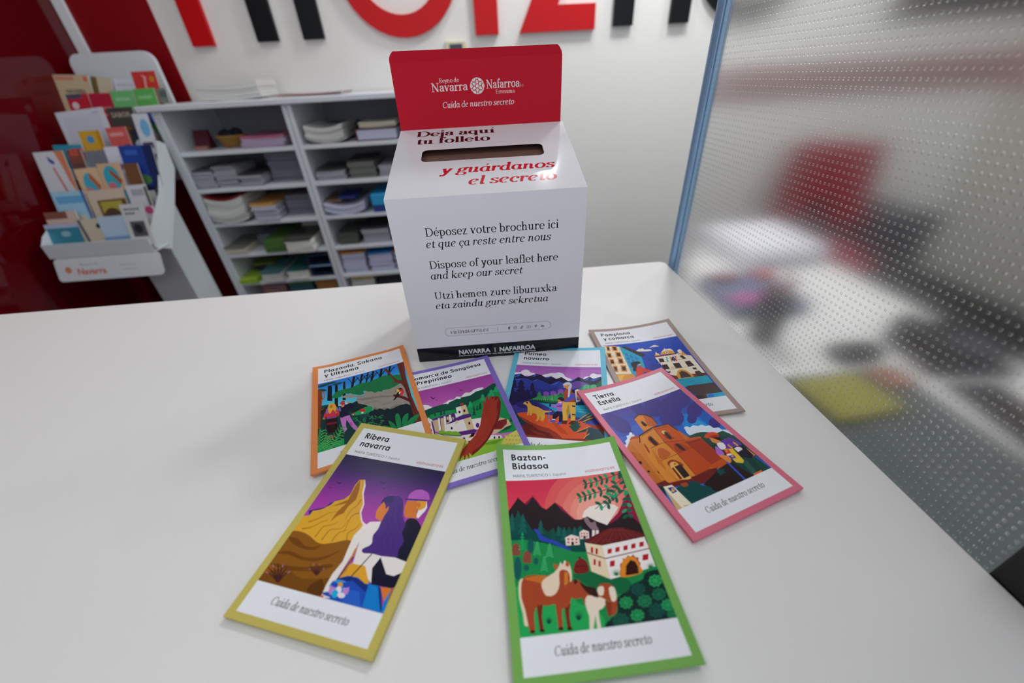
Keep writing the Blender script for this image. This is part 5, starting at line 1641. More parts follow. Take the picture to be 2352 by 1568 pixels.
58 30 28 878 627 886 614 899 609 919 605 937 608 946 626 950 648 955 671 951 689 918 696 885 690 876 660
31 160 184 565 688 623 690 983 691 985 806 687 809 630 817
47 128 200 697 741 859 741 894 743 891 747 855 749 693 752
47 128 200 744 785 888 782 956 787 954 791 885 789 740 795
47 128 200 652 709 768 713 766 717 647 720
58 36 34 691 802 983 804 995 942 706 944 657 839
74 28 30 703 941 998 938 1014 999 686 1009
47 168 208 815 949 996 947 1018 999 803 1003
47 112 208 885 980 876 989 862 995 846 997 832 995 822 988 817 979 820 969 829 961 842 954 858 952 872 955 883 961 887 970
42 20 20 697 946 788 950 777 997 695 999''',
 'orange': '''
43 123 216 -5 0 1005 0 1005 1005 -5 1005
44 130 218 -5 35 1005 35 1005 1005 -5 1005
45 136 218 -5 70 1005 70 1005 1005 -5 1005
46 143 220 -5 105 1005 105 1005 1005 -5 1005
50 150 220 -5 140 1005 140 1005 1005 -5 1005
55 159 220 -5 175 1005 175 1005 1005 -5 1005
60 167 220 -5 210 1005 210 1005 1005 -5 1005
65 176 220 -5 245 1005 245 1005 1005 -5 1005
70 182 220 -5 280 1005 280 1005 1005 -5 1005
76 188 220 -5 315 1005 315 1005 1005 -5 1005
80 192 220 -5 350 1005 350 1005 1005 -5 1005
86 198 220 -5 385 1005 385 1005 1005 -5 1005
29 74 76 -10 365 104 384 294 494 416 441 544 571 545 744 1045 872 991 1060 -5 1053
30 26 34 107 71 150 72 149 343 96 320
30 26 34 187 68 215 63 206 471 168 455
30 26 34 278 65 301 57 289 387 256 373
30 26 34 345 242 392 6 418 26 370 260
30 26 34 379 139 424 72 453 48 458 62 430 85 386 151
30 26 34 378 164 350 76 329 33 335 25 357 70 385 159
30 26 34 435 239 487 1 509 19 457 256
30 26 34 469 135 516 66 546 42 551 57 522 80 476 147
30 26 34 468 160 441 71 421 28 427 20 448 65 475 155
30 26 34 507 237 562 -2 578 10 522 249
30 26 34 540 130 588 61 619 37 623 51 594 74 546 142
30 26 34 537 155 511 65 492 22 498 14 519 59 545 150
30 26 34 560 242 618 2 642 21 584 260
30 26 34 598 137 648 68 679 44 684 59 654 82 605 149
30 26 34 596 162 571 72 551 29 558 21 578 66 604 157
30 26 34 656 240 719 -3 745 18 681 259
30 26 34 698 135 749 65 781 41 786 56 755 79 704 147
30 26 34 695 160 670 70 651 26 658 18 678 63 702 155
30 26 34 757 241 825 -4 846 12 777 256
30 26 34 798 132 852 62 885 37 889 52 858 76 804 145
30 26 34 795 158 772 67 753 22 760 14 780 60 803 153
30 74 68 98 51 93 59 77 65 54 68 28 68 4 64 -13 57 -20 49 -16 41 0 35 23 31 49 31 73 35 91 42
30 74 68 139 39 134 48 118 54 95 57 68 57 44 53 27 46 20 38 25 30 40 23 63 20 90 20 114 24 132 31
30 74 68 272 74 267 82 251 88 227 92 201 91 176 87 159 80 152 72 157 64 173 58 196 54 223 55 248 59 265 65
30 74 68 201 35 196 43 180 50 156 53 130 53 105 49 88 42 81 34 86 25 101 19 125 15 152 16 176 20 194 27
30 74 68 93 139 88 147 73 151 51 149 27 142 5 132 -10 120 -16 108 -11 100 3 96 25 97 49 104 72 115 87 127
26 46 48 293 508 354 461 416 441 487 547 547 594 479 631 344 616
26 46 48 28 410 104 413 101 610 28 578
156 148 138 238 322 304 300 350 301 382 349 480 391 508 315 576 368 675 410 913 370 955 413 986 729 869 717 767 717 670 691 563 667 540 613 487 544 416 494 397 418 412 385 320 367
133 124 114 397 418 597 456 796 525 794 540 614 487 435 449
110 102 94 454 455 554 475 612 508 611 510 554 479 454 461
110 102 94 489 515 588 535 711 611 711 613 588 539 489 521
110 102 94 659 464 752 545 751 546 657 469
110 102 94 659 617 761 617 837 665 836 666 761 620 659 623
110 102 94 552 496 637 550 637 551 551 502
133 124 114 546 645 579 616 623 664 673 663 719 697 784 673 853 688 879 721 765 731 668 704
30 122 72 147 293 154 262 174 229 196 212 223 202 254 197 289 197 330 202 371 203 408 185 447 169 494 175 541 184 584 180 629 172 684 157 742 149 795 168 847 194 904 208 949 228 961 267 951 309 926 341 886 367 829 391 772 405 726 400 693 393 688 405 685 414 662 403 636 390 619 396 603 399 585 378 566 356 553 354 541 353 524 336 508 319 490 318 478 326 487 344 493 362 470 368 442 367 427 359 413 346 387 332 364 318 357 306 350 296 328 292 305 288 289 277 275 272 260 288 244 306 225 315 203 317 171 310
23 96 58 287 225 369 236 431 239 431 243 369 242 288 233
23 96 58 450 245 536 233 623 220 624 223 537 239 452 254
23 96 58 640 259 728 247 729 251 641 267
23 96 58 386 283 447 295 447 299 386 291
23 62 60 -5 454 102 555 212 616 287 620 344 616 398 668 481 812 728 971 1016 1007 -2 1011
31 154 88 324 629 345 617 384 605 429 590 474 578 505 577 528 582 544 594 552 611 551 635 540 657 513 668 475 672 427 669 380 660 342 645
39 168 96 378 640 373 607 375 606 385 638
39 168 96 400 648 402 607 404 607 407 650
39 168 96 422 656 431 608 433 609 430 660
39 168 96 445 665 460 608 462 610 452 670
39 168 96 467 674 488 631 489 633 474 681
39 168 96 490 682 515 654 516 656 496 691
39 168 96 513 691 542 677 543 680 517 702
27 42 48 454 801 441 760 469 739 490 726 510 715 510 692 509 672 522 670 538 671 552 657 566 646 582 656 598 667 610 661 624 657 646 679 669 700 685 696 700 689 713 702 727 715 747 715 768 711 784 706 800 702 814 701 831 700 849 700 871 703 901 704 933 736 977 866 980 985 872 1006 727 977 575 892
42 138 90 390 816 386 823 376 827 366 825 365 818 373 812 384 811
42 138 90 364 781 361 789 350 793 340 790 339 783 347 777 358 776
31 122 80 374 700 370 708 359 712 349 710 348 703 356 696 367 695
35 122 86 388 731 385 738 374 742 364 740 363 733 370 727 382 726
42 138 90 456 913 450 912 440 901 434 888 437 884 446 890 455 903
31 122 80 394 730 387 728 377 717 371 703 374 698 384 706 392 719
42 138 90 526 758 523 766 512 770 502 768 500 760 509 754 520 753
35 122 86 532 814 531 824 523 834 514 838 511 832 516 821 525 813
31 122 80 480 903 474 905 463 899 455 889 456 883 466 885 476 894
42 138 90 397 854 391 856 380 850 372 840 373 834 383 837 393 845
31 122 80 608 887 604 894 593 898 583 895 582 888 590 882 602 882
42 138 90 466 849 465 858 457 868 448 872 445 866 450 855 459 847
35 122 86 650 779 644 781 632 775 624 765 626 758 636 761 647 770
31 122 80 453 802 449 809 438 813 429 811 427 804 435 797 446 796
35 122 86 635 843 631 851 620 855 610 852 609 845 618 839 629 838
35 122 86 554 849 553 859 545 869 536 873 533 867 538 856 547 848
42 138 90 458 829 457 839 449 849 440 853 437 847 442 836 451 828
42 138 90 532 833 526 835 514 829 507 819 508 813 518 815 529 824
31 122 80 423 773 420 781 409 785 399 782 398 775 406 769 417 768
42 138 90 469 755 468 764 461 775 452 779 448 773 453 762 463 754
31 122 80 429 772 428 782 421 792 412 796 409 790 413 779 423 771
42 138 90 395 742 388 740 378 729 373 716 375 711 385 718 394 732
31 122 80 607 777 603 785 592 789 582 787 581 780 589 773 601 772
31 122 80 504 855 498 854 488 842 482 830 485 825 494 832 503 845
35 122 86 501 838 497 845 486 849 477 846 475 839 483 833 495 832
35 122 86 599 920 597 929 589 939 580 943 577 937 582 927 592 919
31 122 80 466 802 463 809 452 813 442 811 441 804 449 798 460 797
42 138 90 648 852 642 854 630 848 622 838 624 831 634 834 645 843
35 122 86 377 796 373 803 363 807 353 805 351 798 359 792 370 791
42 138 90 539 730 538 740 530 751 521 755 518 749 523 737 532 729
31 122 80 422 757 422 766 414 777 405 781 402 775 406 764 416 756
31 122 80 591 926 590 935 582 945 573 949 570 943 575 933 584 925
31 122 80 378 716 372 719 361 712 353 702 354 695 364 698 375 707
42 138 90 556 844 550 846 539 840 531 830 532 823 542 826 553 835
35 122 86 521 736 515 739 503 732 495 722 496 716 506 718 517 727
31 122 80 605 891 598 893 587 887 579 877 581 871 591 873 601 882
35 122 86 459 761 453 763 441 757 433 746 435 740 445 742 456 752
42 138 90 525 895 518 893 508 882 503 870 506 865 515 872 523 885
35 122 86 575 771 574 780 566 791 556 795 553 789 558 778 568 770
31 122 80 359 676 358 686 350 697 342 701 338 695 343 684 352 675
31 122 80 547 927 541 929 530 922 522 913 524 907 533 909 544 918
42 138 90 459 740 458 750 450 761 441 765 438 759 443 748 452 739
35 122 86 406 815 403 822 392 826 383 824 381 817 389 811 400 810
42 138 90 539 883 535 890 524 894 515 891 513 884 521 878 533 878
31 122 80 576 900 570 899 560 888 555 875 558 871 567 878 575 891
35 122 86 546 735 545 745 536 756 527 760 524 754 529 742 539 734
42 138 90 580 769 573 768 563 756 557 743 560 738 570 745 578 759
31 122 80 352 812 345 811 335 800 330 787 332 782 342 789 350 803
31 122 80 526 834 519 833 509 821 504 808 507 803 516 810 524 824
35 122 86 393 690 390 697 379 702 369 699 368 692 376 685 387 684
42 138 90 630 852 623 851 614 840 608 827 611 822 621 829 629 842
35 122 86 411 804 405 806 394 800 386 790 387 784 397 786 407 795
35 122 86 480 748 474 750 463 743 454 733 456 727 466 729 477 738
35 122 86 538 878 537 888 529 898 521 901 517 896 522 885 532 877
42 138 90 623 771 619 778 608 783 598 780 597 773 605 767 617 766
42 138 90 578 873 571 872 561 861 556 848 559 843 568 850 577 864
42 138 90 543 761 536 763 525 757 517 747 518 740 528 742 539 752
42 138 90 508 813 504 820 493 824 484 822 482 815 490 809 502 808
35 122 86 423 841 422 850 415 860 406 864 403 858 407 847 416 839
31 122 80 568 924 562 926 551 920 543 910 545 904 554 906 565 915
35 122 86 500 828 493 831 482 824 474 814 476 808 485 810 496 819
42 138 90 509 824 503 826 491 820 483 810 485 804 494 806 505 815
31 122 80 623 804 616 803 607 791 601 778 604 773 614 780 622 794
35 122 86 467 787 460 786 450 775 444 762 447 757 456 764 465 778
42 138 90 412 771 405 770 395 758 390 745 392 740 402 747 410 761
31 122 80 542 817 536 815 526 804 520 791 523 786 533 793 541 807
31 122 80 403 870 402 879 395 889 386 893 383 887 388 877 396 869
35 122 86 553 765 552 774 543 785 534 789 531 783 536 772 546 763
31 122 80 470 803 464 805 453 799 445 789 446 783 456 785 467 794
31 122 80 457 764 456 773 449 784 440 788 436 782 441 771 451 763
31 122 80 463 808 459 816 448 819 439 817 437 810 445 804 457 803
42 138 90 633 793 629 801 618 805 608 802 607 795 615 789 627 788
31 122 80 353 849 347 848 337 837 331 824 334 819 343 826 351 839
31 122 80 598 866 597 876 589 886 580 890 577 884 582 873 592 865
35 122 86 625 872 618 874 607 868 599 858 601 851 611 854 621 863
110 48 40 917 4 1006 -1 979 250 976 617 1006 1003 941 1006 937 797 928 452 906 376 828 317 789 326 842 297 805 176 754 41 787 25 834 206 885 307 923 311
82 32 28 956 35 938 302 954 607 968 909 963 909 949 607 933 302 950 34
82 32 28 940 389 947 588 958 805 953 805 942 588 935 389
90 36 32 797 507 902 589 956 671 940 698 867 605 786 537
138 62 34 -2 107 40 124 48 269 30 440 23 696 -1 698
184 90 48 29 285 36 279 45 269 54 259 60 247 64 235 65 221 66 206 65 193 61 182 56 169 49 157 45 148 52 139 56 148 63 160 70 176 75 192 76 209 76 227 74 244 70 260 63 274 53 286 43 295 37 302
138 62 34 30 433 66 414 70 425 36 449
216 58 74 847 459 862 448 882 445 898 455 909 474 913 499 910 526 896 548 880 564 865 567 854 558 852 532 853 502 848 477
232 192 58 827 475 846 447 865 458 862 499 833 493
42 26 26 852 440 887 441 909 474 870 463
42 26 26 805 552 844 490 886 508 857 551 812 582 795 602 773 593 797 573
42 26 26 817 470 835 465 829 488
236 230 218 852 505 885 502 855 538
236 224 208 438 625 455 632 456 661 430 653
192 58 42 414 608 418 596 429 588 443 585 458 589 471 602 480 617 482 628 476 634 462 637 444 634 427 622
192 58 42 336 620 350 607 373 626 370 639
236 224 208 346 626 355 629 354 646 345 642
31 138 80 686 859 706 882 730 925 752 980 762 1024 746 1030 721 1013 704 975 691 928 684 885
23 106 64 688 858 743 1018 740 1020 685 860
31 138 80 757 834 774 802 794 802 803 832 806 883 801 957 790 1017 772 1028 756 1002 752 921
23 106 64 758 833 799 950 796 952 755 835
31 138 80 801 995 809 940 829 879 861 847 890 839 893 865 881 908 857 961 830 1004 811 1012
23 106 64 800 993 884 872 887 876 802 997
31 138 80 828 994 864 954 914 915 965 899 999 903 982 936 944 976 898 1003 855 1018 831 1013
23 106 64 828 991 971 937 972 942 829 996
31 138 80 579 931 602 913 641 910 692 949 729 991 718 999 686 994 650 983 614 967 589 949
23 106 64 580 928 708 990 707 995 579 933
42 24 24 81 587 186 609 192 696 180 801 138 796 98 791 75 645
122 32 56 87 650 187 667 189 694 86 681
208 52 74 89 458 113 446 184 479 223 522 215 576 189 609 92 592 85 548 66 581 51 561 75 480
106 74 154 87 577 185 593 186 613 87 597
138 106 192 84 449 104 425 102 513 84 519
138 106 192 175 444 194 452 216 519 187 507
224 168 58 102 420 108 396 119 383 133 376 148 377 163 385 176 403 184 435 187 470 182 503 173 522 162 500 150 477 140 499 130 525 118 525 107 508 102 466
184 122 58 123 407 147 399 153 427 137 453 121 435
224 160 64 71 583 70 589 67 592 62 593 57 591 53 586 50 580 49 574 50 568 53 565 58 564 62 566 67 571 70 577
224 160 64 199 543 198 549 195 553 190 553 185 551 181 547 178 540 177 534 178 528 182 525 186 524 191 526 196 531 199 537
26 20 32 63 566 63 845 58 843 57 564
26 20 32 194 524 187 811 182 808 189 522
199 122 200 219 626 315 629 326 678 357 779 389 852 364 870 315 781 276 817 248 843 227 710
168 90 168 299 735 323 731 338 778 315 788
23 62 60 279 685 288 696 319 790 281 819 270 762
30 32 56 209 480 267 453 335 449 373 483 368 526 320 552 317 619 230 635 218 590
138 106 192 212 474 227 473 234 527 219 542
224 138 72 238 434 275 449 265 482 241 483
192 54 74 228 410 234 396 245 387 258 386 270 391 277 402 280 417 281 436 277 450 258 449 238 441 229 426
143 208 232 276 415 298 418 306 455 281 456
224 138 72 332 443 330 449 325 452 319 453 312 450 306 444 302 437 301 430 303 425 307 421 314 421 321 424 327 429 331 436
232 216 240 213 434 238 434 239 442 214 442
160 30 42 80 846 97 838 141 853 160 858 140 878 88 864
192 42 56 97 838 132 837 158 852 160 870
31 160 85 0 1011 -11 964 0 913 13 895 32 892 54 899 75 916 86 944 99 974 131 994 163 1007 177 1003 180 999 173 1011 145 1022 70 1024
31 160 85 138 955 200 922 245 916 241 999 163 1007
31 138 72 20 969 19 841 35 713 38 715 23 843 26 971
111 192 96 19 962 33 954 52 943 71 939 88 949 103 965 113 976 111 979 101 969 87 956 73 950 57 956 40 969 27 978
31 154 80 21 967 34 959 53 948 72 943 87 952 100 968 108 979 107 980 98 970 86 957 73 951 57 957 39 969 26 978
111 192 96 19 972 13 956 5 934 -2 912 -5 893 -5 877 -5 866 -2 866 -1 878 0 894 4 911 11 931 21 953 27 968
31 154 80 21 974 14 958 6 935 -1 914 -3 897 -4 882 -4 872 -2 873 -1 883 0 898 3 914 10 934 19 956 26 971
111 192 96 21 927 34 920 52 910 70 906 86 915 99 930 108 941 107 943 98 934 84 922 72 917 57 923 41 934 29 944
31 154 80 22 932 35 924 53 914 70 910 85 918 96 932 104 943 103 945 95 935 83 923 71 917 56 923 40 934 28 943
111 192 96 21 937 15 923 8 901 1 881 -1 863 -1 848 -1 837 1 838 2 849 4 864 7 880 14 899 23 919 29 933
31 154 80 22 939 17 924 9 903 2 883 0 867 0 853 0 844 2 844 2 854 4 868 6 883 13 901 22 922 28 936
111 192 96 23 891 35 885 52 875 68 872 83 880 96 894 104 905 103 907 94 899 82 888 70 883 57 889 42 900 31 908
31 154 80 24 896 36 889 53 880 69 876 82 884 93 897 100 907 99 908 92 900 81 889 70 883 56 889 41 899 30 908
111 192 96 23 902 18 888 10 868 5 849 3 833 2 818 2 809 5 809 6 820 8 834 11 848 17 866 25 884 31 898
31 154 80 24 904 19 890 12 870 6 851 4 836 4 823 4 815 5 815 6 824 7 837 10 851 16 868 24 887 30 901
111 192 96 25 855 36 849 51 840 67 837 81 845 92 858 100 868 99 871 90 863 79 853 69 849 56 854 43 864 33 873
31 154 80 26 860 37 854 52 845 67 841 79 848 90 861 96 870 95 872 88 864 78 853 68 849 56 854 42 864 32 872
111 192 96 25 866 20 853 13 835 8 817 6 802 6 789 6 780 9 780 10 790 11 803 14 816 20 832 28 849 33 862
31 154 80 26 868 21 855 14 836 9 819 7 805 7 793 7 785 9 786 10 794 11 806 13 818 19 834 26 852 32 865
111 192 96 27 818 37 813 51 805 65 802 78 810 89 822 95 831 94 834 87 827 77 818 67 814 56 819 44 829 35 836
31 154 80 28 824 38 818 52 809 65 806 77 813 86 824 92 833 91 834 85 827 76 818 67 814 55 819 43 828 33 836
111 192 96 26 830 22 818 16 801 12 785 10 771 10 758 10 750 13 751 14 760 15 771 18 784 23 798 30 814 35 825
31 154 80 28 831 24 819 17 802 13 786 11 773 11 762 11 755 13 756 14 763 14 774 17 786 22 800 29 817 34 828
111 192 96 29 781 38 776 50 769 64 767 75 774 85 785 91 793 90 796 83 790 74 782 65 778 56 783 45 792 37 799
31 154 80 30 787 39 781 52 774 64 770 74 777 83 787 88 795 87 796 81 790 73 782 65 778 55 783 44 792 35 799
111 192 96 28 793 25 782 19 767 15 752 14 739 14 728 14 720 17 721 18 729 19 740 21 751 26 764 32 778 37 788
31 154 80 30 794 26 783 20 768 16 753 15 741 15 731 15 725 17 725 17 732 18 742 20 753 25 766 31 781 36 791
111 192 96 31 743 39 739 50 733 62 731 73 737 81 747 86 755 85 758 79 752 71 745 64 743 55 747 46 755 39 762
31 154 80 32 749 40 744 51 737 62 734 72 740 79 749 84 756 83 758 78 752 70 745 64 742 55 746 45 755 37 761
111 192 96 30 755 27 745 22 732 19 718 18 707 18 697 18 690 21 691 22 698 23 707 25 717 29 729 35 741 39 750
31 154 80 32 757 28 747 24 733 20 719 19 709 19 700 19 694 21 695 21 701 22 709 24 719 28 731 34 744 38 754
31 138 72 118 980 169 864 242 749 244 752 173 869 123 986
111 192 96 117 974 131 967 150 956 170 952 187 962 202 977 211 989 210 992 200 982 186 969 172 963 155 969 137 981 124 991
31 154 80 118 979 132 971 152 961 170 956 186 965 198 980 206 991 205 993 197 983 184 970 171 963 155 969 136 981 123 991
111 192 96 116 985 111 969 102 946 96 924 94 906 94 889 94 878 97 879 98 890 99 907 102 924 109 944 118 965 125 981
31 154 80 118 986 112 971 103 948 97 927 95 910 95 895 95 885 97 885 97 896 98 910 101 926 108 946 117 968 123 984
111 192 96 133 943 146 936 165 926 183 922 200 931 213 946 222 957 221 960 211 951 198 938 185 933 170 939 153 951 141 960
31 154 80 135 948 148 940 166 930 184 926 198 934 210 949 217 959 216 961 208 952 197 939 185 933 169 939 152 950 140 959
111 192 96 133 953 128 938 120 917 114 897 112 879 112 863 113 853 115 854 116 865 117 880 120 896 127 914 135 935 141 949
31 154 80 134 955 129 940 121 919 115 899 113 883 113 869 114 859 116 860 116 870 117 883 119 898 126 917 134 938 140 952
111 192 96 150 911 162 904 180 895 197 891 212 900 225 914 233 924 231 927 223 919 210 907 199 902 185 908 169 919 158 928
31 154 80 151 916 164 909 181 899 197 895 211 903 221 916 229 926 228 928 220 919 209 908 198 903 184 908 168 919 157 927
111 192 96 150 921 145 907 138 888 133 868 131 852 131 837 132 828 134 828 135 839 136 853 139 868 145 885 153 904 158 917
31 154 80 151 923 146 909 139 889 134 870 132 855 132 842 133 834 134 834 135 843 136 856 138 870 144 887 151 907 157 920
111 192 96 167 878 179 872 195 863 211 860 225 868 236 881 244 891 242 894 234 886 223 876 212 871 200 877 185 887 175 895
31 154 80 169 883 180 877 196 868 211 864 224 871 233 884 240 893 239 895 232 887 222 876 212 871 199 877 184 887 174 895
111 192 96 167 889 163 876 156 857 152 840 150 824 150 811 151 802 153 803 154 812 155 825 158 839 163 855 170 872 176 884
31 154 80 168 891 164 877 157 859 153 842 151 827 151 815 152 807 154 808 154 816 155 828 157 841 162 857 169 875 174 888
111 192 96 185 845 195 839 210 831 225 828 238 836 248 848 255 857 254 860 246 853 236 844 226 840 215 845 202 855 193 862
31 154 80 186 850 196 844 211 836 225 832 237 839 246 850 251 859 250 861 244 854 235 844 226 840 214 845 201 854 191 862
111 192 96 184 856 181 844 175 827 171 811 169 796 170 784 170 776 173 777 174 785 175 797 177 810 182 824 188 840 193 851
31 154 80 186 857 182 845 176 828 172 812 170 799 171 788 171 781 173 782 173 789 174 800 176 812 181 826 187 843 192 854
111 192 96 203 811 212 806 226 799 239 796 251 803 260 814 266 823 265 826 258 819 249 811 241 808 231 813 219 822 210 829
31 154 80 204 816 213 811 227 803 239 800 250 806 258 817 263 824 262 826 256 820 248 811 240 808 230 812 218 821 209 828
111 192 96 202 822 199 811 194 796 190 781 189 768 189 757 190 749 193 750 193 758 194 769 196 780 201 793 207 807 211 817
31 154 80 203 824 200 813 195 797 191 782 190 771 190 761 191 754 193 755 193 762 194 771 195 782 200 795 205 810 210 821
111 192 96 221 776 229 772 242 766 254 764 264 770 273 780 278 788 277 791 271 785 263 778 255 776 246 780 236 788 229 795
31 154 80 222 782 230 777 242 770 254 767 263 773 271 782 275 789 274 791 269 785 262 778 255 775 246 779 235 788 227 794
111 192 96 220 788 217 778 213 764 210 751 209 739 209 729 210 723 213 723 214 730 214 740 216 750 220 761 225 774 229 783
31 154 80 222 789 219 779 214 765 211 752 210 741 210 733 211 727 213 727 213 734 214 742 215 752 219 763 224 777 228 786
31 138 72 66 1005 72 909 96 815 99 817 77 911 72 1008
111 192 96 65 999 79 991 99 981 118 977 135 986 149 1002 159 1014 157 1016 147 1006 133 994 119 987 103 993 86 1006 73 1015
31 154 80 67 1004 80 996 100 985 118 981 133 990 146 1005 154 1016 153 1017 144 1008 132 995 119 988 103 994 85 1006 72 1015
111 192 96 65 1009 59 993 51 971 45 950 42 931 42 915 42 904 45 905 46 916 47 932 51 949 58 968 67 990 73 1005
31 154 80 66 1011 61 995 52 973 46 952 43 935 43 920 43 910 45 911 46 921 47 936 50 951 56 971 65 993 72 1008
111 192 96 69 972 82 965 100 956 118 952 134 961 148 976 156 987 155 989 146 980 133 968 120 963 105 968 89 980 77 989
31 154 80 71 977 83 970 101 960 118 956 133 964 144 978 152 989 151 990 143 981 132 969 120 963 105 969 88 980 76 989
111 192 96 69 983 64 968 56 947 50 927 48 910 48 894 48 884 50 885 51 896 53 911 56 926 63 945 71 965 77 979
31 154 80 70 984 65 970 57 949 51 929 49 913 49 900 49 890 51 891 51 901 52 914 55 929 61 947 70 967 76 982
111 192 96 73 946 85 939 102 930 119 927 134 935 146 949 154 959 153 962 144 954 132 943 120 938 107 943 92 954 81 963
31 154 80 75 951 86 944 103 935 119 931 132 939 143 952 150 961 149 963 142 955 131 943 120 938 106 943 91 954 80 962
111 192 96 73 956 68 943 61 923 56 904 54 888 53 874 54 864 56 865 57 875 59 889 62 904 68 920 76 939 81 952
31 154 80 74 958 69 944 62 925 57 906 55 892 55 879 55 870 57 871 57 880 58 892 61 906 66 923 74 942 80 955
111 192 96 77 919 88 913 104 904 119 901 133 909 144 922 152 932 151 934 143 927 131 917 121 913 109 918 95 928 85 936
31 154 80 78 924 89 918 105 909 119 905 132 912 142 925 148 934 147 935 140 928 131 917 121 913 108 918 94 928 84 935
111 192 96 77 929 72 917 66 899 61 881 59 866 59 853 60 845 62 846 63 855 64 867 67 881 73 896 80 913 85 925
31 154 80 78 931 74 918 67 900 62 883 60 870 60 858 61 850 62 851 63 859 64 870 66 883 72 898 79 916 84 928
111 192 96 81 891 91 886 105 879 120 876 132 883 143 895 149 904 148 907 141 900 131 891 121 887 110 892 98 901 89 909
31 154 80 82 897 92 891 106 883 120 879 131 886 140 897 146 906 145 907 139 900 130 891 121 887 110 892 97 901 88 908
111 192 96 81 902 77 891 71 874 67 858 65 845 65 833 66 825 68 825 69 834 70 845 73 857 78 871 84 887 89 898
31 154 80 82 904 78 892 72 875 68 860 66 847 66 837 67 829 68 830 69 838 70 848 72 859 77 874 83 890 88 901
111 192 96 85 864 94 859 107 852 120 850 132 857 141 868 147 875 146 878 139 872 130 864 122 861 112 866 101 874 93 881
31 154 80 87 869 95 864 108 856 120 853 131 860 139 870 144 877 143 879 137 873 129 865 122 861 112 865 100 874 92 881
111 192 96 85 875 81 864 76 849 72 835 71 822 71 812 72 804 74 805 75 813 76 823 78 834 83 846 89 860 94 870
31 154 80 86 876 83 866 77 850 73 836 72 825 72 815 73 809 74 809 75 816 75 825 77 836 82 849 88 863 92 873
111 192 96 89 836 97 832 109 826 121 824 131 830 139 840 145 847 143 850 138 845 130 838 122 835 114 839 104 847 97 853
31 154 80 91 841 99 836 110 830 121 827 130 833 137 842 142 849 141 850 136 845 129 838 122 835 113 839 103 847 96 853
111 192 96 89 847 86 837 82 824 78 811 77 800 77 790 78 784 80 785 81 792 82 801 84 810 88 821 94 833 98 842
31 154 80 90 848 87 839 83 825 79 812 78 802 78 793 79 788 80 789 81 794 81 803 83 812 87 823 92 836 96 846''',
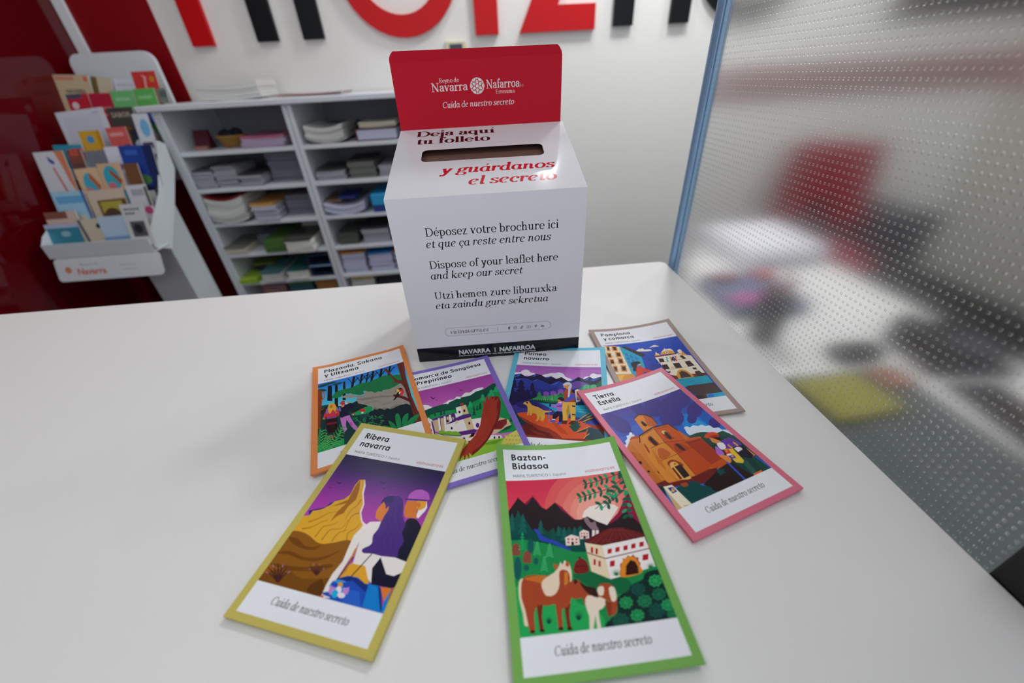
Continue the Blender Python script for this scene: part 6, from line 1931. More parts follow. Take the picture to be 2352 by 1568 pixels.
 'purple': '''
169 73 160 -5 0 1005 0 1005 1005 -5 1005
172 76 164 -5 47 1005 47 1005 1005 -5 1005
175 78 166 -5 93 1005 93 1005 1005 -5 1005
179 82 170 -5 140 1005 140 1005 1005 -5 1005
184 90 174 -5 187 1005 187 1005 1005 -5 1005
189 96 178 -5 233 1005 233 1005 1005 -5 1005
193 103 181 -5 280 1005 280 1005 1005 -5 1005
196 108 184 -5 327 1005 327 1005 1005 -5 1005
199 113 187 -5 373 1005 373 1005 1005 -5 1005
237 233 240 373 272 381 266 411 260 429 248 447 239 473 244 498 248 519 232 538 216 559 223 578 233 590 229 603 219 621 203 644 189 669 198 695 206 718 193 743 177 783 170 821 170 852 176 851 193 774 236 676 278 596 296 519 300 433 288
237 233 240 140 228 152 220 166 220 180 221 194 226 211 234 226 244 233 255 238 265 251 269 256 275 235 292 202 305 160 305 126 293 127 260
42 16 32 259 122 275 133 286 159 302 148 320 152 302 158 287 172 281 170 270 145
42 16 32 306 184 313 189 318 200 325 195 333 197 325 199 318 205 315 204 311 194
42 16 32 589 116 600 123 605 140 617 133 629 135 617 139 606 148 602 147 596 131
42 16 32 558 143 563 146 566 154 571 151 576 152 571 153 566 158 564 157 561 150
23 80 63 124 306 285 281 398 276 425 297 440 273 531 247 570 265 575 244 684 249 762 212 850 209 968 156 1003 162 1018 329 1016 686 135 428
31 144 80 141 391 269 372 388 376 497 393 600 403 654 363 775 326 906 276 1003 234 1016 860 832 831 580 638 132 452
23 80 63 209 349 214 372 198 366
23 80 63 207 361 214 388 193 381
23 80 63 205 374 214 404 189 395
23 80 63 274 344 278 373 261 367
23 80 63 271 360 277 393 255 385
23 80 63 268 376 276 412 249 403
20 72 58 340 339 344 374 324 367
20 72 58 336 358 342 398 316 389
20 72 58 332 378 341 422 309 411
20 72 58 374 337 376 371 359 365
20 72 58 370 356 373 395 352 387
20 72 58 366 376 371 419 345 410
42 168 104 663 326 673 368 635 355
42 168 104 657 349 671 396 623 380
42 168 104 652 371 670 424 610 404
23 80 63 680 427 680 473 656 465
23 80 63 672 454 675 505 644 494
23 80 63 665 479 670 537 632 523
23 80 63 682 399 684 423 668 418
23 80 63 678 413 682 440 661 433
23 80 63 675 426 680 456 655 448
20 72 58 759 381 757 422 738 416
20 72 58 752 405 752 451 727 442
20 72 58 745 428 746 479 717 469
20 72 58 862 245 870 286 833 274
20 72 58 856 267 868 314 820 298
20 72 58 849 289 865 341 807 321
42 168 104 820 271 831 319 785 303
42 168 104 812 296 828 350 770 330
42 168 104 805 321 826 381 754 357
42 168 104 930 235 944 285 890 267
42 168 104 922 261 942 318 873 295
42 168 104 914 286 940 350 856 322
42 168 104 994 206 1005 250 959 235
42 168 104 986 229 1002 278 944 259
42 168 104 979 251 1000 307 929 283
23 80 63 719 404 719 437 702 431
23 80 63 713 423 716 459 693 451
23 80 63 708 441 712 482 684 472
42 168 104 1029 465 1035 505 999 493
23 80 63 1020 645 1021 685 993 675
23 80 63 1012 667 1015 712 980 699
23 80 63 1004 689 1010 738 966 723
217 190 148 841 679 897 644 967 696 970 764 750 826
20 80 58 840 809 917 772 982 776 938 806
205 176 136 211 455 423 450 452 521 356 558 337 648 229 599
90 42 128 214 440 307 434 447 432 487 459 453 495 401 459 224 462
237 230 226 285 448 304 449 288 627 266 624
90 42 128 303 455 309 457 296 618 288 627
237 230 226 347 444 367 444 345 636 323 632
90 42 128 366 450 372 453 354 626 345 636
237 230 226 402 443 422 443 416 554 393 551
90 42 128 421 450 428 452 425 544 416 554
237 230 226 465 444 485 445 489 507 465 504
90 42 128 484 451 490 453 498 497 489 507
237 230 226 179 420 195 408 206 430 227 445 223 573 230 636 181 639 179 520
90 42 128 212 468 225 460 229 624 213 636
90 42 128 199 589 196 602 190 612 183 616 177 614 173 605 171 593 172 579 175 565 181 555 188 551 194 553 198 562 200 574
205 176 136 201 509 199 519 194 526 188 529 183 527 178 520 176 511 177 500 180 490 184 483 190 480 196 482 200 489 202 498
237 230 226 353 557 544 540 565 696 462 681 445 721 341 652
217 190 148 534 540 614 534 609 700 537 696
237 230 226 611 570 725 586 718 662 641 712 607 706
90 42 128 450 500 619 491 626 538 503 543 351 556 427 521
237 230 226 493 366 553 361 542 481 485 497
217 190 148 550 363 606 359 603 489 541 481
217 190 148 442 544 474 535 470 573 440 575
237 230 226 357 552 364 555 361 568 354 565
237 230 226 373 552 381 554 378 567 371 565
237 230 226 390 551 398 554 395 567 387 564
237 230 226 407 551 414 553 411 566 404 564
237 230 226 424 550 431 553 428 566 421 563
237 230 226 441 550 448 552 445 566 438 563
237 230 226 458 549 465 552 462 565 455 562
237 230 226 475 549 483 551 479 565 472 562
237 230 226 492 548 500 551 497 564 489 562
237 230 226 510 548 517 550 514 564 506 561
237 230 226 527 547 535 550 531 563 524 561
237 230 226 545 547 552 550 549 563 541 560
42 26 48 500 360 505 362 503 373 498 371
42 26 48 514 359 519 361 517 372 512 370
42 26 48 528 358 533 360 531 371 526 369
42 26 48 542 357 547 359 545 370 540 368
42 26 48 556 356 561 358 559 369 554 367
42 26 48 570 355 575 357 573 368 568 366
42 26 48 585 354 589 356 587 367 582 365
42 26 48 599 353 604 355 601 366 596 364
200 48 42 549 325 588 332 581 350 548 345
90 42 128 445 680 607 697 629 720 595 751 459 726
42 20 56 388 599 405 602 402 631 383 628
42 20 56 367 497 385 501 382 531 363 528
42 20 56 572 596 590 600 585 630 566 627
42 20 56 510 420 529 424 525 456 505 453
42 20 56 563 420 582 424 577 456 557 453
90 42 128 667 669 661 682 654 691 645 694 638 692 633 683 631 671 633 657 639 645 646 636 655 632 663 635 668 643 669 656
122 184 58 256 628 262 611 280 603 295 608 310 619 317 629 325 637 343 637 363 638 380 649 397 660 415 662 434 668 454 697 464 724 451 728 421 720 370 704 316 682 278 654
90 154 48 261 641 321 657 423 713 316 684
233 228 222 226 617 283 661 457 733 553 742 667 796 835 851 838 889 716 868 619 857 489 835 370 779 294 701
42 26 48 236 617 316 682 466 733 465 740 314 688 233 623
189 175 138 173 657 234 623 294 698 369 787 338 799 177 744
90 154 48 102 659 179 653 179 733 94 713
143 194 58 332 785 370 779 489 835 621 851 844 887 852 907 787 960 708 1016 350 1030 321 919
106 160 48 609 894 711 885 840 896 756 931
217 207 106 455 819 497 805 547 836 471 833
217 207 106 797 946 880 874 1006 841 1012 1014 870 1015 687 1020
196 184 80 882 874 873 881 862 877 860 866 868 860 880 864
196 184 80 912 885 903 892 892 888 890 877 898 871 910 875
196 184 80 942 896 933 903 922 899 920 888 929 882 940 886
196 184 80 972 907 963 914 952 910 950 899 959 893 970 897
196 184 80 1003 919 994 925 982 921 980 910 989 904 1001 908
196 184 80 875 921 867 928 856 923 853 913 862 907 873 911
196 184 80 905 932 896 938 885 934 883 924 892 918 903 922
196 184 80 935 943 926 949 915 945 913 935 921 929 933 933
196 184 80 965 954 956 960 945 956 942 946 951 940 963 944
196 184 80 995 965 986 971 975 967 972 957 981 951 993 955
196 184 80 869 967 861 973 850 969 847 959 856 953 867 957
196 184 80 898 978 890 984 879 980 876 970 885 964 896 968
196 184 80 928 989 919 995 908 991 906 981 914 975 925 979
196 184 80 957 1000 949 1006 938 1002 935 992 944 985 955 990
42 20 56 418 805 432 810 426 834 412 828
42 20 56 460 815 474 820 468 844 454 838
42 20 56 762 843 777 848 769 872 754 867
42 20 56 806 853 820 858 812 882 797 877
42 20 56 516 813 530 818 524 841 510 836
90 42 128 493 783 490 791 485 796 479 798 474 796 471 791 469 783 470 774 473 766 478 760 484 758 489 760 493 766 494 774
138 42 42 806 719 870 675 953 681 935 739 859 784 776 763
106 30 30 802 743 883 679 885 682 804 746
106 30 30 803 743 890 705 891 709 804 746
106 30 30 803 742 896 731 896 735 803 746
106 30 30 804 742 903 757 902 761 803 746
106 30 30 804 743 909 783 908 786 803 746
122 36 32 893 350 936 346 975 370 969 452 925 570 874 663 799 756 710 854 644 907 573 951 507 981 504 923 807 585
168 58 42 802 348 805 404 858 307 856 376 908 311 892 389 937 346 909 417 972 377 914 479 889 586 836 677 767 757 694 842 606 904 519 939 511 986 490 940 473 1020 464 952 425 1014 432 950 384 991 409 931 440 888 532 818 597 770 674 672 736 532 774 460
134 40 31 782 448 871 454 871 456 781 453
134 40 31 781 480 868 486 868 487 780 485
134 40 31 779 511 865 517 864 518 778 516
134 40 31 776 541 860 547 859 548 775 546
134 40 31 772 570 853 576 853 577 771 575
134 40 31 766 599 846 604 845 605 765 604
134 40 31 759 626 836 631 836 632 758 631
134 40 31 750 653 826 657 826 659 749 658
134 40 31 739 678 814 683 813 684 739 683
134 40 31 727 703 800 707 800 708 727 708
134 40 31 714 726 784 730 784 732 713 731
134 40 31 699 749 767 753 767 754 698 754
134 40 31 682 771 748 774 748 775 681 775
134 40 31 663 791 728 794 728 796 663 796
134 40 31 643 811 706 814 706 815 643 815
134 40 31 621 830 682 832 682 833 621 834
134 40 31 598 847 657 850 657 851 598 852
134 40 31 574 864 631 866 631 867 573 869
134 40 31 548 880 603 882 603 883 548 884
134 40 31 520 895 574 896 574 897 520 899
58 20 20 532 777 572 736 602 745 580 779 547 782
224 122 48 528 767 548 758 549 774 531 785''',
 'cyan': '''
170 98 185 -5 0 1005 0 1005 1005 -5 1005
174 104 188 -5 43 1005 43 1005 1005 -5 1005
179 108 191 -5 87 1005 87 1005 1005 -5 1005
184 114 194 -5 130 1005 130 1005 1005 -5 1005
188 119 198 -5 173 1005 173 1005 1005 -5 1005
194 124 202 -5 217 1005 217 1005 1005 -5 1005
53 64 154 -5 330 1005 330 1005 1005 -5 1005
150 56 42 -5 800 1005 800 1005 1005 -5 1005
239 234 244 -15 136 2 131 25 128 49 125 69 120 76 108 79 95 91 87 105 81 120 76 136 76 155 85 170 97 172 106 177 115 205 122 233 131 258 150 246 167 123 174 -4 173 -28 155
239 234 244 317 169 327 151 349 138 369 130 391 124 412 116 433 110 456 110 477 110 490 103 502 97 524 98 546 105 563 114 577 127 584 145 592 162 610 173 631 183 661 199 674 216 643 240 580 255 471 243 365 220 325 195
239 234 244 769 200 777 187 797 175 810 162 826 151 850 147 871 143 878 128 884 113 899 102 917 97 931 105 949 115 982 114 1011 118 1025 151 1008 187 921 215 826 231 784 219
43 37 69 -44 253 -16 234 4 166 73 145 124 185 160 189 251 136 315 151 362 185 429 164 492 202 550 170 629 230 670 216 743 160 810 192 867 149 908 181 1014 141 1010 265 584 322 416 309 -16 310
63 95 208 -17 201 74 147 54 194 10 205
63 95 208 353 188 421 167 398 197
63 95 208 204 187 252 140 247 179
63 95 208 810 209 867 154 851 207
63 95 208 875 205 908 183 989 166 907 221
63 95 208 629 235 719 191 662 239
53 64 154 -44 403 -27 252 137 214 221 251 270 219 360 255 432 297 528 233 598 277 608 471 317 490 -33 555
63 106 216 -17 254 129 217 62 250
63 106 216 230 253 270 219 256 251
63 106 216 420 303 528 233 498 288
106 80 160 631 275 711 225 753 221 867 262 764 377 667 361
53 64 154 635 363 747 324 764 419 638 448
40 48 126 -25 554 92 439 235 364 376 422 446 460 320 510 194 560
48 56 142 244 362 241 374 230 385 214 391 195 393 178 388 165 379 159 367 161 354 172 343 188 336 207 335 225 340 238 349
48 56 142 304 374 302 386 291 397 275 403 256 404 239 400 226 391 220 379 223 366 233 355 250 349 268 347 286 352 299 361
48 56 142 364 385 362 398 351 408 335 415 317 416 299 412 287 402 281 390 284 378 294 367 310 361 329 360 346 364 359 373
48 56 142 424 397 421 410 410 420 394 426 376 428 359 423 346 414 341 402 344 390 354 379 371 373 389 372 406 376 419 385
48 56 142 480 379 477 391 466 401 450 408 432 409 415 405 403 396 398 384 401 371 411 360 427 354 446 353 463 357 475 367
48 56 142 536 360 533 372 522 383 506 389 488 390 471 386 459 377 454 365 457 352 468 342 484 335 503 334 519 339 532 348
36 31 74 -50 598 20 421 199 476 306 501 251 557 115 586 -22 657
38 32 72 87 234 143 315 56 320
38 32 72 94 282 160 370 55 376
38 32 72 101 330 178 424 54 431
38 32 72 108 376 195 476 53 485
38 32 72 9 238 40 283 -7 285
38 32 72 13 265 50 313 -7 317
38 32 72 18 291 60 344 -7 348
38 32 72 22 317 71 374 -7 378
38 32 72 222 274 251 317 205 320
38 32 72 226 300 259 347 204 350
38 32 72 229 325 268 377 203 381
38 32 72 232 351 277 406 201 411
38 32 72 5 355 42 408 -14 411
38 32 72 10 387 54 444 -14 448
38 32 72 15 418 67 480 -14 485
38 32 72 21 448 79 516 -14 522
38 32 72 177 379 222 430 148 434
38 32 72 182 410 235 466 144 471
38 32 72 186 440 248 501 141 508
38 32 72 190 470 261 535 138 543
38 32 72 55 474 92 521 33 524
38 32 72 60 502 105 553 32 558
38 32 72 64 530 116 585 31 591
38 32 72 69 557 128 616 30 623
38 32 72 122 523 141 549 112 551
38 32 72 125 539 147 568 111 570
38 32 72 127 555 153 586 111 589
38 32 72 129 570 159 604 110 607
38 32 72 255 385 287 426 233 429
38 32 72 258 410 297 455 231 459
38 32 72 261 434 306 483 228 488
38 32 72 264 458 316 511 225 517
38 32 72 5 531 30 560 -9 563
38 32 72 8 549 38 581 -10 584
38 32 72 11 566 46 601 -11 605
38 32 72 14 584 55 621 -11 626
38 32 72 122 627 137 649 113 650
38 32 72 124 640 142 664 113 666
38 32 72 126 653 147 679 113 682
38 32 72 128 666 152 695 112 698
47 154 104 735 357 827 281 931 264 1011 226 1006 383 749 441
31 106 80 931 270 1013 187 1008 341 945 345
20 64 58 833 264 833 351 829 351 828 264
95 200 144 795 292 831 270 866 288 863 298 831 280 798 301
95 200 144 796 308 831 286 866 304 863 313 831 295 799 317
95 200 144 796 323 831 301 866 319 863 328 831 311 799 332
95 200 144 796 338 831 316 866 334 863 343 831 326 799 347
20 64 58 913 259 912 347 908 347 908 260
95 200 144 876 288 911 266 945 284 942 293 911 276 878 297
95 200 144 876 303 911 281 945 299 942 308 911 291 878 312
95 200 144 876 318 910 296 945 314 942 323 910 306 878 327
95 200 144 875 333 910 312 945 329 942 339 910 321 878 342
63 154 90 212 536 285 497 315 468 429 461 532 418 590 440 596 553 438 559 291 549
47 128 80 510 456 548 417 589 419 593 492
63 138 74 316 404 342 436 298 438
63 138 74 318 423 349 458 295 461
63 138 74 320 442 356 480 293 484
63 138 74 322 461 364 502 290 507
90 170 112 458 459 475 488 445 490
90 170 112 459 478 482 509 442 512
90 170 112 461 496 488 530 440 534
90 170 112 382 475 395 495 372 497
90 170 112 383 488 400 510 370 512
90 170 112 384 501 405 526 368 528
31 106 74 555 400 580 428 534 431
31 106 74 556 420 591 451 526 455
90 42 106 392 388 400 468 395 469 387 388
168 96 184 361 421 391 399 424 417 421 425 392 408 365 428
168 96 184 363 436 392 414 425 432 423 440 393 423 367 443
168 96 184 364 451 394 429 426 447 424 455 394 438 368 458
168 96 184 366 466 395 444 428 462 425 469 396 453 370 473
90 42 106 470 373 476 453 471 453 465 373
168 96 184 439 405 468 384 501 402 498 410 469 392 442 413
168 96 184 440 420 469 399 502 417 499 424 470 407 444 428
168 96 184 441 435 470 414 503 432 500 439 471 422 445 443
168 96 184 442 450 472 429 504 446 501 454 472 437 446 458
90 42 106 550 341 555 421 550 422 545 341
168 96 184 519 374 548 352 580 370 578 378 549 360 522 381
168 96 184 520 389 549 367 581 385 579 393 550 376 523 396
168 96 184 521 404 550 382 582 400 579 408 551 391 524 411
168 96 184 522 419 551 397 583 415 580 423 552 406 525 426
42 160 192 308 553 596 558 828 552 903 629 873 716 717 700 494 669 403 617
18 58 56 211 533 290 535 437 549 596 543 813 543 813 558 675 573 439 569 292 559
18 58 56 224 540 231 516 244 540
18 58 56 246 540 253 516 266 541
18 58 56 267 540 274 517 287 541
18 58 56 289 540 296 517 308 541
18 58 56 310 540 317 517 330 541
18 58 56 331 540 338 517 351 541
18 58 56 352 540 360 517 372 541
18 58 56 373 541 381 517 393 541
18 58 56 394 541 402 517 414 541
18 58 56 415 541 423 518 435 542
18 58 56 436 541 444 518 456 542
18 58 56 457 541 465 518 476 542
18 58 56 478 541 486 518 497 542
18 58 56 499 541 507 518 518 542
18 58 56 520 541 527 518 539 542
18 58 56 540 542 548 519 559 542
18 58 56 561 542 569 519 580 542
18 58 56 581 542 589 519 600 543
111 208 224 714 586 828 585 828 588 714 593
111 208 224 738 614 851 617 851 620 738 621
111 208 224 441 591 568 599 567 602 441 598
111 208 224 754 647 844 651 843 654 753 653
31 127 168 716 653 784 667 858 670 829 747 718 719
67 56 138 2 656 208 539 325 557 444 624 510 673 844 745 793 786 500 736 216 719 60 750
47 42 106 66 590 208 541 309 563 381 629 272 656 125 647
216 86 46 84 748 135 715 214 700 389 711 606 732 778 769 873 823 816 972 519 991 392 890 250 848
232 116 58 344 729 406 724 400 818 350 785
192 74 40 455 758 551 823 614 889 660 945 580 926 508 845
150 56 42 86 758 167 766 269 819 358 857 466 884 544 930 606 992 477 1003 322 932 160 874
106 40 36 89 777 189 807 298 862 364 910 471 936 519 991 237 974
130 50 40 241 894 336 930 429 957 445 977 371 971
22 64 74 810 973 851 834 971 858 1022 970 899 981
224 144 58 771 756 836 709 895 686 851 736
22 64 74 774 766 839 720 898 697 854 746
224 144 58 778 778 858 726 917 703 844 764
22 64 74 781 788 861 737 920 714 847 774
224 144 58 716 906 780 866 851 825 816 880
22 64 74 719 916 783 876 854 835 819 890
224 144 58 796 974 823 930 858 902 844 962
22 64 74 799 984 826 940 861 912 847 971
224 144 58 741 763 814 693 873 651 800 749
22 64 74 745 773 817 703 876 662 803 760
22 64 74 38 623 113 727 236 858 182 863 76 749
36 80 72 705 898 653 835 673 833 730 896
36 80 72 705 898 663 801 684 799 730 896
36 80 72 705 898 682 776 702 774 730 896
36 80 72 705 898 704 766 725 764 730 896
36 80 72 705 898 728 771 748 769 730 896
36 80 72 705 898 748 791 768 790 730 896
36 80 72 705 898 761 823 781 821 730 896
224 168 72 160 592 166 576 182 563 199 555 218 557 238 579 261 605 296 617 333 627 364 647 396 665 444 665 480 663 468 673 441 685 419 688 403 695 405 719 410 747 402 773 391 791 381 794 372 785 368 754 364 732 355 759 345 794 337 804 329 805 321 804 317 798 323 791 330 777 327 746 317 716 293 708 271 710 269 716 271 725 266 733 260 740 255 742 250 736 243 709 238 688 239 707 240 732 232 742 223 740 222 714 220 680 216 646 206 616 181 601
42 26 26 186 571 196 558 210 570 207 592
122 74 32 259 609 244 622 336 655 336 658 243 625 257 606
30 30 58 523 662 588 662 588 793 553 796 553 713 517 764 485 767 488 708
239 234 244 485 763 515 764 515 776 484 776
47 90 200 481 776 516 775 516 799 464 808
47 90 200 551 796 587 793 581 819 525 827
176 106 203 518 559 542 545 589 539 588 657 526 662 522 618 458 608 455 588 511 577
106 74 154 521 589 586 576 585 599 523 610
239 234 244 528 543 556 534 586 536 557 556
224 138 72 526 505 566 517 558 544 532 540
42 32 64 520 499 527 484 543 470 564 469 584 478 597 496 600 515 588 524 571 527 560 519 550 508 532 504
90 36 24 577 814 593 773 642 772 629 819
90 36 24 644 818 682 767 711 772 710 806
232 216 192 706 361 735 341 757 356 768 511 722 530
216 96 46 724 379 752 377 755 441 727 448
74 85 200 726 453 757 449 760 492 729 499
224 160 64 760 471 759 477 756 481 751 484 746 484 741 482 738 478 736 473 737 467 741 463 745 460 751 460 755 462 759 466
224 176 74 583 534 718 525 719 643 716 765 674 770 663 647 638 771 597 776 575 615
184 138 56 643 550 659 647 641 762 621 650
42 32 64 679 573 717 575 716 595 683 592
42 32 64 681 684 717 686 716 700 684 701
168 72 46 590 368 625 342 666 348 702 402 706 528 603 535 583 420
30 30 58 675 355 703 359 704 402 668 393
74 85 200 642 448 678 403 703 435 697 477 615 537 594 535
217 138 72 576 295 623 284 640 330 628 355 602 334 582 331
217 138 72 561 527 594 521 602 538 566 543
200 200 208 571 280 584 263 605 248 628 244 650 249 663 264 671 284 672 300 669 317 664 336 657 362 654 410 651 452 640 470 631 461 631 405 634 341 633 308 627 292 605 294 582 300 572 293
154 154 168 606 275 656 283 656 286 606 278
184 106 48 643 297 642 301 640 305 636 307 632 307 628 305 625 302 623 298 624 293 627 290 631 287 635 287 639 289 642 292
58 122 224 454 594 451 807 444 806 447 593
42 32 64 441 572 459 571 460 608 442 609''',
}

# ------------------------------------------------------------------ the seven map leaflets
LW, LA = .12, 1.563
m_leaf = print_mat('coated_paper_print', .26, .08)
m_page = {}
def leaflet(key, border, name, title, pose, base, art, label, thick, lift=0.0):
    x, y, t, aTL, aTR, aBR, aBL, c = pose
    t0 = empty(name, (x, y, TZ), t)
    tag(t0, label, 'leaflet', 'tourist map leaflets on the counter')
    def surf(u, v, dz=0.0):
        w = 1 - v / LA
        g, b = w * w, (v / LA) ** 2
        z = base + g * lift + g * (aTL * (1 - u) ** 2 + aTR * u * u - c * 4 * u * (1 - u)) + b * (aBL * (1 - u) ** 2 + aBR * u * u)
        return Vector(((u - .5) * LW, (LA / 2 - v) * LW, max(z, thick + .0004) + dz))
    white = 'eceef3'
    # sheet coordinates: X = u, Y = -v
    sh = [(white, [(.055, -1.52), (.947, -1.52), (.947, -.05), (.055, -.05)])]
    for line in art.strip().split('\n'):
        q = list(map(int, line.split()))
        n = q[3:]
        p = [(n[i] / 1000, n[i + 1] / 1000) for i in range(0, len(n), 2)]
        p = clip(p, 0, 0, 1, 1)
        if p:
            sh.append((tuple(q[:3]), [(.055 + .892 * a, -(.337 + 1.006 * b)) for a, b in p]))
    for i, s in enumerate(title):
        q = geo(s, .118, -(.153 + .083 * i), None, .083, T=.135)
        if max(a for p in q for a, b in p) > .9:
            q = geo(s, .118, -(.153 + .083 * i), .885, .076, T=.135)
        sh += ink('14151c', q)
    sh += ink('33353e', geo('MAPA TURÍSTICO', .115, -.308, .386, .0345, T=.085))
    sh += ink('33353e', geo('I', .402, -.308, None, .034, T=.085))
    sh += ink('62646e', geo('Español', .428, -.308, .527, .032, T=.075))
    sh += ink('cc3c52', geo('visitnavarra.es', .68, -.308, .913, .041, T=.08))
    sh += ink('1c1c22', serif('Cuida de nuestro secreto', .235, -1.445, .769, .066, it=True, T=.1, h=.036))
    v, f, cc = overlay([(0, -LA), (1, -LA), (1, 0), (0, 0)], sh, grid_lines(0, 1, -LA, 0, 16, 20))
    meshobj('cover', [surf(a, -b) for a, b in v], f, m_leaf, t0, True, [k or border for k in cc])
    # folded pages underneath, one thin slab per fold
    nl = 3
    bm = bmesh.new()
    for k in range(nl):
        top = -.0004 - thick * k / nl
        bot = -thick * (k + 1) / nl - .0003
        ins = .0012 * k
        nx, ny = 16, 20
        rows = []
        for dz in (top, bot):
            rows.append([[bm.verts.new(surf(ins + (1 - 2 * ins) * i / nx + (.004 if k == 1 else 0), ins + (LA - 2 * ins) * j / ny, dz)) for i in range(nx + 1)] for j in range(ny + 1)])
        for r, fl in ((rows[0], 1), (rows[1], 0)):
            for j in range(ny):
                for i in range(nx):
                    q = (r[j][i], r[j][i + 1], r[j + 1][i + 1], r[j + 1][i])
                    bm.faces.new(q if fl else q[::-1])
        for j in range(ny):
            for i in (0, nx):
                bm.faces.new((rows[0][j][i], rows[0][j + 1][i], rows[1][j + 1][i], rows[1][j][i]))
        for i in range(nx):
            for j in (0, ny):
                bm.faces.new((rows[0][j][i], rows[0][j][i + 1], rows[1][j][i + 1], rows[1][j][i]))
    bmobj('folded_pages', bm, mat('page_edge_' + key, border, .5, .3), t0, True)
POSES = {'green': (0.05335, 0.17403, 0.00369, 0.00672, 0.00051, 0.00392, 0.00238, 0.00532), 'yellow': (-0.12419, 0.21209, -0.3231, -0.00026, -0.00028, 0.001, -0.0, 0.00061), 'pink': (0.17429, 0.26404, 0.29066, 0.00527, -1e-05, 0.00102, -1e-05, 0.00335), 'brown': (0.20102, 0.37987, 0.03153, 0.00263, 0.00772, 0.00207, -0.0, 0.00208), 'orange': (-0.15795, 0.36651, 0.30399, -7e-05, -7e-05, 0.00022, 0.00069, 0.00359), 'purple': (-0.04723, 0.32793, 0.23146, 0.00069, -0.00017, 0.00017, 2e-05, 0.00092), 'cyan': (0.06688, 0.34307, -0.23475, 0.00134, 0.00688, 0.0002, -1e-05, 0.00031)}
LEAF = [
 ('purple', '8672c8', ('Comarca de Sangüesa', 'y Prepirineo'), 'purple-bordered map leaflet with a red eagle above a castle', .0036, .0013),
 ('cyan', '68c0da', ('Pirineo', 'navarro'), 'turquoise-bordered map leaflet with two hikers and a dog by a lake', .002, .0016),
 ('brown', 'a8938e', ('Pamplona', 'y comarca'), 'grey-brown bordered map leaflet with a cream town hall, nearest the screen', .002, .0016),
 ('orange', 'e38d52', ('Plazaola, Sakana', 'y Ultzama'), 'orange-bordered map leaflet with hikers and a bird in a forest', .0054, .0030),
 ('pink', 'd9748a', ('Tierra', 'Estella'), 'pink-bordered map leaflet with an orange church and a pilgrim', .00423, .0034, .0018),
 ('yellow', 'c6b860', ('Ribera', 'navarra'), 'mustard-yellow bordered map leaflet with a desert rock and two people', .00422, .0034, .0056),
 ('green', '78b058', ('Baztan-', 'Bidasoa'), 'green-bordered map leaflet with two horses and a red sunset', .00421, .0034, .0035),
]
for key, border, title, label, base, thick, *lift in LEAF:
    leaflet(key, border, 'map_leaflet', title, POSES[key], base, ART[key], label, thick, *lift)

# ------------------------------------------------------------------ stepped leaflet display by the red wall
rk = empty('leaflet_display_stand', (-1.53, 1.95, 0))
tag(rk, 'white stepped leaflet display stand in front of the red wall, left of the shelf unit', 'display stand')
m_rk = mat('white_display_board', 'dfe5ea', .45, .35)
ox, oy = -1.53, 1.95
bm = bmesh.new()
add_prism(bm, [(a - ox, b) for a, b in rounded(-1.74, -1.385, 1.0, 1.525, .045, 8, (1, 1, 0, 0))], 'y', 2.27 - oy, 2.29 - oy)
bmobj('back_board', bm, m_rk, rk)
TIERS = [(2.20, 1.288), (2.12, 1.255), (2.04, 1.17), (1.96, 1.14), (1.88, 1.05), (1.82, 1.005), (1.75, .93)]
for ty, tz in TIERS:
    bm = bmesh.new()
    x0, x1 = -1.715 - ox, (-1.335 if ty < 1.97 else -1.378) - ox
    add_box(bm, x0, x1, ty - .07 - oy, ty + .03 - oy, tz - .055, tz - .047)
    add_box(bm, x0, x1, ty - .072 - oy, ty - .068 - oy, tz - .055, tz - .012)
    bmobj('tier', bm, m_rk, rk)
side = [(1.63, .86), (1.71, .825), (1.855, .979), (1.956, 1.098), (1.968, 1.19), (1.935, 1.205), (1.8, 1.03), (1.63, .905)]
for xs, sd in ((-1.704, [(1.63, .86), (1.70, .83), (1.76, .90), (1.76, .95), (1.63, .905)]), (-1.311, side)):
    bm = bmesh.new()
    add_prism(bm, [(a - oy, b) for a, b in sd], 'x', xs - .003 - ox, xs + .003 - ox)
    bmobj('side_panel', bm, m_rk, rk)
box('column', -1.545 - ox, -1.382 - ox, 1.80 - oy, 1.955 - oy, .02, 1.0, m_rk, rk, .004)
box('base_plate', -1.66 - ox, -1.34 - ox, 1.70 - oy, 2.2 - oy, 0, .02, m_rk, rk, .004)
# front tray and sign board hanging from its lip
bm = bmesh.new()
add_box(bm, -1.70 - ox, -1.305 - ox, 1.612 - oy, 1.616 - oy, .85, .905)
add_box(bm, -1.70 - ox, -1.305 - ox, 1.616 - oy, 1.70 - oy, .848, .852)
add_prism(bm, [(1.616 - oy, .852), (1.70 - oy, .852), (1.70 - oy, .96), (1.64 - oy, .93), (1.616 - oy, .905)], 'x', -1.70 - ox, -1.697 - ox)
bmobj('front_tray', bm, m_rk, rk)
m_sgn = print_mat('printed_display_board', .45, .35)
sg = [(a, b) for a, b in rounded(-.2, .2, 0, .082, .014, 6)]
sh = ink('e07a50', [[(-.155 + .014 * math.cos(t) * (1 if k % 2 else .75), .041 + .014 * math.sin(t) * (1 if k % 2 else .75)) for k, t in enumerate([math.pi * i / 8 for i in range(16)])]])
sh += ink('c9a86a', [_arc(-.155, .041, .005, .005, 0, 330, 9)])
sh += ink('d8685c', sans('Navarra', -.122, .022, -.015, .031, .03))
sh += ink('9aa0a6', sans('Reyno de', -.105, .054, -.04, .012)) + ink('9aa0a6', sans('visitnavarra.es', .04, .045, .1, .01)) + ink('9aa0a6', sans('navarra', .05, .028, .1, .01))
yy = lambda v: 1.603 - oy - .03 * (.082 - v) / .082
sheet('sign_board', sg, sh, 'dfe5ea', lambda x, y: (-1.484 - ox + x, yy(y), .768 + y), m_sgn, rk)
bm = bmesh.new()
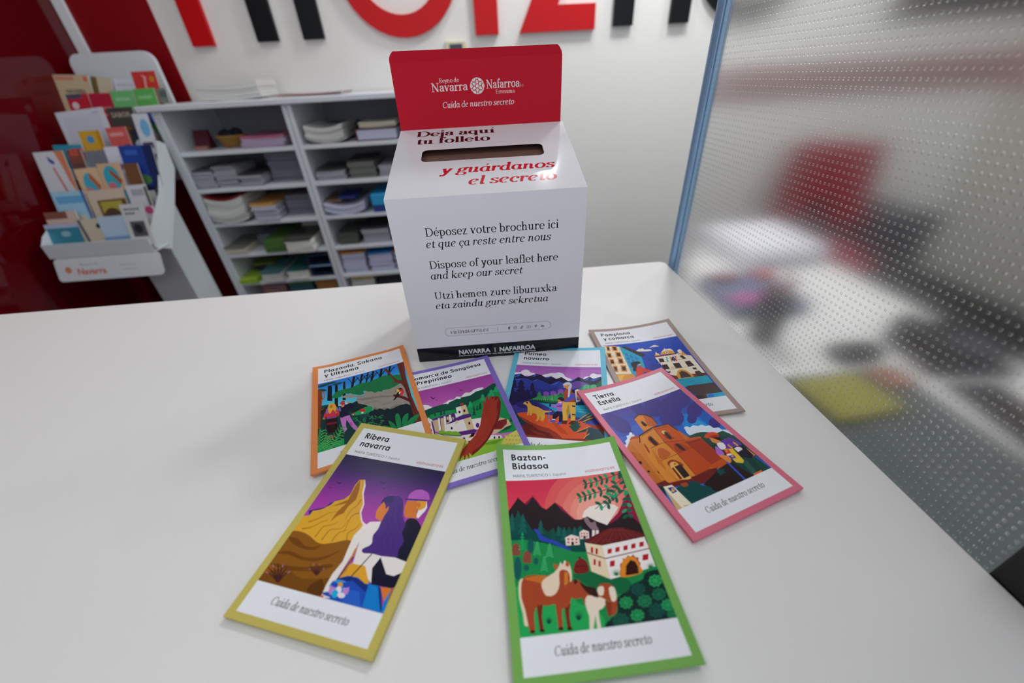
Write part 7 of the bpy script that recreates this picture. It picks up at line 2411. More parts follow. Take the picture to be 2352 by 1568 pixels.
add_prism(bm, [(-1.484 - ox + a, .768 + b) for a, b in sg], 'y', 0, .003)
for v in bm.verts:
    v.co.y += yy(v.co.z - .768) + .0008
bmobj('sign_backing', bm, m_rk, rk)

m_bro = print_mat('brochure_print', .38, .45)
def brochure(x, y, z, w, h, roll, paper, shapes, label, thick=.004, tilt=15, name='brochure'):
    """Booklet standing in a tier: (x, y, z) is the top-left corner of its cover; shapes use 0..1 from the top-left."""
    t = empty(name, (x, y, z))
    t.rotation_euler = (-math.radians(tilt), -math.radians(roll), 0)
    tag(t, label, 'brochure', 'brochures in the display stand')
    sh = [(c, q) for c, q in ((c, clip([(a * w, -b * h) for a, b in p], 0, -h, w, 0)) for c, p in shapes) if q]
    sheet('cover', [(0, -h), (w, -h), (w, 0), (0, 0)], sh, paper, lambda a, b: (a, 0, b), m_bro, t)
    box('inner_pages', .0005, w - .0005, .0003, thick, -h + .0005, -.0005, mat('paper_block', 'd9d6cc', .6, .2), t)
    return t
def r4_(c, a0, b0, a1, b1):
    return (c, [(a0, b0), (a1, b0), (a1, b1), (a0, b1)])
def circ(c, a, b, ra, rb, n=12):
    return (c, _arc(a, b, ra, rb, 0, 360 - 360 / n, n - 1))
def word(c, a0, b, a1, n=6, hh=.1):
    wd = (a1 - a0) / n
    return [(c, [(a0 + wd * i, b), (a0 + wd * (i + .75), b), (a0 + wd * (i + .75), b + hh), (a0 + wd * i, b + hh)]) for i in range(n)]
def title(c, s, a0, b, a1, hh):
    return [(c, [(p[0], -p[1]) for p in q]) for q in sans(s, a0, -b, a1, hh, .02)]
BRO = [
 ((-1.790, 2.20, 1.455, .150, .21, -3), 'cdb898', title('2c4a38', 'NAVARRA', .3, .33, .82, .11) + [r4_('d08a78', .1, .03, .6, .1), r4_('d86a60', .85, .03, .95, .12)], 'tan brochure with dark green heading, top left of the display stand'),
 ((-1.651, 2.225, 1.442, .080, .20, -8), 'cdbfa8', [r4_('7a6238', 0, 0, .28, 1)], 'beige folded brochure with a brown spine behind the tan one'),
 ((-1.571, 2.235, 1.431, .095, .2, -4), 'd6dae4', word('b8bcd0', .1, .1, .8, 5, .04), 'plain white brochure in the middle of the top tier'),
 ((-1.461, 2.20, 1.449, .100, .2, 0), 'cf3a36', [('e8b0a8', [(.36, .05), (.46, .12), (.4, .3), (.5, .45), (.42, .6), (.52, .6), (.6, .42), (.48, .28), (.56, .1)]), circ('c8862e', .78, .15, .1, .06), circ('8a5a30', .85, .4, .08, .06), circ('7a3060', .9, .6, .1, .08)], 'red brochure with a white squiggle, top right of the display stand'),
 ((-1.710, 2.12, 1.381, .088, .17, 0), 'c4263c', [r4_('54506a', 0, 0, .7, .1), circ('e6d0d4', .3, .25, .16, .08), circ('ead8dc', .5, .7, .3, .1)], 'red brochure with pale lettering, left end of the second tier'),
 ((-1.619, 2.12, 1.38, .088, .17, -1), 'b8203c', [r4_('d07a88', .1, .3, .9, .36), r4_('d07a88', .1, .45, .7, .5)], 'crimson brochure beside the green ones'),
 ((-1.529, 2.12, 1.384, .09, .17, 0), '6fbf78', [circ('3f66c8', .6, .78, .32, .2), r4_('9ad0a0', .15, .15, .8, .22)], 'green brochure with a blue disc, beside the crimson one'),
 ((-1.435, 2.12, 1.386, .088, .17, 1), '5fb45a', [circ('3a52c0', .5, .6, .34, .2), r4_('8aca8a', .15, .15, .8, .22)], 'brighter green brochure with a blue disc, nearer the shelf unit'),
 ((-1.346, 2.13, 1.385, .04, .055, 0), '6f7a74', [r4_('555e5a', .2, .2, .9, .6)], 'narrow grey brochure beside the brighter green one'),
 ((-1.727, 2.04, 1.32, .194, .19, 3.4), 'd8dce8', [r4_('cfd4e2', .1, .1, .9, .95), r4_('b8bed0', .75, .06, .9, .1)], 'large plain white brochure at the left of the third tier'),
 ((-1.523, 2.045, 1.326, .104, .16, 0), '4a4544', title('b8a898', 'SABOR', .12, .22, .85, .16) + [circ('b0703a', .42, .7, .34, .22), circ('8a5428', .5, .55, .25, .12)], 'dark photo brochure with orange food, third tier'),
 ((-1.418, 2.05, 1.322, .036, .16, 0), '28402e', [r4_('1a2a22', 0, .4, 1, .8)], 'narrow dark green brochure beside the food brochure'),
 ((-1.385, 1.972, 1.303, .06, .15, 0), 'd4dbe4', [circ('78b4e0', .6, .35, .3, .22), r4_('5a4a6a', .1, .7, .8, .85)], 'pale blue brochure right end of the third tier'),
 ((-1.614, 1.96, 1.254, .083, .16, 0), 'd9ab36', [circ('4a9ad0', .45, .2, .18, .09), r4_('c89020', .8, 0, 1, 1), r4_('8a929c', 0, .62, 1, 1)], 'yellow brochure with a small blue mark, fourth tier'),
 ((-1.509, 1.965, 1.259, .08, .16, 2), 'd8605e', [r4_('e8a09a', .1, .12, .8, .2), circ('40527a', .8, .6, .3, .2), circ('e0b0a0', .3, .7, .2, .1)], 'salmon-red brochure right of the yellow one'),
 ((-1.424, 1.97, 1.247, .06, .15, 2), '26303e', [circ('b8c6d8', .4, .4, .3, .15)], 'dark blue photo brochure beside the salmon one'),
 ((-1.716, 1.93, 1.213, .11, .14, -2), '2f9ab8', [r4_('c8404a', .6, .1, 1, .4)], 'teal brochure peeping out above the white one with orange drawings'),
 ((-1.752, 1.87, 1.196, .112, .19, 1), 'dfe2ea', [('e08a68', [(.7, 0), (1, 0), (1, .9), (.85, .6), (.8, .3)]), ('d87868', [(.45, .3), (.52, .3), (.7, .9), (.62, .9)]), ('4858a8', [(.4, .08), (.6, .2), (.55, .26), (.42, .2)]), circ('d84a4a', .88, .93, .06, .03)], 'white brochure with orange drawings, jutting out on the left'),
 ((-1.637, 1.885, 1.197, .054, .16, 0), '8a4a42', [r4_('c85a4a', .2, 0, .8, .15), r4_('6a4a48', .1, .3, .9, .9)], 'narrow brown brochure beside the white one with orange drawings'),
 ((-1.58, 1.89, 1.187, .081, .15, 1), '7a828e', [r4_('5a626e', 0, .4, 1, .65), circ('3a3a3c', .2, .7, .25, .15)], 'slate grey brochure in the fifth tier'),
 ((-1.498, 1.892, 1.198, .062, .15, 0), 'e2e6f2', [circ('b070a8', .6, .5, .2, .1)], 'white brochure with a mauve spot beside the navy one'),
 ((-1.433, 1.88, 1.2, .092, .17, -1), '24489e', [r4_('3a6ac8', .2, .1, .7, .2), circ('5a8a4a', .6, .75, .4, .12), r4_('262a5a', 0, .88, 1, 1)], 'royal blue brochure with a green hill, fifth tier'),
 ((-1.338, 1.875, 1.199, .036, .16, -2), '1b2a5e', [], 'narrow navy brochure on the right edge of the stand'),
 ((-1.597, 1.82, 1.134, .088, .17, 2), 'e4c49a', [circ('48b4d0', .5, .35, .3, .25), circ('e08a90', .35, .6, .2, .2), ('c86a3a', [(.6, .1), (.9, .4), (.8, .5), (.5, .2)])], 'peach and cyan brochure, the left one of the pair'),
 ((-1.503, 1.82, 1.148, .085, .18, 0), 'e0b890', [circ('38b0c8', .5, .3, .36, .26), circ('d87a88', .4, .55, .2, .18), circ('2aa0c0', .85, .7, .2, .15), ('a85a30', [(.5, .1), (.9, .35), (.8, .45), (.45, .2)])], 'peach and cyan brochure, the right one of the pair'),
 ((-1.414, 1.83, 1.141, .056, .16, 0), '7a5236', [r4_('3a2a20', 0, .5, 1, .8)], 'brown brochure under the royal blue one'),
 ((-1.671, 1.75, 1.068, .122, .18, 0), 'a8d4ee', [r4_('6ab4e0', .1, .1, .9, .25), r4_('e2d8c4', 0, .5, .8, 1), ('3f6aa8', [(.9, 0), (1, 0), (1, 1), (.94, 1)])], 'pale blue beach brochure, left of the sixth tier'),
 ((-1.542, 1.75, 1.063, .140, .17, 2), 'd9c8b4', [r4_('7a5636', .2, .22, .98, .8), r4_('b8b04a', .26, .26, .85, .5), circ('5a4636', .5, .6, .25, .2)], 'cream brochure with a framed brown photo, sixth tier'),
 ((-1.388, 1.75, 1.074, .078, .16, 1), 'd9d9e2', [circ('d0508a', .75, .6, .2, .1), r4_('b0b0bc', .2, .1, .8, .25), r4_('5a6a58', .85, .05, 1, .5)], 'pale brochure with a pink splash, sixth tier'),
 ((-1.697, 1.70, 1.005, .118, .105, 0), 'd8c0b4', [r4_('8a5a4a', 0, .0, .7, .25), r4_('c0c4e4', 0, .45, 1, .7)], 'beige and brown brochure behind the teal sea brochure'),
 ((-1.702, 1.675, .965, .126, .108, 0), '3a8ca4', [r4_('bcc4e0', 0, 0, 1, .14), circ('9ac0d0', .55, .35, .14, .1), r4_('1f6f88', 0, .8, 1, .95)], 'teal sea brochure at the bottom left of the stand'),
 ((-1.572, 1.675, .975, .083, .115, 2), 'd8ccb6', [('5a5a70', [(.0, 0), (.12, 0), (.3, 1), (.15, 1)]), circ('1a1a1a', .85, .25, .1, .08)], 'cream brochure with a dark spine in the bottom tier'),
 ((-1.486, 1.665, .983, .108, .115, 1), 'bcd6ec', [r4_('7aa8d8', 0, .66, 1, .78), r4_('dcc8a4', 0, .8, 1, 1), circ('16181c', .97, .3, .07, .09)], 'sky blue brochure with a sandy strip, bottom tier'),
 ((-1.372, 1.655, 1.025, .082, .15, 0), 'd4d8d8', word('6a7076', .15, .1, .85, 5, .05) + word('55585c', .15, .2, .6, 3, .05) + [r4_('5a5a5c', .2, .42, .85, .8), circ('2a2a2c', .5, .6, .2, .12)], 'white brochure with a dark photo, bottom right of the stand'),
]
for (x, y, z, w, h, ro), paper, shp, lab in BRO:
    brochure(x, y, z, w, h, ro, paper, shp, lab)

# ------------------------------------------------------------------ white shelf unit and what lies on it
su = empty('shelf_unit', (-.8, 2.2, 0))
tag(su, 'white open shelf unit full of paper stacks against the white wall', 'shelf unit')
ox, oy = -.8, 2.2
FY, BY = 2.0, 2.41
ZS = [1.147, .993, .836, .680, .525, .37, .215, .06]
COLX = [(-1.289, -.803), (-.763, -.29)]
def sbox(name, x0, x1, y0, y1, z0, z1, b=.0015):
    return box(name, x0 - ox, x1 - ox, y0 - oy, y1 - oy, z0, z1, m_shelf, su, b)
sbox('top_board', -1.37, -.24, FY - .02, BY, 1.305, 1.326, .003)
for x0, x1 in ((-1.33, -1.31), (-1.309, -1.289), (-.803, -.784), (-.782, -.763), (-.29, -.27)):
    sbox('upright', x0, x1, FY, BY, 0, 1.303)
box('back_panel', -1.33 - ox, -.27 - ox, BY - .006 - oy, BY - oy, 0, 1.303, mat('grey_hardboard_back', '9a98a2', .6, .3), su)  # grey back deepens the shade inside the compartments by colour
for x0, x1 in COLX:
    for z in ZS:
        sbox('shelf', x0, x1, FY, BY - .007, z - .017, z)

m_pg = mat('white_paper_stack', 'd6d6d2', .6, .25)
m_pg2 = mat('grey_paper_stack', 'a9a9b2', .6, .25)
random.seed(11)
def slab_mesh(name, w, d, t, curl, m, parent=None):
    n = 7
    vs, fs = [], []
    for k in (0, 1):
        for i in range(n):
            u = i / (n - 1)
            zz = curl * ((2 * u - 1) ** 2) + k * t
            vs += [((u - .5) * w, -d / 2, zz), ((u - .5) * w, d / 2, zz)]
    b = 2 * n
    for i in range(n - 1):
        a = 2 * i
        fs += [(a, a + 1, a + 3, a + 2), (b + a, b + a + 2, b + a + 3, b + a + 1), (a, a + 2, b + a + 2, b + a), (a + 1, b + a + 1, b + a + 3, a + 3)]
    fs += [(0, b, b + 1, 1), (2 * n - 2, 2 * n - 1, b + 2 * n - 1, b + 2 * n - 2)]
    return meshobj(name, vs, fs, m, parent)
def stack(cx, cy, z, w, d, n, t, curl, m, where, cat='magazine', name='magazine', top=None, toplabel=None, rz=0):
    """A pile of separate booklets; top = colour of the uppermost cover."""
    proto = None
    for k in range(n):
        last = top is not None and k == n - 1
        if proto is None or last:
            o = slab_mesh(name, w, d, t - .0006, curl, mat('cover_' + top, top, .35, .4) if last else m)
            proto = proto or o
        else:
            o = proto.copy()
            COL.objects.link(o)
        o.location = (cx + random.uniform(-.004, .004), cy + random.uniform(-.006, .006), z + .0004 + k * t)
        o.rotation_euler = (0, 0, rz + random.uniform(-.03, .03))
        if last:
            tag(o, toplabel, cat, 'booklets on the shelf unit')
        else:
            tag(o, where, cat, where.split(' in ')[0].split(' of ')[0] + ' pile ' + where[-28:])
Y0 = FY + .125
# top of the unit
stack(-1.06, 2.24, 1.326, .26, .20, 5, .013, .008, m_pg, 'thick white paper in the loose pile on top of the shelf unit', 'paper')
stack(-.72, 2.2, 1.326, .30, .2, 2, .004, .004, m_pg, 'thin white sheet lying on top of the shelf unit near the carton', 'paper', 'paper_sheet', '8a4048', 'white sheet with a dark red edge lying on top of the shelf unit')
# row 1
z = ZS[0]
bk = empty('wicker_basket', (-1.112, Y0, z))
tag(bk, 'round wicker basket holding dark things on the uppermost shelf', 'basket')
m_wick = mat('wicker', 'b98a4a', .6, .3, noise=.8, scale=260)
bm = bmesh.new()
prof = [(.035, .001), (.045, .003), (.062, .045), (.066, .046), (.060, .042), (.043, .006), (.0, .006)]
n = 28
rings = [[bm.verts.new((r * math.cos(2 * math.pi * i / n), r * .8 * math.sin(2 * math.pi * i / n), h)) for i in range(n)] for r, h in prof[:-1]]
for a, b in zip(rings, rings[1:]):
    for i in range(n):
        bm.faces.new((a[i], a[(i + 1) % n], b[(i + 1) % n], b[i]))
bm.faces.new(rings[-1]); bm.faces.new(rings[0][::-1])
bmobj('bowl', bm, m_wick, bk, True)
bm = bmesh.new()
bmesh.ops.create_circle(bm, segments=28, radius=.064)
bmesh.ops.delete(bm, geom=bm.faces[:], context='FACES')
for k in range(28):
    a, b = 2 * math.pi * k / 28, 2 * math.pi * (k + 1) / 28
    add_cyl(bm, (.064 * math.cos(a), .0512 * math.sin(a), .046), (.064 * math.cos(b), .0512 * math.sin(b), .046), .0035, n=6)
bmobj('rim', bm, m_wick, bk)
for i, (dx, dy, s) in enumerate(((-.025, .0, .026), (.02, .012, .028), (.005, -.018, .024))):
    bm = bmesh.new()
    bmesh.ops.create_icosphere(bm, subdivisions=3, radius=s)
    for v in bm.verts:
        v.co.z *= .85
        v.co *= 1 + .12 * math.sin(9 * v.co.x / s + i) * math.cos(7 * v.co.y / s)
    o = bmobj('dark_pouch', bm, mat('dark_pouch', '2c2b33', .7, .2), None, True)
    o.location = (-1.112 + dx, Y0 + dy, z + .0305 + s * .75)
    tag(o, 'small dark pouch heaped in the wicker basket', 'pouch', 'dark pouches in the wicker basket')
b = empty('desk_calendar', (-1.235, Y0 - .01, z))
tag(b, 'small dark red standing card left of the wicker basket', 'calendar')
bm = bmesh.new()
add_prism(bm, [(-.03, 0), (.03, 0), (.012, .075), (.004, .075)], 'x', -.032, .032)
bmobj('card', bm, mat('dark_red_card', '5c2430', .5, .3), b)
box('foot', -.03, .03, -.045, -.03, 0, .014, mat('pinkish_card', 'b07a74', .5, .3), b)
stack(-.93, Y0 + .01, z, .185, .24, 5, .009, .003, mat('mauve_paper', 'b9a9c0', .5, .3), 'mauve booklet in the pile at the right of the uppermost left shelf', top='c06a86', toplabel='pink booklet on the mauve pile right of the wicker basket')
stack(-.66, Y0, z, .165, .235, 8, .0075, .016, m_pg, 'white curled magazine in the stack at the left of the uppermost right shelf')
bd = empty('ring_binder', (-.44, Y0, z + .0008))
tag(bd, 'dark red ring binder lying open-edged under cream papers', 'binder')
m_bind = mat('dark_red_binder', '5a1a1c', .45, .3)
bm = bmesh.new()
add_box(bm, -.09, .09, -.11, .11, 0, .004); add_box(bm, -.09, .09, -.11, .11, .044, .048); add_box(bm, -.09, -.086, -.11, .11, .004, .044)
bmobj('cover', bm, m_bind, bd)
box('paper_block', -.083, .088, -.108, .108, .0045, .0435, mat('lilac_white_paper', 'c4c6dc', .6, .2), bd)
stack(-.43, Y0 + .01, z + .0495, .16, .2, 3, .007, .002, mat('cream_paper', 'd9d2c0', .6, .25), 'cream paper in the pile on the dark red ring binder', 'paper', 'paper_bundle')
stack(-.665, FY + .32, z, .16, .12, 5, .012, .0, mat('dark_cover', '35343c', .5, .3), 'dark booklet in the pile at the back of the uppermost right shelf')
# row 2
z = ZS[1]
for cx, w, nn, hh in ((-1.25, .085, 8, '6a6a74'), (-1.155, .095, 10, '5c5c66'), (-1.05, .1, 6, '7a7a82')):
    pass
stack(-1.238, Y0 - .02, z, .088, .2, 9, .009, .0, m_pg2, 'grey-white leaflet bundle in the leftmost stack of the second shelf', 'leaflet bundle', 'leaflet_bundle', '4a4a52', 'dark leaflet bundle topping the leftmost stack of the second shelf')
stack(-1.142, Y0 - .02, z, .092, .2, 10, .009, .001, m_pg2, 'grey-white leaflet bundle in the second stack from the left upright, second shelf', 'leaflet bundle', 'leaflet_bundle', '8a8a94', 'grey leaflet bundle topping the second stack of the second shelf')
stack(-1.04, Y0 - .02, z, .098, .2, 6, .009, .001, m_pg2, 'grey-white leaflet bundle in the low stack in the middle of the second shelf', 'leaflet bundle', 'leaflet_bundle', '3c3a40', 'dark leaflet bundle topping the low middle stack of the second shelf')
stack(-.905, Y0 + .06, z, .15, .2, 13, .0095, .002, mat('slate_paper', '7c7c88', .6, .25), 'slate-coloured booklet in the tall stack at the right of the second left shelf')  # white-grey stack; the shade over it is put into its colour
stack(-.685, Y0, z, .13, .21, 6, .008, .003, m_pg2, 'grey-white booklet in the low stack at the left of the second right shelf', top='3e4040', toplabel='dark booklet topping the low stack on the second right shelf')
stack(-.54, Y0, z, .12, .2, 8, .010, .0, mat('grey_green_paper', '75786f', .6, .25), 'grey-green booklet in the stack in the middle of the second right shelf', top='2c2a2a', toplabel='blackish booklet topping the grey-green stack')
stack(-.40, Y0, z, .12, .2, 6, .008, .0, m_pg2, 'grey booklet in the stack at the right end of the second right shelf')
# row 3
z = ZS[2]
stack(-1.195, Y0 - .015, z, .165, .24, 12, .0092, .018, m_pg, 'white curled magazine in the tall stack at the left of the third shelf', top='7a1c20', toplabel='dark red magazine topping the tall white stack of the third shelf')
stack(-1.03, Y0 - .02, z, .11, .22, 8, .0095, .002, mat('lavender_paper', 'bcbcca', .6, .25), 'lavender-white booklet in the stack in the middle of the third shelf', top='d8a25e', toplabel='orange booklet topping the lavender-white stack')
stack(-.895, Y0 + .05, z, .12, .2, 10, .009, .0, mat('slate_paper'), 'slate booklet in the stack at the right of the third left shelf')
stack(-.66, Y0 - .01, z, .19, .22, 5, .007, .022, mat('bluish_paper', 'd0d2ea', .6, .25), 'bluish-white curled sheet in the pile at the left of the third right shelf', 'paper', 'paper_bundle')
for dx, c, lab in ((-.055, '7a6248', 'brown booklet lying on the curled bluish sheets'), (.015, '2c3a80', 'dark blue booklet lying on the curled bluish sheets')):
    o = slab_mesh('booklet', .08, .16, .012, .0, mat('cover_' + c, c, .4, .4))
    o.location = (-.665 + dx, Y0, z + .052 + (.012 if dx > 0 else 0))
    tag(o, lab, 'booklet', 'booklets on the curled sheets')
bx = empty('storage_box', (-.44, Y0 - .02, z + .0008))
tag(bx, 'bright cyan storage box with a dark blue base beside the carton', 'box')
box('body', -.085, .085, -.1, .1, 0, .03, mat('dark_blue_plastic', '2a3f8c', .4, .4), bx, .003)
box('lid', -.088, .088, -.103, .103, .0305, .085, mat('cyan_plastic', '2c9fd6', .35, .4), bx, .005)
# row 4
z = ZS[3]
stack(-1.24, Y0 - .03, z, .10, .2, 4, .010, .001, mat('cream_paper'), 'cream booklet in the pile at the left of the fourth shelf', top='77786e', toplabel='grey booklet topping the cream pile')
stack(-1.12, Y0 + .07, z, .1, .18, 5, .012, .0, mat('slate_paper'), 'slate booklet in the pile behind the green ones')
stack(-1.045, Y0 - .02, z, .10, .22, 6, .010, .001, mat('green_covers', '55793f', .5, .3), 'green booklet in the pile in the middle of the fourth shelf')
stack(-.91, Y0 - .06, z, .125, .22, 7, .0098, .002, mat('bright_paper', 'e0e0d8', .6, .25), 'bright white booklet in the stack jutting out over the fourth shelf edge', top='4c4c46', toplabel='dark booklet topping the bright white stack')
stack(-.905, Y0 + .11, z, .12, .1, 10, .0115, .0, m_pg, 'white booklet in the tall stack behind the bright one on the fourth shelf')
stack(-.69, Y0, z, .095, .2, 6, .009, .0, mat('olive_dark_covers', '5e625a', .5, .3), 'olive-grey booklet in the pile at the left of the fourth right shelf')
stack(-.55, Y0, z, .13, .21, 8, .010, .001, m_pg2, 'grey-white booklet in the stack in the middle of the fourth right shelf', top='3a3a44', toplabel='dark booklet topping the grey-white stack of the fourth right shelf')
stack(-.40, Y0, z, .12, .21, 5, .010, .001, m_pg2, 'grey-white booklet at the right end of the fourth right shelf')
# row 5
z = ZS[4]
stack(-1.235, Y0 - .04, z, .09, .2, 2, .012, .0, mat('lime_covers', '9cc038', .5, .3), 'lime green booklet in the pile at the left of the fifth shelf')
stack(-1.19, Y0 + .06, z, .11, .18, 6, .011, .0, mat('dark_cover'), 'dark booklet in the pile behind the lime ones', top='6a7a3a', toplabel='moss green booklet behind the lime ones')
stack(-1.115, Y0 - .03, z, .1, .21, 5, .011, .001, m_pg, 'white booklet in the stack right of the lime ones', top='4f7a80', toplabel='blue-grey booklet topping the stack right of the lime ones')
stack(-.985, Y0 - .03, z, .1, .21, 5, .011, .001, mat('bright_paper'), 'white booklet in the stack in the middle of the fifth left shelf', top='2f6a6c', toplabel='teal booklet topping the middle stack of the fifth left shelf')
cr_ = empty('letter_tray', (-.868, Y0, z + .0008))
tag(cr_, 'dark slate letter tray with two levels, right end of the fifth left shelf', 'tray')
bm = bmesh.new()
for zz in (0, .055, .11):
    add_box(bm, -.058, .058, -.11, .11, zz, zz + .005)
for xx in (-.058, .054):
    add_box(bm, xx, xx + .004, -.11, .11, .005, .115)
add_box(bm, -.054, .054, .106, .11, .005, .11)
bmobj('frame', bm, mat('slate_plastic', '31435e', .4, .4), cr_)
box('label_strip', -.058, .058, -.112, -.1102, .053, .061, mat('pale_blue_strip', '8fb2d8', .4, .4), cr_)
stack(-.695, Y0, z, .115, .2, 11, .0105, .0, mat('bluish_paper'), 'pale booklet in the stack at the left of the fifth right shelf', top='d88a4a', toplabel='orange booklet topping the left stack of the fifth right shelf')
stack(-.555, Y0, z, .12, .2, 10, .0105, .0, mat('bluish_paper'), 'pale booklet in the stack in the middle of the fifth right shelf', top='2f78c4', toplabel='blue booklet topping the middle stack of the fifth right shelf')
stack(-.42, Y0, z, .12, .2, 10, .0105, .0, mat('bluish_paper'), 'pale booklet in the stack at the right of the fifth right shelf', top='d8702e', toplabel='orange-red booklet topping the right stack of the fifth right shelf')
# row 6
z = ZS[5]
stack(-1.15, Y0, z, .12, .2, 11, .011, .0, mat('rosy_covers', '9a7074', .5, .3), 'rosy booklet in the stack at the left of the sixth shelf')
stack(-1.01, Y0, z, .12, .2, 11, .0115, .0, mat('teal_covers', '3f6670', .5, .3), 'teal booklet in the stack in the middle of the sixth left shelf', top='4f7a44', toplabel='green booklet topping the teal stack')
stack(-.87, Y0, z, .11, .2, 12, .0108, .0, mat('tan_orange_covers', 'b07c46', .5, .3), 'orange-brown booklet in the stack at the right of the sixth left shelf')
stack(-.68, Y0, z, .12, .2, 11, .0115, .0, m_pg, 'white booklet in the stack at the left of the sixth right shelf', top='d8a52e', toplabel='yellow booklet topping the left stack of the sixth right shelf')
stack(-.53, Y0, z, .13, .2, 11, .0115, .0, mat('dark_cover'), 'blackish booklet in the stack in the middle of the sixth right shelf')

# ------------------------------------------------------------------ desk and office behind the dimpled screen
dk = empty('office_desk', (.9, 1.0, 0))
tag(dk, 'white office desk seen blurred through the dimpled screen', 'desk')
bm = bmesh.new()
add_prism(bm, [(-.4, -.9), (.35, -.9), (.35, .72), (.10, .72), (-.4, -.1)], 'z', .715, .74)
bmobj('desktop', bm, m_white, dk)
for dx, dy in ((-.34, -.84), (.3, -.84), (.16, .66), (.3, .66)):
    box('leg', dx - .02, dx + .02, dy - .02, dy + .02, 0, .715, mat('grey_metal', '7f858a', .4, .5, metal=.8), dk)
def solid(name, label, cat, x0, x1, y0, y1, z0, z1, col, bev=.004, rough=.45):
    o = box(name, x0, x1, y0, y1, z0, z1, mat('plain_' + col, col, rough, .35), None, bev)
    return tag(o, label, cat)
DZ = .741
solid('desk_mat', 'large grey desk mat lying at the near end of the white desk', 'mat', .58, .945, .14, .665, DZ, DZ + .006, '4f5557')
fo = empty('document_folder', (.745, .575, DZ + .0065), .1)
tag(fo, 'olive yellow document folder lying on the desk behind the screen', 'folder')
bm = bmesh.new()
add_prism(bm, [(-.075, -.06), (.08, -.06), (.08, .065), (.02, .065), (.008, .078), (-.05, .078), (-.075, .06)], 'z', 0, .004)
bmobj('back_flap', bm, mat('olive_card', '928c3a', .5, .3), fo)
box('front_flap', -.075, .08, -.06, .06, .012, .016, mat('olive_card'), fo)
box('paper_block', -.07, .075, -.055, .055, .005, .0115, m_pg, fo)
ph = empty('desk_telephone', (1.10, .69, DZ), -.2)
tag(ph, 'black desk telephone on the far side of the white desk', 'telephone')
m_ph = mat('black_plastic', '15171a', .4, .45)
bm = bmesh.new()
add_prism(bm, [(-.08, 0), (.08, 0), (.08, .055), (-.08, .02)], 'x', -.09, .09)
bmobj('body', bm, m_ph, ph)
bm = bmesh.new()
add_box(bm, -.085, -.04, -.08, .08, .052, .07, .006); add_box(bm, -.088, -.037, -.085, -.045, .045, .075, .008); add_box(bm, -.088, -.037, .045, .085, .045, .075, .008)
bmobj('handset', bm, m_ph, ph)
box('keypad', -.01, .07, -.06, .02, .043, .05, mat('grey_keys', '4a4d50', .5, .3), ph)
kb = empty('computer_keyboard', (1.03, .45, DZ), 1.42)
tag(kb, 'black computer keyboard between the telephone and the grey mat', 'keyboard')
box('case', -.13, .13, -.05, .05, 0, .014, m_ph, kb, .003)
bm = bmesh.new()
for i in range(13):
    for j in range(5):
        add_box(bm, -.124 + i * .0191, -.109 + i * .0191, -.045 + j * .0185, -.031 + j * .0185, .014, .02)
bmobj('keys', bm, m_ph, kb)
solid('pencil_case', 'dark pencil case lying just beyond the olive folder', 'pencil case', .83, .95, .69, .75, DZ + .0001, DZ + .035, '20262a', .015)
solid('notebook', 'terracotta notebook beside the olive folder', 'notebook', .86, .935, .59, .655, DZ + .0065, DZ + .018, '9a6a58')
hd = empty('pen_holder', (.73, .83, DZ))
tag(hd, 'tall dark pen holder with red pens standing on the desk', 'holder')
bm = bmesh.new()
add_cyl(bm, (0, 0, .0005), (0, 0, .14), .036, .042, 20)
bmobj('cup', bm, mat('dark_cup', '1d2226', .5, .35), hd)
for k, (dx, dy) in enumerate(((-.012, .0), (.014, .01), (.004, -.014))):
    bm = bmesh.new()
    add_cyl(bm, (dx, dy, .1405), (dx * 2.2, dy * 2.2, .185), .005, n=10)
    bmobj('pen', bm, mat('red_pen', 'a02430', .4, .4), hd)
solid('paper_tray', 'blue-grey tray of papers beyond the pen holder', 'tray', .70, .93, .93, 1.15, DZ, DZ + .04, '5f7394')
solid('booklet', 'pink booklet on the near edge of the blue-grey tray', 'booklet', .71, .82, .94, 1.0, DZ + .041, DZ + .05, 'b8509a')
solid('booklet', 'red booklet on the right of the blue-grey tray', 'booklet', .86, .92, 1.08, 1.13, DZ + .041, DZ + .06, 'c02c34')
solid('booklet', 'dark red booklet at the back left of the blue-grey tray', 'booklet', .72, .8, 1.08, 1.14, DZ + .041, DZ + .055, '7a2430')
pr = empty('desktop_printer', (1.04, 1.4, DZ))
tag(pr, 'low white desktop printer at the far end of the desk', 'printer')
bm = bmesh.new()
add_box(bm, -.14, .18, -.16, .16, 0, .06, .012)
bmobj('body', bm, mat('pale_lavender_plastic', 'eaeaf2', .4, .4), pr)
box('paper_slot', -.08, .14, -.163, -.159, .02, .03, m_ph, pr)
box('lid', -.13, .17, -.15, .15, .0605, .07, mat('pale_lavender_plastic'), pr, .004)

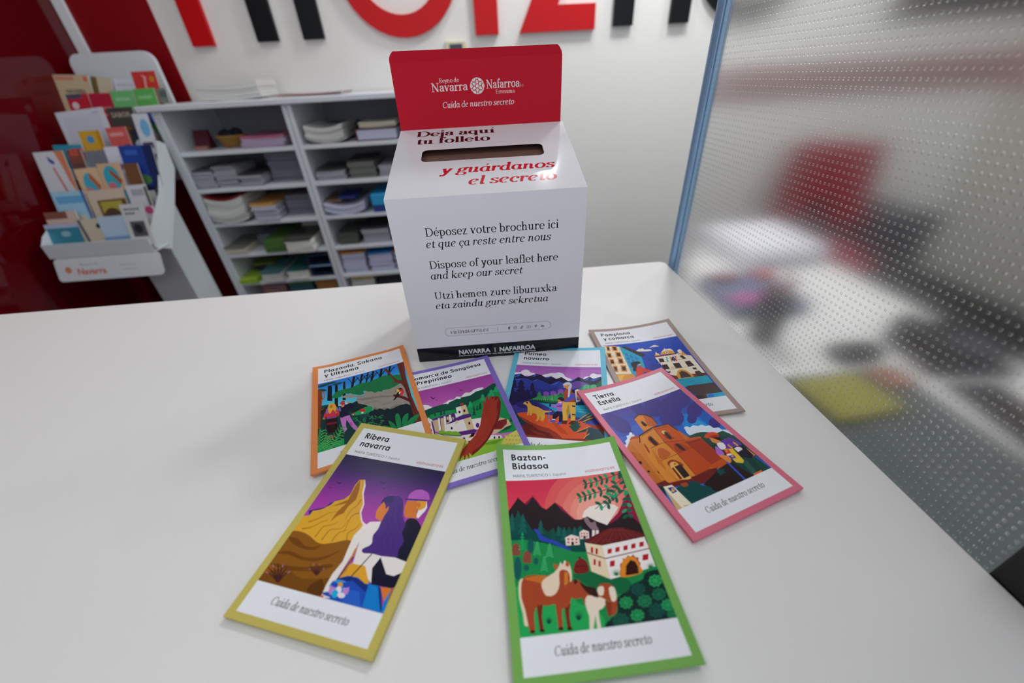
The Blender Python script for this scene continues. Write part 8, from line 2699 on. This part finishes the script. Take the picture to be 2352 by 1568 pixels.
def office_chair(x, y, rz, cm, label):
    t = empty('office_chair', (x, y, 0), rz)
    tag(t, label, 'chair')
    bm = bmesh.new()
    add_box(bm, -.23, .23, -.23, .23, .43, .50, .03)
    bmobj('seat', bm, cm, t, True)
    bm = bmesh.new()
    n, k = 8, 8
    g = [[[bm.verts.new(((i / n - .5) * .46 * (1 - .15 * (j / k) ** 2), .2 + .05 * (1 - (2 * i / n - 1) ** 2) + .06 * (j / k) + d, .53 + .45 * j / k)) for i in range(n + 1)] for j in range(k + 1)] for d in (0, .05)]
    for a, s in ((g[0], 1), (g[1], 0)):
        for j in range(k):
            for i in range(n):
                bm.faces.new((a[j][i], a[j][i + 1], a[j + 1][i + 1], a[j + 1][i]))
    for j in range(k):
        for i in (0, n):
            bm.faces.new((g[0][j][i], g[0][j + 1][i], g[1][j + 1][i], g[1][j][i]))
    for i in range(n):
        for j in (0, k):
            bm.faces.new((g[0][j][i], g[0][j][i + 1], g[1][j][i + 1], g[1][j][i]))
    bmobj('backrest', bm, cm, t, True)
    bm = bmesh.new()
    add_cyl(bm, (0, 0, .09), (0, 0, .43), .028)
    add_box(bm, -.03, .03, .1, .24, .40, .43); add_box(bm, -.03, .03, .22, .25, .40, .7)
    bmobj('column', bm, m_ph, t)
    bm = bmesh.new()
    for q in range(5):
        a = q * 2 * math.pi / 5
        add_cyl(bm, (0, 0, .1), (.27 * math.cos(a), .27 * math.sin(a), .06), .022, .015, 10)
    bmobj('base', bm, m_ph, t)
    for q in range(5):
        a = q * 2 * math.pi / 5
        bm = bmesh.new()
        add_cyl(bm, (.27 * math.cos(a) - .012, .27 * math.sin(a), .028), (.27 * math.cos(a) + .012, .27 * math.sin(a), .028), .028, n=14)
        bmobj('caster', bm, m_ph, t)
    return t
office_chair(1.8, 1.93, -.5, mat('red_fabric', '860e22', .75, .2), 'red office chair standing behind the white desk')
office_chair(2.1, .75, -1.4, mat('dark_grey_fabric', '303234', .8, .2), 'dark grey office chair further right behind the white desk')
solid('drawer_cabinet', 'slate grey drawer cabinet standing right of the red office chair', 'cabinet', 2.13, 2.38, 1.85, 2.3, .001, .66, '3a4048', .004)
